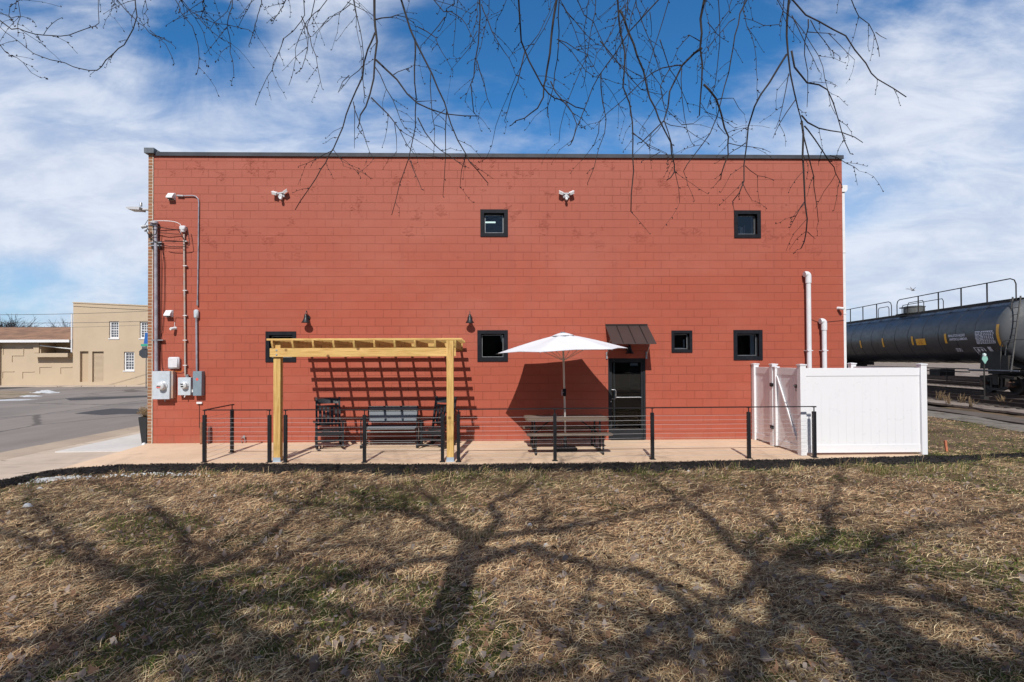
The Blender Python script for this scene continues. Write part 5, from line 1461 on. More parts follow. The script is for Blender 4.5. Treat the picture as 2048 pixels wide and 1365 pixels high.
# blue banner hanging off the brick front
c = onY(292, 680, YW+4); f = MB()
a0 = onY(287.2, 688, YW+.6); a1 = onY(290.5, 666, YW+.6)
f.prism([(a0.x, a0.z), (a0.x+1.0, a0.z-.02), (a0.x+1.0, a1.z+.02), (a1.x, a1.z)], 'Y', YW+.6, YW+.63)
bx = [p_ for p_ in f.v if p_[0] > XB+.0]
f.v = [(min(x, XB-0.004), y, z) for x, y, z in f.v]
o_ = f.build('banner', M['blue'], None, loc=tuple(a0)); tag(o_, 'blue fabric banner edge sticking out from the brick street front', 'banner')

# snow heap at the far corner
def heap(px, py, w_, h_, label, seed, m_='snow', d_=0.6):
    q = onZ(px, py, -0.1); f = MB(); n = 26; vs = []; fs = []
    for i in range(n):
        for j in range(n):
            u_ = i/(n-1)*2-1; v_ = j/(n-1)*2-1; r_ = math.sqrt(u_*u_+v_*v_)
            nz = noise.fractal(Vector((u_*2.2+seed, v_*2.2, seed)), .8, 2, 4)
            z = h_*max(0, 1-r_**1.5 + nz*0.45) - 0.02
            vs.append((q.x+u_*w_/2*(1+.1*nz), q.y+v_*w_*d_/2, q.z+z))
    for i in range(n-1):
        for j in range(n-1): fs.append((i*n+j, (i+1)*n+j, (i+1)*n+j+1, i*n+j+1))
    f.add(vs, fs, True); o_ = f.build('snow_heap', M[m_], None, loc=tuple(q), autos=False); tag(o_, label, 'snow', 'dirty snow heaps by the road'); return o_
heap(90, 786, 1.7, 0.16, 'pale snow heap at the corner of the road verge', 2.1)
heap(60, 793, 1.2, 0.08, 'dirty grey snow heap left of the pale one', 5.4)
heap(28, 800, 2.2, 0.035, 'long low strip of melting snow along the verge', 9.2)

# ================================================================ TANK CAR
TR = 1.62; TZ = 3.30; TL = 19.0
CT = trk(0, 0)
RT = Matrix.Rotation(math.atan2(-TH.x, TH.y), 3, 'Z')       # local +Y runs along the track away from us
def tw(x, y, z):
    q = RT @ Vector((x, y, 0)); return Vector((CT.x+q.x, CT.y+q.y, z))
tk = thing('tank_car', 'long black railway tank car with yellow side stripes and white stencils', 'tank car', (CT.x, CT.y, 0.15))
def tbuild(f, name, m_, par=tk, **kw):
    f.v = [tuple(tw(*p_)) for p_ in f.v]; return f.build(name, m_, par, **kw)
f = MB(); n = 72; prof = []
ring = [(0.0, 1.0)]
yy_ = 0.0
vs = []; fs = []
stations = []
rnd = random.Random(4)
y_ = 0.0
while y_ <= TL+1e-6:
    stations.append((y_, 1.0)); y_ += 0.55
for (sy, k_) in stations:
    for k in range(n):
        a = 2*PI*k/n
        rr = TR*(1 + 0.0018*math.sin(sy*7.1+k*.3))
        vs.append((rr*math.cos(a), sy, TZ+rr*math.sin(a)))
for i in range(len(stations)-1):
    for k in range(n): fs.append((i*n+k, i*n+(k+1) % n, (i+1)*n+(k+1) % n, (i+1)*n+k))
f.add(vs, fs, True); tbuild(f, 'tank_body', M['tank'], autos=False)
for (y0, sg, nm, mt_) in ((0.0, -1, 'tank_head', M['tankhead']), (TL, 1, 'tank_head', M['tank'])):
    f = MB(); f.lathe([(TR*math.cos(t*PI/2*.999), y0+sg*0.62*math.sin(t*PI/2)) for t in np.linspace(0, 1, 10)], (0, 0, TZ), 'Y', 72); tbuild(f, nm, mt_)
f = MB()
for sy in np.arange(1.45, TL, 1.47):
    prof = [(TR-0.005, -0.035), (TR+0.012, -0.02), (TR+0.012, 0.02), (TR-0.005, 0.035)]
    vs = []; fs = []
    for (r_, h_) in prof:
        for k in range(72): a = 2*PI*k/72; vs.append((r_*math.cos(a), sy+h_, TZ+r_*math.sin(a)))
    for i in range(3):
        for k in range(72): fs.append((i*72+k, i*72+(k+1) % 72, (i+1)*72+(k+1) % 72, (i+1)*72+k))
    f.add(vs, fs, True)
tbuild(f, 'jacket_band', M['tank'])
# reflective yellow stripes on the near side (local -X)
def patch(y0, y1, a0, a1, off=0.012, n=8):
    """curved patch on the near side; a in radians above the horizontal"""
    f = MB(); vs = []; fs = []
    for i in range(n+1):
        a = a0+(a1-a0)*i/n
        for y in (y0, y1): vs.append((-(TR+off)*math.cos(a), y, TZ+(TR+off)*math.sin(a)))
    for i in range(n): fs.append((2*i, 2*i+1, 2*i+3, 2*i+2))
    f.add(vs, fs, True); return f
def s_of(px):      # distance along the tank of a point on the near side seen at px
    x = -TR
    lo, hi = -2.0, 24.0
    for _ in range(40):
        mid = (lo+hi)/2; q = tw(x, mid, TZ); d_ = ROT.transposed() @ (q-CAM); p_ = CX + F*d_.x/-d_.z
        if p_ > px: lo = mid
        else: hi = mid
    return mid
def ang_of(px, py):
    s_ = s_of(px); q = tw(-TR, s_, TZ); z = onY(px, py, q.y).z; return math.asin(max(-.95, min(.95, (z-TZ)/TR)))
stripes = [(1995, 649, 693), (1890.5, 668, 687), (1824, 673, 690.5), (1765, 677, 694.5), (1720.5, 681.5, 696), (1690, 684, 698)]
for (px, p0, p1) in stripes:
    s_ = s_of(px); tbuild(patch(s_-0.09, s_+0.09, ang_of(px, p1), ang_of(px, p0)), 'reflective_stripe', M['yellow'])
# yellow placard with orange print
s0, s1 = s_of(1831), s_of(1850)
pc_ = tbuild(patch(s1, s0, ang_of(1840, 690.5), ang_of(1840, 678)), 'placard', M['yellow'])
a0, a1 = ang_of(1840, 689.5), ang_of(1840, 679)
f = MB(); f0 = MB(); rnd = random.Random(8)
for row in range(3):
    aa = a0+(a1-a0)*(row+.2)/3; ab = aa+(a1-a0)*.17; yq = s0-.25-(0.15 if row == 2 else 0)
    while yq > s1+.3:
        wd = rnd.uniform(.10, .2); g_ = patch(yq-wd, yq, aa, ab, .016, 1); f.add(g_.v, g_.f); yq -= wd+.07
tbuild(f, 'placard_print', M['orange'], pc_)

# stencilled words bent round the shell
def stencil(txt, px0, px1, py_mid, hgt_px, name='lettering', m_='markgrey', lines=None):
    cu = bpy.data.curves.new(name, 'FONT'); cu.body = txt; cu.size = 1.0; cu.resolution_u = 3; cu.offset = 0.022
    tmp = bpy.data.objects.new('tmp_text', cu); COL.objects.link(tmp)
    dg = bpy.context.evaluated_depsgraph_get(); me = bpy.data.meshes.new_from_object(tmp.evaluated_get(dg))
    bpy.data.objects.remove(tmp); bpy.data.curves.remove(cu)
    co = np.array([v_.co[:] for v_ in me.vertices]); mn, mx = co.min(0), co.max(0)
    sA, sB = s_of(px0), s_of(px1)
    pm = (px0+px1)/2; aT, aB = ang_of(pm, py_mid-hgt_px/2), ang_of(pm, py_mid+hgt_px/2)
    out = []
    for c_ in co:
        u_ = (c_[0]-mn[0])/(mx[0]-mn[0]); v_ = (c_[1]-mn[1])/(mx[1]-mn[1])
        y = sA+(sB-sA)*u_; a = aB+(aT-aB)*v_
        out.append(((-(TR+.016)*math.cos(a)), y, TZ+(TR+.016)*math.sin(a)))
    f = MB(); f.add(out, [tuple(p_.vertices) for p_ in me.polygons]); bpy.data.meshes.remove(me)
    return tbuild(f, name, M[m_], tk, autos=False)
stencil('INHALATION HAZARD', 1897, 1930, 671.5, 5.2)
stencil('ANHYDROUS AMMONIA', 1898, 1933.5, 678.5, 5.4)
f = MB(); rnd = random.Random(2)
def marks(f, px0, px1, py0, py1, rows, wmin, wmax, gap, fill=.55):
    sA, sB = s_of(px0), s_of(px1); pm = (px0+px1)/2
    aB, aT = ang_of(pm, py1), ang_of(pm, py0)
    for r_ in range(rows):
        lo_ = aT+(aB-aT)*(r_/rows); hi_ = lo_+(aB-aT)/rows*fill; y = sA
        while y > sB:
            wd = min(rnd.uniform(wmin, wmax), y-sB); g_ = patch(y-wd, y, hi_, lo_, .016, 1); f.add(g_.v, g_.f); y -= wd+gap
marks(f, 1950, 1963, 663, 689, 10, .12, .40, .05)
marks(f, 1963, 1986, 663, 686, 8, .05, .12, .045, .6)
marks(f, 1903, 1914, 697, 704, 3, .08, .2, .05)
marks(f, 1966, 1973, 694, 703, 4, .2, .5, .02, .8)
tbuild(f, 'data_stencil', M['markgrey'], tk)
f = MB()
for (a, b, c_, d_) in ((1963, 1986, 662, 663), (1963, 1987, 686, 687), (1986, 1987, 663, 686), (1938, 1957, 695, 696), (1940, 1960, 708, 709), (1938.5, 1940, 696, 708), (1957, 1959, 696, 708), (1940, 1958, 703.5, 704.5)):
    g_ = patch(s_of(b), s_of(a), ang_of((a+b)/2, d_), ang_of((a+b)/2, c_), .017, 1); f.add(g_.v, g_.f)
for (a, b) in ((1944, 1948), (1951, 1955)):
    g_ = patch(s_of(b), s_of(a), ang_of(a, 702.5), ang_of(a, 697.5), .0175, 1); f.add(g_.v, g_.f)
tbuild(f, 'data_frame', M['markgrey'], tk)

# walkway on top, hand rails, manway
zt_ = TZ+TR
f = MB()
for xx_ in (-0.95, 0.95):
    f.bar((xx_, 0.05, zt_-0.12), (xx_, TL, zt_-0.12), 0.06, 0.09)
for xx_ in (-0.35, 0.35): f.bar((xx_, 0.05, zt_+0.02), (xx_, TL, zt_+0.02), 0.35, 0.05)
for sy in np.arange(0.4, TL, 1.5):
    f.bar((-0.98, sy, zt_-0.12), (-0.3, sy, zt_+0.03), 0.05, 0.05); f.bar((0.98, sy, zt_-0.12), (0.3, sy, zt_+0.03), 0.05, 0.05)
tbuild(f, 'walkway', M['under'])
def handrail(pts_y, end_drop, z_=zt_+0.98, x=-0.95):
    f = MB(); a, b = pts_y
    f.tube([(x, a, zt_-0.12), (x, a, z_-0.30), (x, a+0.10, z_-0.10), (x, a+0.35, z_)] + [(x, y, z_) for y in np.linspace(a+0.8, b-0.8, 6)] + [(x, b-0.30, z_), (x, b-0.08, z_-0.1), (x, b, z_-0.3), (x, b, zt_-0.12)], 0.028, 8)
    for y in np.arange(a+1.9, b-0.5, 1.95): f.bar((x, y, zt_-0.13), (x, y, z_), 0.05, 0.05, (0, 1, 0))
    return tbuild(f, 'handrail', M['under'])
def s_line(px, x, z):
    lo, hi = -2.0, 30.0
    for _ in range(40):
        mid = (lo+hi)/2; q = tw(x, mid, z); d_ = ROT.transposed() @ (q-CAM); p_ = CX + F*d_.x/-d_.z
        if p_ > px: lo = mid
        else: hi = mid
    return mid
ha, hb, hc = s_line(2032, -.95, zt_+.5), s_line(1794, -.95, zt_+.5), s_line(1783, -.95, zt_+.5)
handrail((ha, hb), 0); handrail((hc, TL-.3), 0)
f = MB()
for (a, b) in ((7.2, 8.1),):
    pass
def hoop(y0, y1, x, z_=zt_+0.75):
    f = MB(); f.tube([(x, y0, zt_-.05), (x, y0, z_-.15), (x, y0+.12, z_), (x, y1-.12, z_), (x, y1, z_-.15), (x, y1, zt_-.05)], 0.024, 8); return f
for (a, b, x) in ((7.2, 8.9, -.75), (7.9, 12.4, .75), (11.2, 12.6, -.7)):
    tbuild(hoop(a, b, x, zt_+.85 if x > 0 else zt_+.7), 'platform_rail', M['under'])
f = MB(); f.lathe([(0.58, -0.12), (0.58, 0.45), (0.62, 0.46), (0.62, 0.50), (0.45, 0.55), (0.0, 0.57)], (0, 9.6, zt_), 'Z', 28); mw = tbuild(f, 'manway_dome', M['conduit'] if False else mat('dusty_grey_steel', (0.10, 0.105, 0.105), 0.7, var=0.3))
f = MB(); f.box(-.75, .75, 8.9, 10.3, zt_+.02, zt_+.06); f.box(-.5, .5, 10.1, 10.35, zt_+.45, zt_+.52); tbuild(f, 'dome_platform', M['under'], mw)
# end platform, bolster cradle, ladder
f = MB(); f.prism([(-1.35, 1.42), (-1.30, 2.35), (-0.85, 1.85), (0.85, 1.85), (1.30, 2.35), (1.35, 1.42)], 'Y', 0.2, 1.5); tbuild(f, 'saddle', M['under'])
f = MB(); f.prism([(-1.35, 1.42), (-1.30, 2.35), (-0.85, 1.85), (0.85, 1.85), (1.30, 2.35), (1.35, 1.42)], 'Y', TL-1.5, TL-.2); tbuild(f, 'saddle', M['under'])
f = MB(); f.box(-0.4, 0.4, -1.6, 2.4, 1.12, 1.45); f.box(-1.45, 1.45, -1.6, -0.8, 1.30, 1.36); f.box(-1.45, -1.25, -1.5, 2.2, 1.28, 1.38); f.box(-1.5, -1.3, -0.6, .6, 1.36, 2.1)
tbuild(f, 'end_platform', M['under'])
f = MB(); f.box(-0.4, 0.4, TL-2.4, TL+1.2, 1.12, 1.45); f.box(-1.45, 1.45, TL+.8, TL+1.4, 1.30, 1.36); tbuild(f, 'end_platform', M['under'])
f = MB(); f.box(-1.5, -1.42, 2.2, TL-2.2, 1.36, 1.42); tbuild(f, 'side_sill', M['under'])
f = MB(); f.box(-1.52, -1.50, -1.3, 2.2, 1.335, 1.385); tbuild(f, 'sill_edge', mat('pale_sill_edge', (0.30, 0.30, 0.33), 0.6, var=.4, vscale=3))
f = MB()
for yy2 in (-0.22, -0.70): f.bar((-1.46, yy2, 1.3), (-1.0, yy2-.0, zt_+.05), 0.05, 0.05, (0, 1, 0))
for k in range(11):
    t = k/10.5; f.tube([(-1.46+.46*t, -0.22, 1.4+(zt_-1.4)*t), (-1.46+.46*t, -0.70, 1.4+(zt_-1.4)*t)], .016, 6)
tbuild(f, 'ladder', M['ladder'])
f = MB(); f.tube([(-1.5, -.15, 1.35), (-1.5, -.15, 2.5), (-1.5, -.25, 2.75), (-1.5, -.5, 2.85), (-1.5, -1.6, 2.85)], .022, 8); tbuild(f, 'grab_rail', M['ladder'])
# trucks
def truck(sy):
    f = MB()
    for x in (-1.0, 1.0):
        for (p_, q) in (((-1.15, .98), (-.45, 1.02)), ((-.45, 1.02), (.45, 1.02)), ((.45, 1.02), (1.15, .98)), ((-1.15, .70), (-.35, .38)), ((-.35, .38), (.35, .38)), ((.35, .38), (1.15, .70)), ((-.36, 1.0), (-.36, .4)), ((.36, 1.0), (.36, .4))):
            f.bar((x, sy+p_[0], p_[1]), (x, sy+q[0], q[1]), .12, .13)
    f.box(-1.1, 1.1, sy-.2, sy+.2, .6, 1.15)
    tf = tbuild(f, 'truck_frame', M['under'])
    for dy in (-.89, .89):
        for x in (-.75, .75):
            f = MB(); f.lathe([(0, -.07), (.12, -.07), (.14, -.03), (.36, -.02), (.40, -.07), (.455, -.07), (.455, .05), (.49, .05), (.49, .08), (0, .08)], (x, sy+dy, .62), 'X', 28)
            f2 = [(p_[0], p_[1], p_[2]) for p_ in f.v]; tbuild(f, 'wheel', M['under'], tf)
        f = MB(); f.lathe([(.13, -.13), (.15, 0), (.15, .1)], (-1.02, sy+dy, .66), 'X', 14); f.lathe([(.07, -1.1), (.07, 1.1)], (0, sy+dy, .62), 'X', 12); tbuild(f, 'axle', mat('rusty_bearing', (0.10, 0.055, 0.035), .8) if 'rusty_bearing' not in bpy.data.materials else bpy.data.materials['rusty_bearing'], tf)
    f = MB()
    for x in (-1.0, 1.0):
        for dx_ in (-.14, 0, .14):
            f.tube([(x + .035*math.cos(t), sy+dx_+.035*math.sin(t), .46+.5*t/(10*PI)) for t in np.linspace(0, 10*PI, 40)], .016, 5)
    tbuild(f, 'spring', M['under'], tf)
truck(0.85); truck(TL-.85)
f = MB(); f.box(-.12, .12, -2.5, -1.6, .95, 1.15); f.obox((0, -2.6, 1.05), (.30, .35, .30)); tbuild(f, 'coupler', M['under'])
f = MB(); f.tube([(-.9, 3, 1.2), (-.9, TL-3, 1.2)], .03, 8); f.box(-.6, .2, 6, 7.0, .9, 1.3); f.lathe([(.2, -.5), (.22, 0), (.2, .5)], (-.5, 10, 1.1), 'Y', 14)
for s_ in (4.2, 6.5, 9.2, 12.4): f.bar((-1.3, s_, .62), (-1.3, s_, 1.38), .04, .04, (0, 1, 0))
tbuild(f, 'brake_gear', M['under'])

q = trk(2.0, 14.2)
dup(tk, (q.x, q.y, 0.15), 0, 'second tank car far behind, seen only as dark wheels under the first tank car')
# switch stand by the train
q = onY(1969, 790, 23.6)
ss = thing('switch_stand', 'small green and white switch target beside the tank car wheels', 'railway signal', (q.x, 23.6, 0))
f = MB(); f.tube([(q.x, 23.6, -0.03), (q.x, 23.6, onY(1969, 728, 23.6).z)], .03, 8); f.box(q.x-.12, q.x+.12, 23.5, 23.7, -.03, .2); f.build('mast', M['under'], ss)
f = MB(); c = onY(1968, 718, 23.6); e = .20
f.prism([(c.x, c.z-e*1.2), (c.x+e*.7, c.z-.02), (c.x+e*.5, c.z+e*.55), (c.x-e*.5, c.z+e*.55), (c.x-e*.7, c.z-.02)], 'Y', 23.55, 23.57); f.build('target', mat('pale_green_target', (0.22, 0.42, 0.36), .5), ss)
f = MB(); f.lathe([(.05, 0), (.07, .04), (.07, .12), (.0, .16)], (c.x, 23.58, c.z+e*.5), 'Z', 12); f.build('lamp', mat('white_lens', (.6, .7, .68), .4), ss)

# bird
c = onY(1825.5, 581, 30)
f = MB(); f.lathe([(0, -.12), (.03, -.08), (.045, 0), (.03, .09), (0, .17)], c, 'X', 10)
f.add([c+Vector((-.03, 0, .02)), c+Vector((.06, 0, .02)), c+Vector((-.08, -.30, .14)), c+Vector((-.16, -.42, .10))], [(0, 1, 2), (0, 2, 3)])
f.add([c+Vector((-.03, 0, .02)), c+Vector((.06, 0, .02)), c+Vector((-.05, .30, .16)), c+Vector((-.13, .42, .12))], [(0, 1, 2), (0, 2, 3)])
f.add([c+Vector((-.03, 0, .02)), c+Vector((.05, 0, .02)), c+Vector((-.20, -.05, .22)), c+Vector((-.12, 0, .05))], [(0, 1, 2), (0, 2, 3)])
o_ = f.build('bird', M['bird'], None, loc=tuple(c), autos=False); tag(o_, 'small grey bird flying above the tank car', 'bird')

# dry weeds between tracks and lane
rnd = random.Random(21)
for i, (px, py) in enumerate([(1887, 783), (1879, 801), (1897, 808), (1941, 815), (2008, 812), (1925, 806)]):
    q = onZ(px, py, -0.03); f = MB()
    for k in range(14):
        b_ = q + Vector((rnd.gauss(0, .05), rnd.gauss(0, .05), 0)); h_ = rnd.uniform(.2, .5); t_ = b_ + Vector((rnd.gauss(0, .12), rnd.gauss(0, .1), h_)); f.tube([b_, (b_+t_)/2+Vector((rnd.gauss(0, .02), 0, .02)), t_], [.008, .006, .003], 4)
        if k % 3 == 0: f.tube([(b_+t_)/2, t_+Vector((rnd.gauss(0, .1), 0, -.05))], [.005, .003], 4)
    o_ = f.build('dry_weed', M['dry'], None, loc=tuple(q), autos=False)
    tag(o_, ['dry weed clump farthest back among the rails', 'low dry weed beside the near rail next to the fence', 'leaning dry weed in front of the near rail', 'squat dry weed at the middle of the gravel shoulder', 'rightmost dry weed by the near rail', 'small dry weed between two others at the shoulder'][i], 'weed', 'dry weeds by the tracks')

# distant trees: low bare hedge-like line beyond the low building and past the trains
def far_tree(x, y, h_, label, seed):
    rnd = random.Random(seed); o = thing('bare_tree', label, 'tree', (x, y, -.2), 'distant bare trees')
    f = MB(); f.tube([(x, y, -.2), (x+rnd.gauss(0, .2), y, h_*.45)], [.3, .2], 6); f.build('trunk', M['bark'], o)
    f = MB()
    for k in range(90):
        a = rnd.uniform(0, 2*PI); r_ = rnd.uniform(.3, 1)*h_*.38; z0 = h_*rnd.uniform(.3, .5)
        p0 = Vector((x, y, z0)); p2 = Vector((x+math.cos(a)*r_, y+math.sin(a)*r_, z0+rnd.uniform(.2, .55)*h_)); p1 = (p0+p2)/2+Vector((rnd.gauss(0, .3), 0, .3)); f.tube([p0, p1, p2], [.09, .05, .02], 3, caps=False)
        for _ in range(3): f.tube([p1.lerp(p2, rnd.random()), p2+Vector((rnd.gauss(0, .8), rnd.gauss(0, .8), rnd.uniform(-.2, .8)))], [.03, .012], 3, caps=False)
    f.build('crown', M['twig'], o, autos=False)
lbls = ['distant bare tree top over the left end of the brown roof', 'distant bare tree top over the middle of the brown roof', 'distant bare tree top over the right end of the brown roof', 'distant bare tree top beside the tall cream wall']
for i, px in enumerate((-20, 12, 36, 137)):
    q = onY(px, 646 if i else 644, 95); far_tree(q.x, 95, q.z+.6, lbls[i], 40+i)
# ================================================================ TREES
def skel(tubes_mb, pts, r0, r1, n=8, wob=0.03, rnd=random):
    """smooth tube through pts with tapered radius and slight wobble; returns dense points"""
    P = [Vector(p_) for p_ in pts]; Q = []
    for i in range(len(P)-1):
        p0 = P[max(i-1, 0)]; p1 = P[i]; p2 = P[i+1]; p3 = P[min(i+2, len(P)-1)]
        m = max(2, int((p2-p1).length/0.12)) if (p2-p1).length < 3 else 12
        m = min(m, 12)
        for k in range(m):
            t_ = k/m
            q = 0.5*((2*p1) + (p2-p0)*t_ + (2*p0-5*p1+4*p2-p3)*t_*t_ + (3*p1-p0-3*p2+p3)*t_**3)
            Q.append(q + Vector((rnd.gauss(0, wob), rnd.gauss(0, wob), rnd.gauss(0, wob))))
    Q.append(P[-1])
    N = len(Q); rs = [r0+(r1-r0)*(i/(N-1))**0.85 for i in range(N)]
    tubes_mb.tube(Q, rs, n)
    return Q, rs
def gsh(px, py, z):
    """point at height z whose sun shadow falls on the ground at (px,py)"""
    g_ = onZ(px, py, -0.06); t = (z+0.06)/0.91
    return Vector((g_.x - SUN.x*t, g_.y - SUN.y*t, z))
def tree(label, base, fork, limbs, r0, seed, r1=None):
    rnd = random.Random(seed)
    o = thing('bare_tree', label, 'tree', tuple(base), 'bare trees overhanging the lawn')
    f = MB(); b = Vector(base)
    skel(f, [b, b+Vector((0.02, 0.05, 0.5)), b.lerp(fork, .5)+Vector((.08, 0, 0)), fork], r0*1.35, r0*0.8, 14, .01, rnd)
    f.build('trunk', M['bark'], o)
    fl = MB(); ft = MB()
    def twigs(Q, rs, dens, lmin, lmax, lvl):
        for i in range(2, len(Q)):
            if rnd.random() > dens: continue
            d = (Q[i]-Q[i-1]).normalized()
            side = Vector((rnd.gauss(0, 1), rnd.gauss(0, 1), rnd.gauss(0.1, .7))); side = (side - d*side.dot(d)).normalized()
            ln = rnd.uniform(lmin, lmax); dr = (d*0.7+side*0.9).normalized()
            p0 = Q[i]; p1 = p0+dr*ln*.5+Vector((0, 0, rnd.uniform(-.05, .15)*ln)); p2 = p1+(dr+Vector((rnd.gauss(0, .3), rnd.gauss(0, .3), rnd.uniform(-.5, .4)))).normalized()*ln*.5
            rr = min(rs[i]*.6, .026*ln+.004)
            mb_ = fl if rr > .02 else ft
            QQ, rq = skel(mb_, [p0, p1, p2], rr, rr*.25, 5 if lvl < 2 else 4, .008, rnd)
            if lvl < 2: twigs(QQ, rq, .30, ln*.25, ln*.6, lvl+1)
    for (pts, ra, rb) in limbs:
        Q, rs = skel(fl, pts, ra, rb, 10, .02, rnd)
        twigs(Q[3:], rs[3:], .50, .7, 2.2, 0)
    fl.build('limb', M['bark'], o, autos=False)
    ft.build('crown', M['twig'], o, autos=False)
    return o
def limb(fork, pxs, z0, z1, ra, rb, tail=2.0):
    n = len(pxs); pts = [Vector(fork)]
    for i, (x, y) in enumerate(pxs): pts.append(gsh(x, y, z0+(z1-z0)*(i+1)/n))
    d = (pts[-1]-pts[-2]).normalized(); pts.append(pts[-1]+(d+Vector((0, 0, .15)))*tail*.6)
    return (pts, ra, rb)
fk = gsh(948, 1080, 6.4)
t1 = tree('bare tree whose drooping twigs hang over the middle of the red wall', (fk.x+0.0, fk.y-.15, -0.1), fk,
          [limb(fk, [(891, 1055), (820, 1023), (708, 1012), (560, 1000)], 6.8, 9.0, .10, .03),
           limb(fk, [(1032, 1069), (1119, 1058), (1190, 1048), (1330, 1010)], 6.7, 8.8, .09, .025),
           limb(fk, [(1000, 1040), (985, 1010), (1030, 985), (1070, 960)], 6.9, 8.6, .08, .02),
           limb(fk.lerp(Vector((fk.x, fk.y, 0)), .12), [(1018, 1107), (1053, 1092), (1102, 1114), (1190, 1139), (1278, 1152), (1348, 1199), (1420, 1270)], 6.0, 7.6, .085, .04),
           limb(fk, [(900, 1035), (850, 985), (830, 965)], 6.9, 8.8, .06, .02),
           limb(fk.lerp(Vector((fk.x, fk.y, 0)), .10), [(880, 1120), (760, 1140), (600, 1190), (420, 1230)], 6.2, 8.4, .08, .03)], .17, 3)
fk2 = gsh(1526, 1143, 6.6)
t2 = tree('bare tree whose twigs hang over the right end of the red wall', (fk2.x+0.25, fk2.y-.5, -0.1), fk2,
          [limb(fk2, [(1455, 1086), (1419, 1036), (1350, 990)], 6.9, 8.8, .09, .02),
           limb(fk2, [(1597, 1100), (1661, 1068), (1657, 1022), (1680, 970)], 6.8, 8.6, .08, .02),
           limb(fk2, [(1472, 1200), (1384, 1235), (1250, 1290), (1100, 1340)], 6.6, 7.8, .09, .04),
           limb(fk2, [(1614, 1175), (1739, 1217), (1845, 1289), (1952, 1342)], 6.6, 8.0, .10, .05),
           limb(fk2, [(1700, 1110), (1820, 1060), (1960, 1040), (2100, 1000)], 6.8, 9.0, .07, .02),
           limb(fk2, [(1640, 1220), (1700, 1300), (1800, 1380)], 6.4, 7.4, .12, .06),
           limb(fk2, [(1560, 1230), (1520, 1300), (1450, 1380)], 6.2, 7.0, .11, .06),
           limb(fk2, [(1720, 1180), (1880, 1200), (2060, 1250)], 6.4, 7.6, .10, .05),
           limb(fk2, [(1500, 1090), (1560, 1040), (1540, 990)], 6.9, 8.8, .06, .02),
           limb(fk2, [(1800, 1290), (1950, 1320), (2100, 1340)], 6.2, 7.0, .12, .06)], .20, 9)
fk3 = gsh(342, 1180, 6.4)
t3 = tree('bare tree whose twigs hang over the left side of the sky', (fk3.x-0.2, fk3.y-.4, -0.1), fk3,
          [limb(fk3, [(410, 1132), (513, 1091), (581, 1037), (640, 975)], 6.8, 8.8, .09, .02),
           limb(fk3, [(291, 1160), (239, 1150), (120, 1100), (0, 1060)], 6.8, 8.6, .09, .03),
           limb(fk3, [(480, 1150), (560, 1120), (650, 1080)], 6.7, 8.4, .07, .02),
           limb(fk3, [(300, 1230), (180, 1270), (40, 1290), (-100, 1300)], 6.5, 7.8, .09, .04),
           limb(fk3, [(430, 1230), (520, 1280), (620, 1320)], 6.5, 7.8, .09, .04),
           limb(fk3, [(200, 1120), (90, 1040), (60, 1000)], 6.8, 8.6, .06, .02),
           limb(fk3, [(330, 1260), (260, 1330), (120, 1400)], 6.0, 7.0, .12, .06),
           limb(fk3, [(380, 1270), (520, 1330), (640, 1370)], 6.0, 6.8, .10, .06),
           limb(fk3, [(380, 1120), (350, 1050), (280, 1000), (200, 970)], 6.8, 8.8, .06, .02),
           limb(fk3, [(460, 1190), (560, 1200), (700, 1230)], 6.5, 7.4, .07, .03)], .22, 15)

# ---- drooping twigs seen against the sky, growing out of the crowns
def T1(x, y): return (x*.3418, y*.3418)
def T2(x, y): return (650+x*.3418, y*.3418)
def T3(x, y): return (1200+x*.414, y*.414)
S = []
def st(T, r, *p): S.append(([T(*q) for q in p], r))
st(T1,2,(0,85),(60,40),(120,0)); st(T1,2.6,(0,120),(100,160),(220,205),(310,212),(400,200),(520,165),(580,125),(575,0))
st(T1,2.6,(805,-60),(790,0),(805,105),(745,240),(700,280),(620,355),(560,415),(470,405),(380,370),(300,352),(200,315),(100,240),(0,160))
st(T1,2,(-80,180),(0,255),(60,320),(140,380),(235,455)); st(T1,2,(680,0),(740,65),(810,130),(880,190),(940,225),(985,300),(1020,375)); st(T1,1.5,(870,180),(960,230),(1030,280))
st(T1,1.8,(845,0),(855,70),(865,150)); st(T1,2,(1060,0),(1100,60),(1150,110),(1190,190),(1230,320)); st(T1,2.2,(1060,0),(1150,85),(1260,135),(1400,165),(1490,200)); st(T1,1.6,(1150,90),(1250,190),(1320,245))
st(T1,2,(1350,0),(1300,90),(1230,170)); st(T1,2,(1480,0),(1430,90),(1390,170)); st(T1,2.4,(1770,0),(1760,130),(1660,230),(1600,370),(1570,450),(1495,610)); st(T1,2.4,(1840,0),(1800,150),(1800,280),(1770,400),(1740,425))
st(T1,2,(1760,100),(1810,220),(1840,330),(1885,520)); st(T1,2.2,(2060,-10),(1930,100),(1830,210)); st(T1,1.8,(2048,440),(1980,540))
st(T1,1.6,(1945,880),(1850,930),(1745,975)); st(T1,1.5,(1945,870),(1990,930),(2010,970)); st(T1,1.8,(-20,60),(100,95),(155,105)); st(T1,1.8,(95,-20),(105,150),(105,215))
st(T2,8.5,(290,0),(292,150),(298,350),(270,560),(215,680),(190,750)); st(T2,3.6,(300,350),(420,470),(540,600),(700,660),(900,680)); st(T2,3.4,(295,200),(245,290),(215,450),(150,600),(100,740),(50,870),(0,950),(-50,1040),(-175,1230))
st(T2,2.6,(170,0),(215,250),(225,500),(225,600)); st(T2,2.6,(270,570),(370,680),(440,760),(520,900)); st(T2,6.0,(445,0),(530,240),(620,430),(700,600),(740,730),(820,900),(880,990),(955,1075))
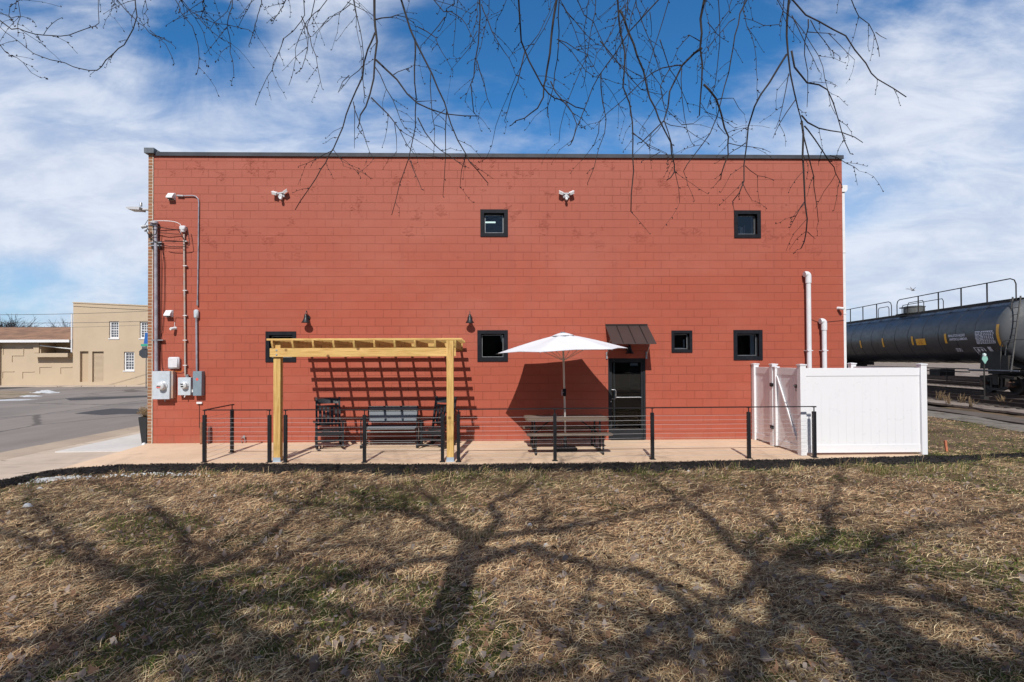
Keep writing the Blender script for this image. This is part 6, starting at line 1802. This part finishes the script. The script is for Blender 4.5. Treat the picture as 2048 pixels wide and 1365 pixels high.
st(T2,2.4,(295,110),(380,95),(470,100),(530,150)); st(T2,3,(525,230),(520,400),(535,650),(510,850),(440,1080),(390,1260)); st(T2,1.7,(500,940),(535,1030),(565,1110)); st(T2,1.8,(620,430),(620,600),(640,750),(632,930))
st(T2,2.2,(540,690),(640,850),(720,910),(820,980)); st(T2,2.2,(712,640),(705,900),(690,1150)); st(T2,1.7,(820,900),(790,1095)); st(T2,2.8,(640,0),(740,70),(830,150),(880,250))
st(T2,4,(905,0),(905,150),(885,370),(860,500),(870,660)); st(T2,2,(890,350),(930,500),(975,635)); st(T2,2,(910,20),(960,130),(1020,250),(1080,350),(1115,440)); st(T2,1.8,(775,0),(760,180),(750,320)); st(T2,1.8,(545,160),(640,220),(680,300),(740,400))
st(T2,4.6,(1130,0),(1150,240),(1240,440),(1300,550),(1400,600),(1520,640)); st(T2,2.4,(1175,300),(1120,480),(1080,600),(1050,710)); st(T2,7,(1350,0),(1330,200),(1300,420),(1280,500),(1240,640),(1160,690),(1090,735))
st(T2,3,(1370,0),(1365,250),(1350,430),(1320,560),(1300,680)); st(T2,2.4,(1320,480),(1400,600),(1475,720),(1435,850)); st(T2,2.4,(1480,0),(1560,130),(1650,300),(1740,390),(1850,450)); st(T2,2,(1390,20),(1460,130),(1590,260))
st(T2,4.6,(1715,0),(1750,300),(1755,500),(1790,720),(1800,1000),(1790,1240)); st(T2,3.2,(1950,0),(1830,120),(1690,320),(1600,450),(1530,600),(1470,760),(1435,850)); st(T2,4.2,(1725,60),(1830,330),(1880,500),(1930,640),(1990,770),(2030,900),(2048,1010),(2000,1055))
st(T2,1.7,(1800,780),(1900,860),(2000,905)); st(T2,2.2,(1610,430),(1630,600),(1640,700),(1605,870),(1535,1075)); st(T2,1.8,(1175,300),(1250,200),(1310,60),(1320,0)); st(T2,1.8,(700,110),(620,200),(560,270)); st(T2,1.6,(150,30),(60,90),(0,140)); st(T2,1.6,(130,20),(290,95))
st(T2,1.8,(230,380),(150,450),(75,545)); st(T2,1.8,(290,380),(360,520),(420,640),(470,750),(525,790)); st(T2,1.8,(160,600),(200,700),(240,830),(285,930)); st(T2,1.6,(175,620),(172,870)); st(T2,1.6,(410,720),(420,890)); st(T2,1.6,(890,180),(850,280),(745,400)); st(T2,1.6,(1900,420),(1990,540)); st(T2,1.6,(400,440),(480,400),(520,380))
st(T2,1.8,(1360,220),(1480,290),(1575,340)); st(T2,1.6,(1370,240),(1440,300),(1530,420),(1640,470),(1770,500)); st(T2,1.6,(1400,600),(1340,560)); st(T2,1.5,(540,600),(640,590)); st(T2,1.5,(700,640),(620,725)); st(T2,1.5,(640,730),(700,755))
st(T3,9.5,(498,0),(490,230),(500,400),(480,560)); st(T3,4.4,(490,230),(400,310),(340,440),(310,580),(200,690)); st(T3,4.2,(505,410),(560,480),(600,620),(620,700),(600,800),(583,868)); st(T3,2.6,(575,0),(580,200),(550,420),(520,520))
st(T3,3.4,(710,0),(660,120),(620,350),(590,480),(530,640),(450,750),(405,825)); st(T3,9,(910,0),(908,250),(940,450),(975,590)); st(T3,4,(975,590),(980,750),(990,980),(1000,1120),(972,1200)); st(T3,3.8,(900,265),(820,400),(740,520),(705,700),(695,880),(640,975)); st(T3,1.6,(690,880),(735,970))
st(T3,1.7,(700,800),(760,850),(830,867)); st(T3,3.6,(915,250),(1000,400),(1100,430),(1150,580),(1210,745)); st(T3,4,(930,0),(1060,110),(1180,180),(1280,310),(1350,380),(1480,470)); st(T3,2.4,(1010,90),(990,200),(1000,350),(1000,520)); st(T3,3.2,(970,560),(1060,620),(1170,640),(1270,690))
st(T3,2.8,(985,600),(1040,680),(1110,780),(1140,840),(1170,900)); st(T3,2.6,(980,640),(1020,800),(1035,900),(1055,1075)); st(T3,1.7,(1110,750),(1190,790),(1250,825)); st(T3,2.6,(1200,-30),(1260,80),(1330,165),(1350,275)); st(T3,1.5,(1330,160),(1385,190)); st(T3,2.4,(890,0),(885,60),(860,120),(790,120),(700,90))
st(T3,2,(930,70),(1000,220),(1050,330)); st(T3,1.8,(910,360),(880,520),(850,620)); st(T3,1.8,(945,480),(870,600),(835,670)); st(T3,2.4,(400,310),(300,330),(200,400),(90,500),(0,590)); st(T3,2,(310,580),(345,700),(365,830),(385,980)); st(T3,2.2,(0,200),(100,320),(200,430),(310,460))
st(T3,2.6,(330,0),(280,180),(240,320),(200,420)); st(T3,2.0,(280,190),(340,330),(400,440),(430,540)); st(T3,2.0,(490,210),(430,175),(380,230),(350,300)); st(T3,1.6,(620,690),(740,715),(825,738)); st(T3,1.6,(310,590),(400,620),(520,690)); st(T3,1.6,(0,590),(-30,700),(-90,780)); st(T3,1.6,(160,640),(230,700),(320,740)); st(T3,1.5,(990,980),(940,1040),(918,1100)); st(T3,1.5,(1000,1120),(1040,1155))
st(T3,1.7,(1020,100),(1080,200),(1160,275)); st(T3,1.7,(1000,150),(1100,170),(1230,290)); st(T3,1.7,(650,90),(590,150),(520,230)); st(T3,1.7,(400,330),(400,470),(430,640),(450,700)); st(T3,1.6,(320,440),(240,560),(190,640)); st(T3,1.7,(520,100),(570,170),(615,200)); st(T3,1.8,(340,330),(290,420),(320,520),(400,600),(500,560)); st(T3,1.6,(560,600),(600,640),(690,620)); st(T3,1.6,(550,480),(640,480),(700,555)); st(T3,1.5,(500,540),(560,560),(650,620)); st(T3,1.5,(280,740),(200,780)); st(T3,1.5,(300,600),(240,670),(160,750)); st(T3,1.7,(700,700),(640,730),(560,790)); st(T3,1.6,(230,40),(180,120),(185,180)); st(T3,1.6,(240,60),(250,170))

r7 = random.Random(1234)
for _ in range(26):                                  # finer strands filling in between the main ones
    x = r7.choice((r7.uniform(180, 1780), r7.gauss(1330, 190), r7.gauss(950, 200)))
    if not 60 < x < 1780: continue
    ln = r7.uniform(60, 300) * (1.15 if x > 650 else .55); dx = r7.gauss(0, .45); y = -8.0; pts = []
    for k in range(6):
        pts.append((x, y)); x += dx*ln/5 + r7.gauss(0, 5); y += ln/5; dx *= .85; dx += r7.gauss(0, .12)
    S.append((pts, r7.uniform(1.5, 2.6)))
rnd = random.Random(77)
hang = {id(t3): MB(), id(t1): MB(), id(t2): MB()}
def unp(px, py, Y): return onY(px, py, Y)
for si, (pp, r) in enumerate(S):
    mx_ = sum(p_[0] for p_ in pp)/len(pp)
    owner = t3 if mx_ < 640 else (t1 if mx_ < 1290 else t2)
    mb_ = hang[id(owner)]
    thick = r > 5
    Y = rnd.uniform(3.9, 5.2) if not thick else 4.4
    scale = Y/1050.0
    dY = rnd.uniform(-.25, .25)
    P = [unp(x, y, Y + dY*(i/max(1, len(pp)-1))) for i, (x, y) in enumerate(pp)]
    if pp[0][1] < 5 or pp[0][0] < 2:
        d = (P[0]-P[1]).normalized() if len(P) > 1 else Vector((0, 0, 1))
        up = P[0] + Vector((d.x*.5, -.3, .55)); up2 = up + Vector((d.x*.5, -1.0, .9))
        P = [up2, up] + P
    r0 = r*0.5*scale*1.12; r1 = max(.0017, r0*.4)
    if thick: r1 = r0*.22
    Q, rs = skel(mb_, P, r0*(1.25 if len(P) > len(pp) else 1), r1, 6, .006, rnd)
    # side twigs and buds
    acc = 0
    for i in range(2, len(Q)):
        acc += (Q[i]-Q[i-1]).length
        if rs[i] > r0*.92 and thick and i < 6: continue
        d = (Q[i]-Q[i-1]).normalized()
        side = Vector((rnd.choice((-1, 1))*rnd.uniform(.5, 1), rnd.uniform(-.5, .5), rnd.uniform(-.6, .1)))
        side = (side - d*side.dot(d)).normalized()
        # bud
        if rnd.random() < .62 and rs[i] < .005:
            b0 = Q[i] + side*rs[i]; bl = rnd.uniform(.012, .022)
            mb_.tube([b0, b0+(d*.6+side*.8)*bl*.5, b0+(d*.9+side*.7)*bl], [.0022, .0052, .0010], 4)
        if rnd.random() < (.40 if not thick else .26):
            ln = rnd.uniform(.06, .34); dr = (d*.75+side*.75).normalized()
            p0 = Q[i]; p1 = p0+dr*ln*.5; p2 = p1+(dr+Vector((rnd.gauss(0, .25), 0, -.30))).normalized()*ln*.5
            QQ, rq = skel(mb_, [p0, p1, p2], min(rs[i]*.7, .0026), .0013, 4, .003, rnd)
            for q_, dd in zip(QQ[1:], [(b-a) for a, b in zip(QQ, QQ[1:])]):
                if rnd.random() < .8:
                    s2 = Vector((rnd.gauss(0, 1), rnd.gauss(0, 1), rnd.gauss(0, 1))).normalized(); bl = rnd.uniform(.010, .020)
                    mb_.tube([q_, q_+s2*bl*.6, q_+s2*bl], [.0018, .0048, .0010], 4)
for t_, nm in ((t3, ''), (t1, ''), (t2, '')):
    hang[id(t_)].build('drooping_twigs', M['twig'], t_, autos=False)

# ================================================================ GRASS, LEAVES
def strips(name, N, seed, sampler, m_, label, cat):
    pass
rng = np.random.default_rng(42)
def vnoise(x, y, s, seed):
    """cheap smooth value noise in numpy"""
    xi = x*s+seed*13.7; yi = y*s+seed*7.3
    x0 = np.floor(xi).astype(int); y0 = np.floor(yi).astype(int); fx = xi-x0; fy = yi-y0
    fx = fx*fx*(3-2*fx); fy = fy*fy*(3-2*fy)
    def h(a, b):
        v_ = np.sin(a*127.1+b*311.7+seed*17.0)*43758.5453; return v_-np.floor(v_)
    return h(x0,y0)*(1-fx)*(1-fy)+h(x0+1,y0)*fx*(1-fy)+h(x0,y0+1)*(1-fx)*fy+h(x0+1,y0+1)*fx*fy
def fb(x, y, s, seed):
    return (vnoise(x, y, s, seed)+.5*vnoise(x, y, s*2.1, seed+1)+.25*vnoise(x, y, s*4.3, seed+2))/1.75
def green_map(X, Y):
    g_ = fb(X, Y, .55, 2.0) + .25*(fb(X, Y, 2.2, 5.0)-.5)
    g_ = np.clip((g_-.63)/.08, 0, 1)
    # greener near the camera's feet, by the concrete edge and on the right verge
    near = np.clip((3.9-Y)/.9, 0, 1)*np.clip((fb(X, Y, 1.3, 9.0)-.47)/.12, 0, 1)
    edge = np.clip((Y-7.8)/1.5, 0, 1)*np.clip((fb(X, Y, .9, 12.0)-.45)/.12, 0, 1)*.75
    rt = np.clip((X-8.5)/1.0, 0, 1)*np.clip((fb(X, Y, .8, 15.0)-.40)/.12, 0, 1)
    spot = np.exp(-(((X-4.0)/1.0)**2+((Y-5.9)/.5)**2))
    return np.clip(np.maximum.reduce([g_*.8, near, edge, rt, spot]), 0, 1)
DRY = np.array([(.66,.47,.29), (.52,.34,.20), (.80,.63,.43), (.27,.155,.09), (.56,.34,.21), (.42,.31,.22), (.17,.105,.07)])
GRN = np.array([(.085,.12,.022), (.13,.15,.032), (.22,.20,.07), (.06,.09,.022)])
def inside(X, Y):
    ok = Y < edge_y(X) - .70 + .12*vnoise(X, Y*0, 1.4, 3)
    ok = ok | ((X > XE+.25))
    ok &= ~((X < EDGE[0][0]+.35) & (Y < EDGE[0][1]+.2))
    # stay off the lane and ballast
    o_ = (X-T0.x)*TN.x + (Y-T0.y)*TN.y
    ok &= (o_ < -9.5)
    return ok
def blades(N, seed, X, Y, lens, wid, upr, cols_dry, gmask, bend=1.0):
    r_ = np.random.default_rng(seed)
    n = len(X)
    Z = hgt(X, Y)
    fld = fb(X, Y, .9, 21.0)*2*PI*2
    az = fld + r_.normal(0, 1.7, n)
    L_ = lens*(0.55+r_.random(n)*.9)
    g_ = r_.random(n) < gmask
    L_ = np.where(g_, L_*.62, L_)
    up = upr*(0.3+r_.random(n)*1.2); up = np.where(g_, up*1.8+.25, up)
    W_ = wid*(0.7+r_.random(n)*.6)*np.where(g_, 1.3, 1.0)
    dx, dy = np.cos(az), np.sin(az); px_, py_ = -dy, dx
    K = 4
    V = np.zeros((n, K, 2, 3))
    curl = r_.normal(0, .55, n)*bend
    for k in range(K):
        t = k/(K-1)
        ca = np.cos(curl*t); sa_ = np.sin(curl*t)
        ddx, ddy = dx*ca-dy*sa_, dx*sa_+dy*ca
        hx = np.cos(np.arctan(up)); 
        arch = up*t*(1-t*.62)
        h0 = r_.random(n)*0 
        V[:, k, 0, 0] = X + ddx*L_*t*hx; V[:, k, 0, 1] = Y + ddy*L_*t*hx; V[:, k, 0, 2] = Z + 0.004 + L_*arch
        V[:, k, 1] = V[:, k, 0]
        w_ = W_*(1-.75*t**1.5)
        V[:, k, 0, 0] -= px_*w_/2; V[:, k, 0, 1] -= py_*w_/2; V[:, k, 1, 0] += px_*w_/2; V[:, k, 1, 1] += py_*w_/2
        tw_ = r_.normal(0, .3)*0
        V[:, k, 1, 2] += w_*.35
    lift = r_.random(n)*.022*(~g_)
    V[:, :, :, 2] += lift[:, None, None]
    C_ = cols_dry[r_.integers(0, len(cols_dry), n)]*(0.7+.6*r_.random((n, 1)))
    patch_ = fb(X, Y, .8, 31.0)[:, None]
    C_ = C_*np.array([1.0, 1.03, .93])*(.74+.56*patch_); C_[:, 0] *= (0.94+.16*fb(X, Y, .5, 44.0))
    G_ = GRN[r_.integers(0, len(GRN), n)]*(0.75+.5*r_.random((n, 1)))
    C_ = np.where(g_[:, None], G_, C_)
    return V, C_
def mesh_from(name, Vs, Cs, m_, label, cat):
    V = np.concatenate(Vs); C_ = np.concatenate(Cs); n, K = V.shape[0], V.shape[1]
    vv = V.reshape(-1, 3).astype(np.float32)
    base = (np.arange(n)*K*2)[:, None, None]
    q = np.array([[2*k, 2*k+1, 2*k+3, 2*k+2] for k in range(K-1)])[None]
    fc = (base+q).reshape(-1, 4).astype(np.int32)
    me = bpy.data.meshes.new(name)
    me.vertices.add(len(vv)); me.vertices.foreach_set('co', vv.ravel())
    me.loops.add(fc.size); me.loops.foreach_set('vertex_index', fc.ravel())
    me.polygons.add(len(fc)); me.polygons.foreach_set('loop_start', np.arange(0, fc.size, 4, dtype=np.int32))
    try: me.polygons.foreach_set('loop_total', np.full(len(fc), 4, dtype=np.int32))
    except Exception: pass
    me.polygons.foreach_set('use_smooth', np.ones(len(fc), dtype=bool))
    me.update(calc_edges=True)
    at = me.attributes.new('tint', 'FLOAT_COLOR', 'POINT')
    col = np.ones((len(vv), 4), dtype=np.float32); col[:, :3] = np.repeat(C_, K*2, axis=0)
    at.data.foreach_set('color', col.ravel())
    me.materials.append(m_)
    o = bpy.data.objects.new(name, me); COL.objects.link(o); tag(o, label, cat, kind='stuff'); return o
Vs, Cs = [], []
def samp(N, y0, y1, spread):
    Y = np.exp(rng.uniform(math.log(y0), math.log(y1), N)); X = rng.uniform(-1, 1, N)*(Y*spread+1.0) + Y*0.05
    ok = inside(X, Y) & (X > LX0+.2) & (X < LX1-.2) & (Y < LY1-.5); return X[ok], Y[ok]
def clump(X, Y, amt=.05):
    return X + rng.normal(0, amt, len(X)), Y + rng.normal(0, amt, len(X))
NB = 270000
X, Y = samp(NB, 1.9, 11.5, 1.06)
gm = green_map(X, Y)
dens = fb(X, Y, 2.6, 55.0); keep = (rng.random(len(X)) < .45+.9*dens); X, Y, gm = X[keep], Y[keep], gm[keep]
V, C_ = blades(0, 1, X, Y, .070+.005*Y, .0030+.00040*Y, .50, DRY, gm); Vs.append(V); Cs.append(C_)
X, Y = samp(60000, 1.9, 8, 1.06)                     # short matted thatch
V, C_ = blades(0, 2, X, Y, .055, .0034+.0003*Y, .10, DRY*.72, green_map(X, Y)*.6); Vs.append(V); Cs.append(C_)
X, Y = samp(12000, 1.9, 10.5, 1.06)                   # long pale straws
V, C_ = blades(0, 3, X, Y, .19, .0022+.0003*Y, .30, DRY[[0, 2]]*1.1, green_map(X, Y)*0); Vs.append(V); Cs.append(C_)
X = rng.uniform(XE+.3, LX1-1, 46000); Y = rng.uniform(9.5, LY1-.5, 46000); ok = inside(X, Y); X, Y = X[ok], Y[ok]
V, C_ = blades(0, 4, X, Y, .11, .0075, .5, DRY, green_map(X, Y)*.7); Vs.append(V); Cs.append(C_)
# upright tufts on the far edge
tx_, ty_ = [], []
for _ in range(70):
    x = rng.uniform(-7, XE+3); y = float(edge_y(x))-rng.uniform(.45, 1.6) if x < XE else 10+rng.uniform(-.8, 1)
    m_n = int(rng.integers(25, 70)); tx_.append(rng.normal(x, .07, m_n)); ty_.append(rng.normal(y, .05, m_n))
for (px, py, m_n) in ((1755, 948, 420), (1120, 1038, 0), (955, 1075, 160), (1290, 925+15, 60)):
    q = onZ(px, py, -.06); tx_.append(rng.normal(q.x, .12, m_n)); ty_.append(rng.normal(q.y, .08, m_n))
X = np.concatenate(tx_); Y = np.concatenate(ty_); ok = inside(X, Y); X, Y = X[ok], Y[ok]
V, C_ = blades(0, 5, X, Y, .16, .0045, 1.3, np.concatenate([DRY, GRN*1.3]), green_map(X, Y)*.4, .4); Vs.append(V); Cs.append(C_)
mesh_from('grass', Vs, Cs, M['grass'], 'matted dry winter grass with green patches covering the lawn', 'grass')

# dead leaves: small curled quads strips
def leaves(N, seed):
    r_ = np.random.default_rng(seed)
    Y = np.exp(r_.uniform(math.log(1.9), math.log(10), N)); X = r_.uniform(-1, 1, N)*(Y*1.06+1)
    ok = inside(X, Y) & (fb(X, Y, .9, 71.0)+.25*r_.random(N) > .53); X, Y = X[ok], Y[ok]; n = len(X)
    Z = hgt(X, Y) + .015 + r_.random(n)*.025
    az = r_.random(n)*2*PI; L_ = .028+.045*r_.random(n)**1.5; W_ = L_*(.45+.4*r_.random(n)); K = 4
    V = np.zeros((n, K, 2, 3)); dx, dy = np.cos(az), np.sin(az); tilt = r_.normal(0, .45, n); roll = r_.normal(0, .5, n); cur = r_.normal(0, .6, n)
    prof = [.15, .9, 1.0, .12]
    for k in range(K):
        t = k/(K-1)-.5
        cx_ = X+dx*L_*t; cy_ = Y+dy*L_*t; cz_ = Z+L_*t*np.tan(np.clip(tilt, -.9, .9))+cur*L_*(t*t)
        for j, s_ in ((0, -1), (1, 1)):
            w_ = W_*prof[k]*.5*s_*(1+.5*r_.normal(0, 1, n))
            V[:, k, j, 0] = cx_-dy*w_; V[:, k, j, 1] = cy_+dx*w_; V[:, k, j, 2] = cz_+w_*np.tan(np.clip(roll, -.9, .9))
    pal = np.array([(.19,.14,.115), (.24,.185,.155), (.12,.08,.06), (.22,.125,.075), (.27,.225,.195)])
    C_ = pal[r_.integers(0, 5, n)]*(.75+.5*r_.random((n, 1)))
    return V, C_
V, C_ = leaves(15000, 8)
mesh_from('dead_leaves', [V], [C_], M['leaf'], 'scattered curled grey brown dead leaves lying in the grass', 'leaves')

# pale scraps of leftover snow / stone in the grass
rnd = random.Random(5)
def scrap(px, py, w_, label, h_=.03):
    q = onZ(px, py, -.06); z = float(hgt(np.array([q.x]), np.array([q.y]))[0]); f = MB(); n = 12
    vs = []; rim = []
    for i in range(3):
        for k in range(n):
            a = 2*PI*k/n; rr = w_/2*(1-.34*i)*(1+.3*noise.noise(Vector((math.cos(a)*1.7+px, math.sin(a)*1.7, 0)))); vs.append((q.x+rr*math.cos(a), q.y+rr*.7*math.sin(a), z+.012+h_*(0, .7, 1)[i]*(1+.3*noise.noise(Vector((k, i, px))))))
    vs.append((q.x, q.y, z+.012+h_*1.02)); fs = []
    for i in range(2):
        for k in range(n): fs.append((i*n+k, i*n+(k+1) % n, (i+1)*n+(k+1) % n, (i+1)*n+k))
    for k in range(n): fs.append((2*n+k, 2*n+(k+1) % n, 3*n))
    f.add(vs, fs, True); o_ = f.build('snow_scrap', M['snow'], None, loc=(q.x, q.y, z), autos=False); tag(o_, label, 'snow scrap', 'pale snow scraps on the lawn')
scrap(55, 1012, .14, 'largest rounded white snow scrap on the left of the lawn', .045)
scrap(56, 966, .07, 'small white scrap behind the rounded one, near the sidewalk')
scrap(80, 976, .09, 'flat white scrap left of the mulch line')
scrap(430, 993, .07, 'whitish scrap on the lawn in front of the short railing')
scrap(1060, 1053, .06, 'small white scrap in the middle of the lawn')
scrap(1092, 1094, .07, 'white scrap near the middle tree shadow fork')
scrap(1377, 923+20, .06, 'tiny white scrap by the mulch below the door')
scrap(1852, 938, .05, 'small pale stone right of the white fence corner')
f = MB(); n_ = 0
for k in range(330):
    px = rnd.choice((rnd.gauss(110, 28), rnd.uniform(60, 420))); py = np.interp(px, [0, 60, 130, 250, 420], [974, 962, 954, 948, 946]) + abs(rnd.gauss(0, 3.0)); q = onZ(px, py, -.06)
    z = float(hgt(np.array([q.x]), np.array([q.y]))[0]); s_ = rnd.uniform(.006, .028)
    if rnd.random() < .8: s_ *= .6
    z += .02
    f.add([(q.x-s_, q.y-s_*.5, z), (q.x+s_*.8, q.y-s_*.6, z+.004), (q.x+s_, q.y+s_*.5, z+.012), (q.x-s_*.7, q.y+s_*.6, z+.01), (q.x, q.y, z+.02+s_*.3)], [(0,1,4), (1,2,4), (2,3,4), (3,0,4)])
o_ = f.build('white_gravel', M['snow'], None, loc=(0, 0, 0), autos=False); tag(o_, 'white gravel and ice crumbs along the left mulch edge', 'gravel', kind='stuff')

# unseen backdrop of tree shapes added behind the camera to darken lower window reflections
rnd = random.Random(31); f = MB()
for k in range(150):
    x = rnd.uniform(-110, 120); y = rnd.uniform(-75, -55); h_ = rnd.uniform(6, 9.5); r_ = rnd.uniform(2.0, 3.4)
    f.lathe([(0.0, -0.3), (r_*.8, 0.2), (r_, h_*.35), (r_*.8, h_*.7), (r_*.35, h_*.93), (0.0, h_)], (x, y, -.2), 'Z', 7, smooth=False)
wd_ = f.build('reflection_backdrop', mat('dark_backdrop_mass', (0.045, 0.038, 0.030), 0.95, var=0.4, vscale=0.6), None, loc=(0, 0, 0), autos=False); tag(wd_, 'unseen dark tree backdrop added to darken the reflections in the lower windows and the door glass', 'wood', kind='stuff')
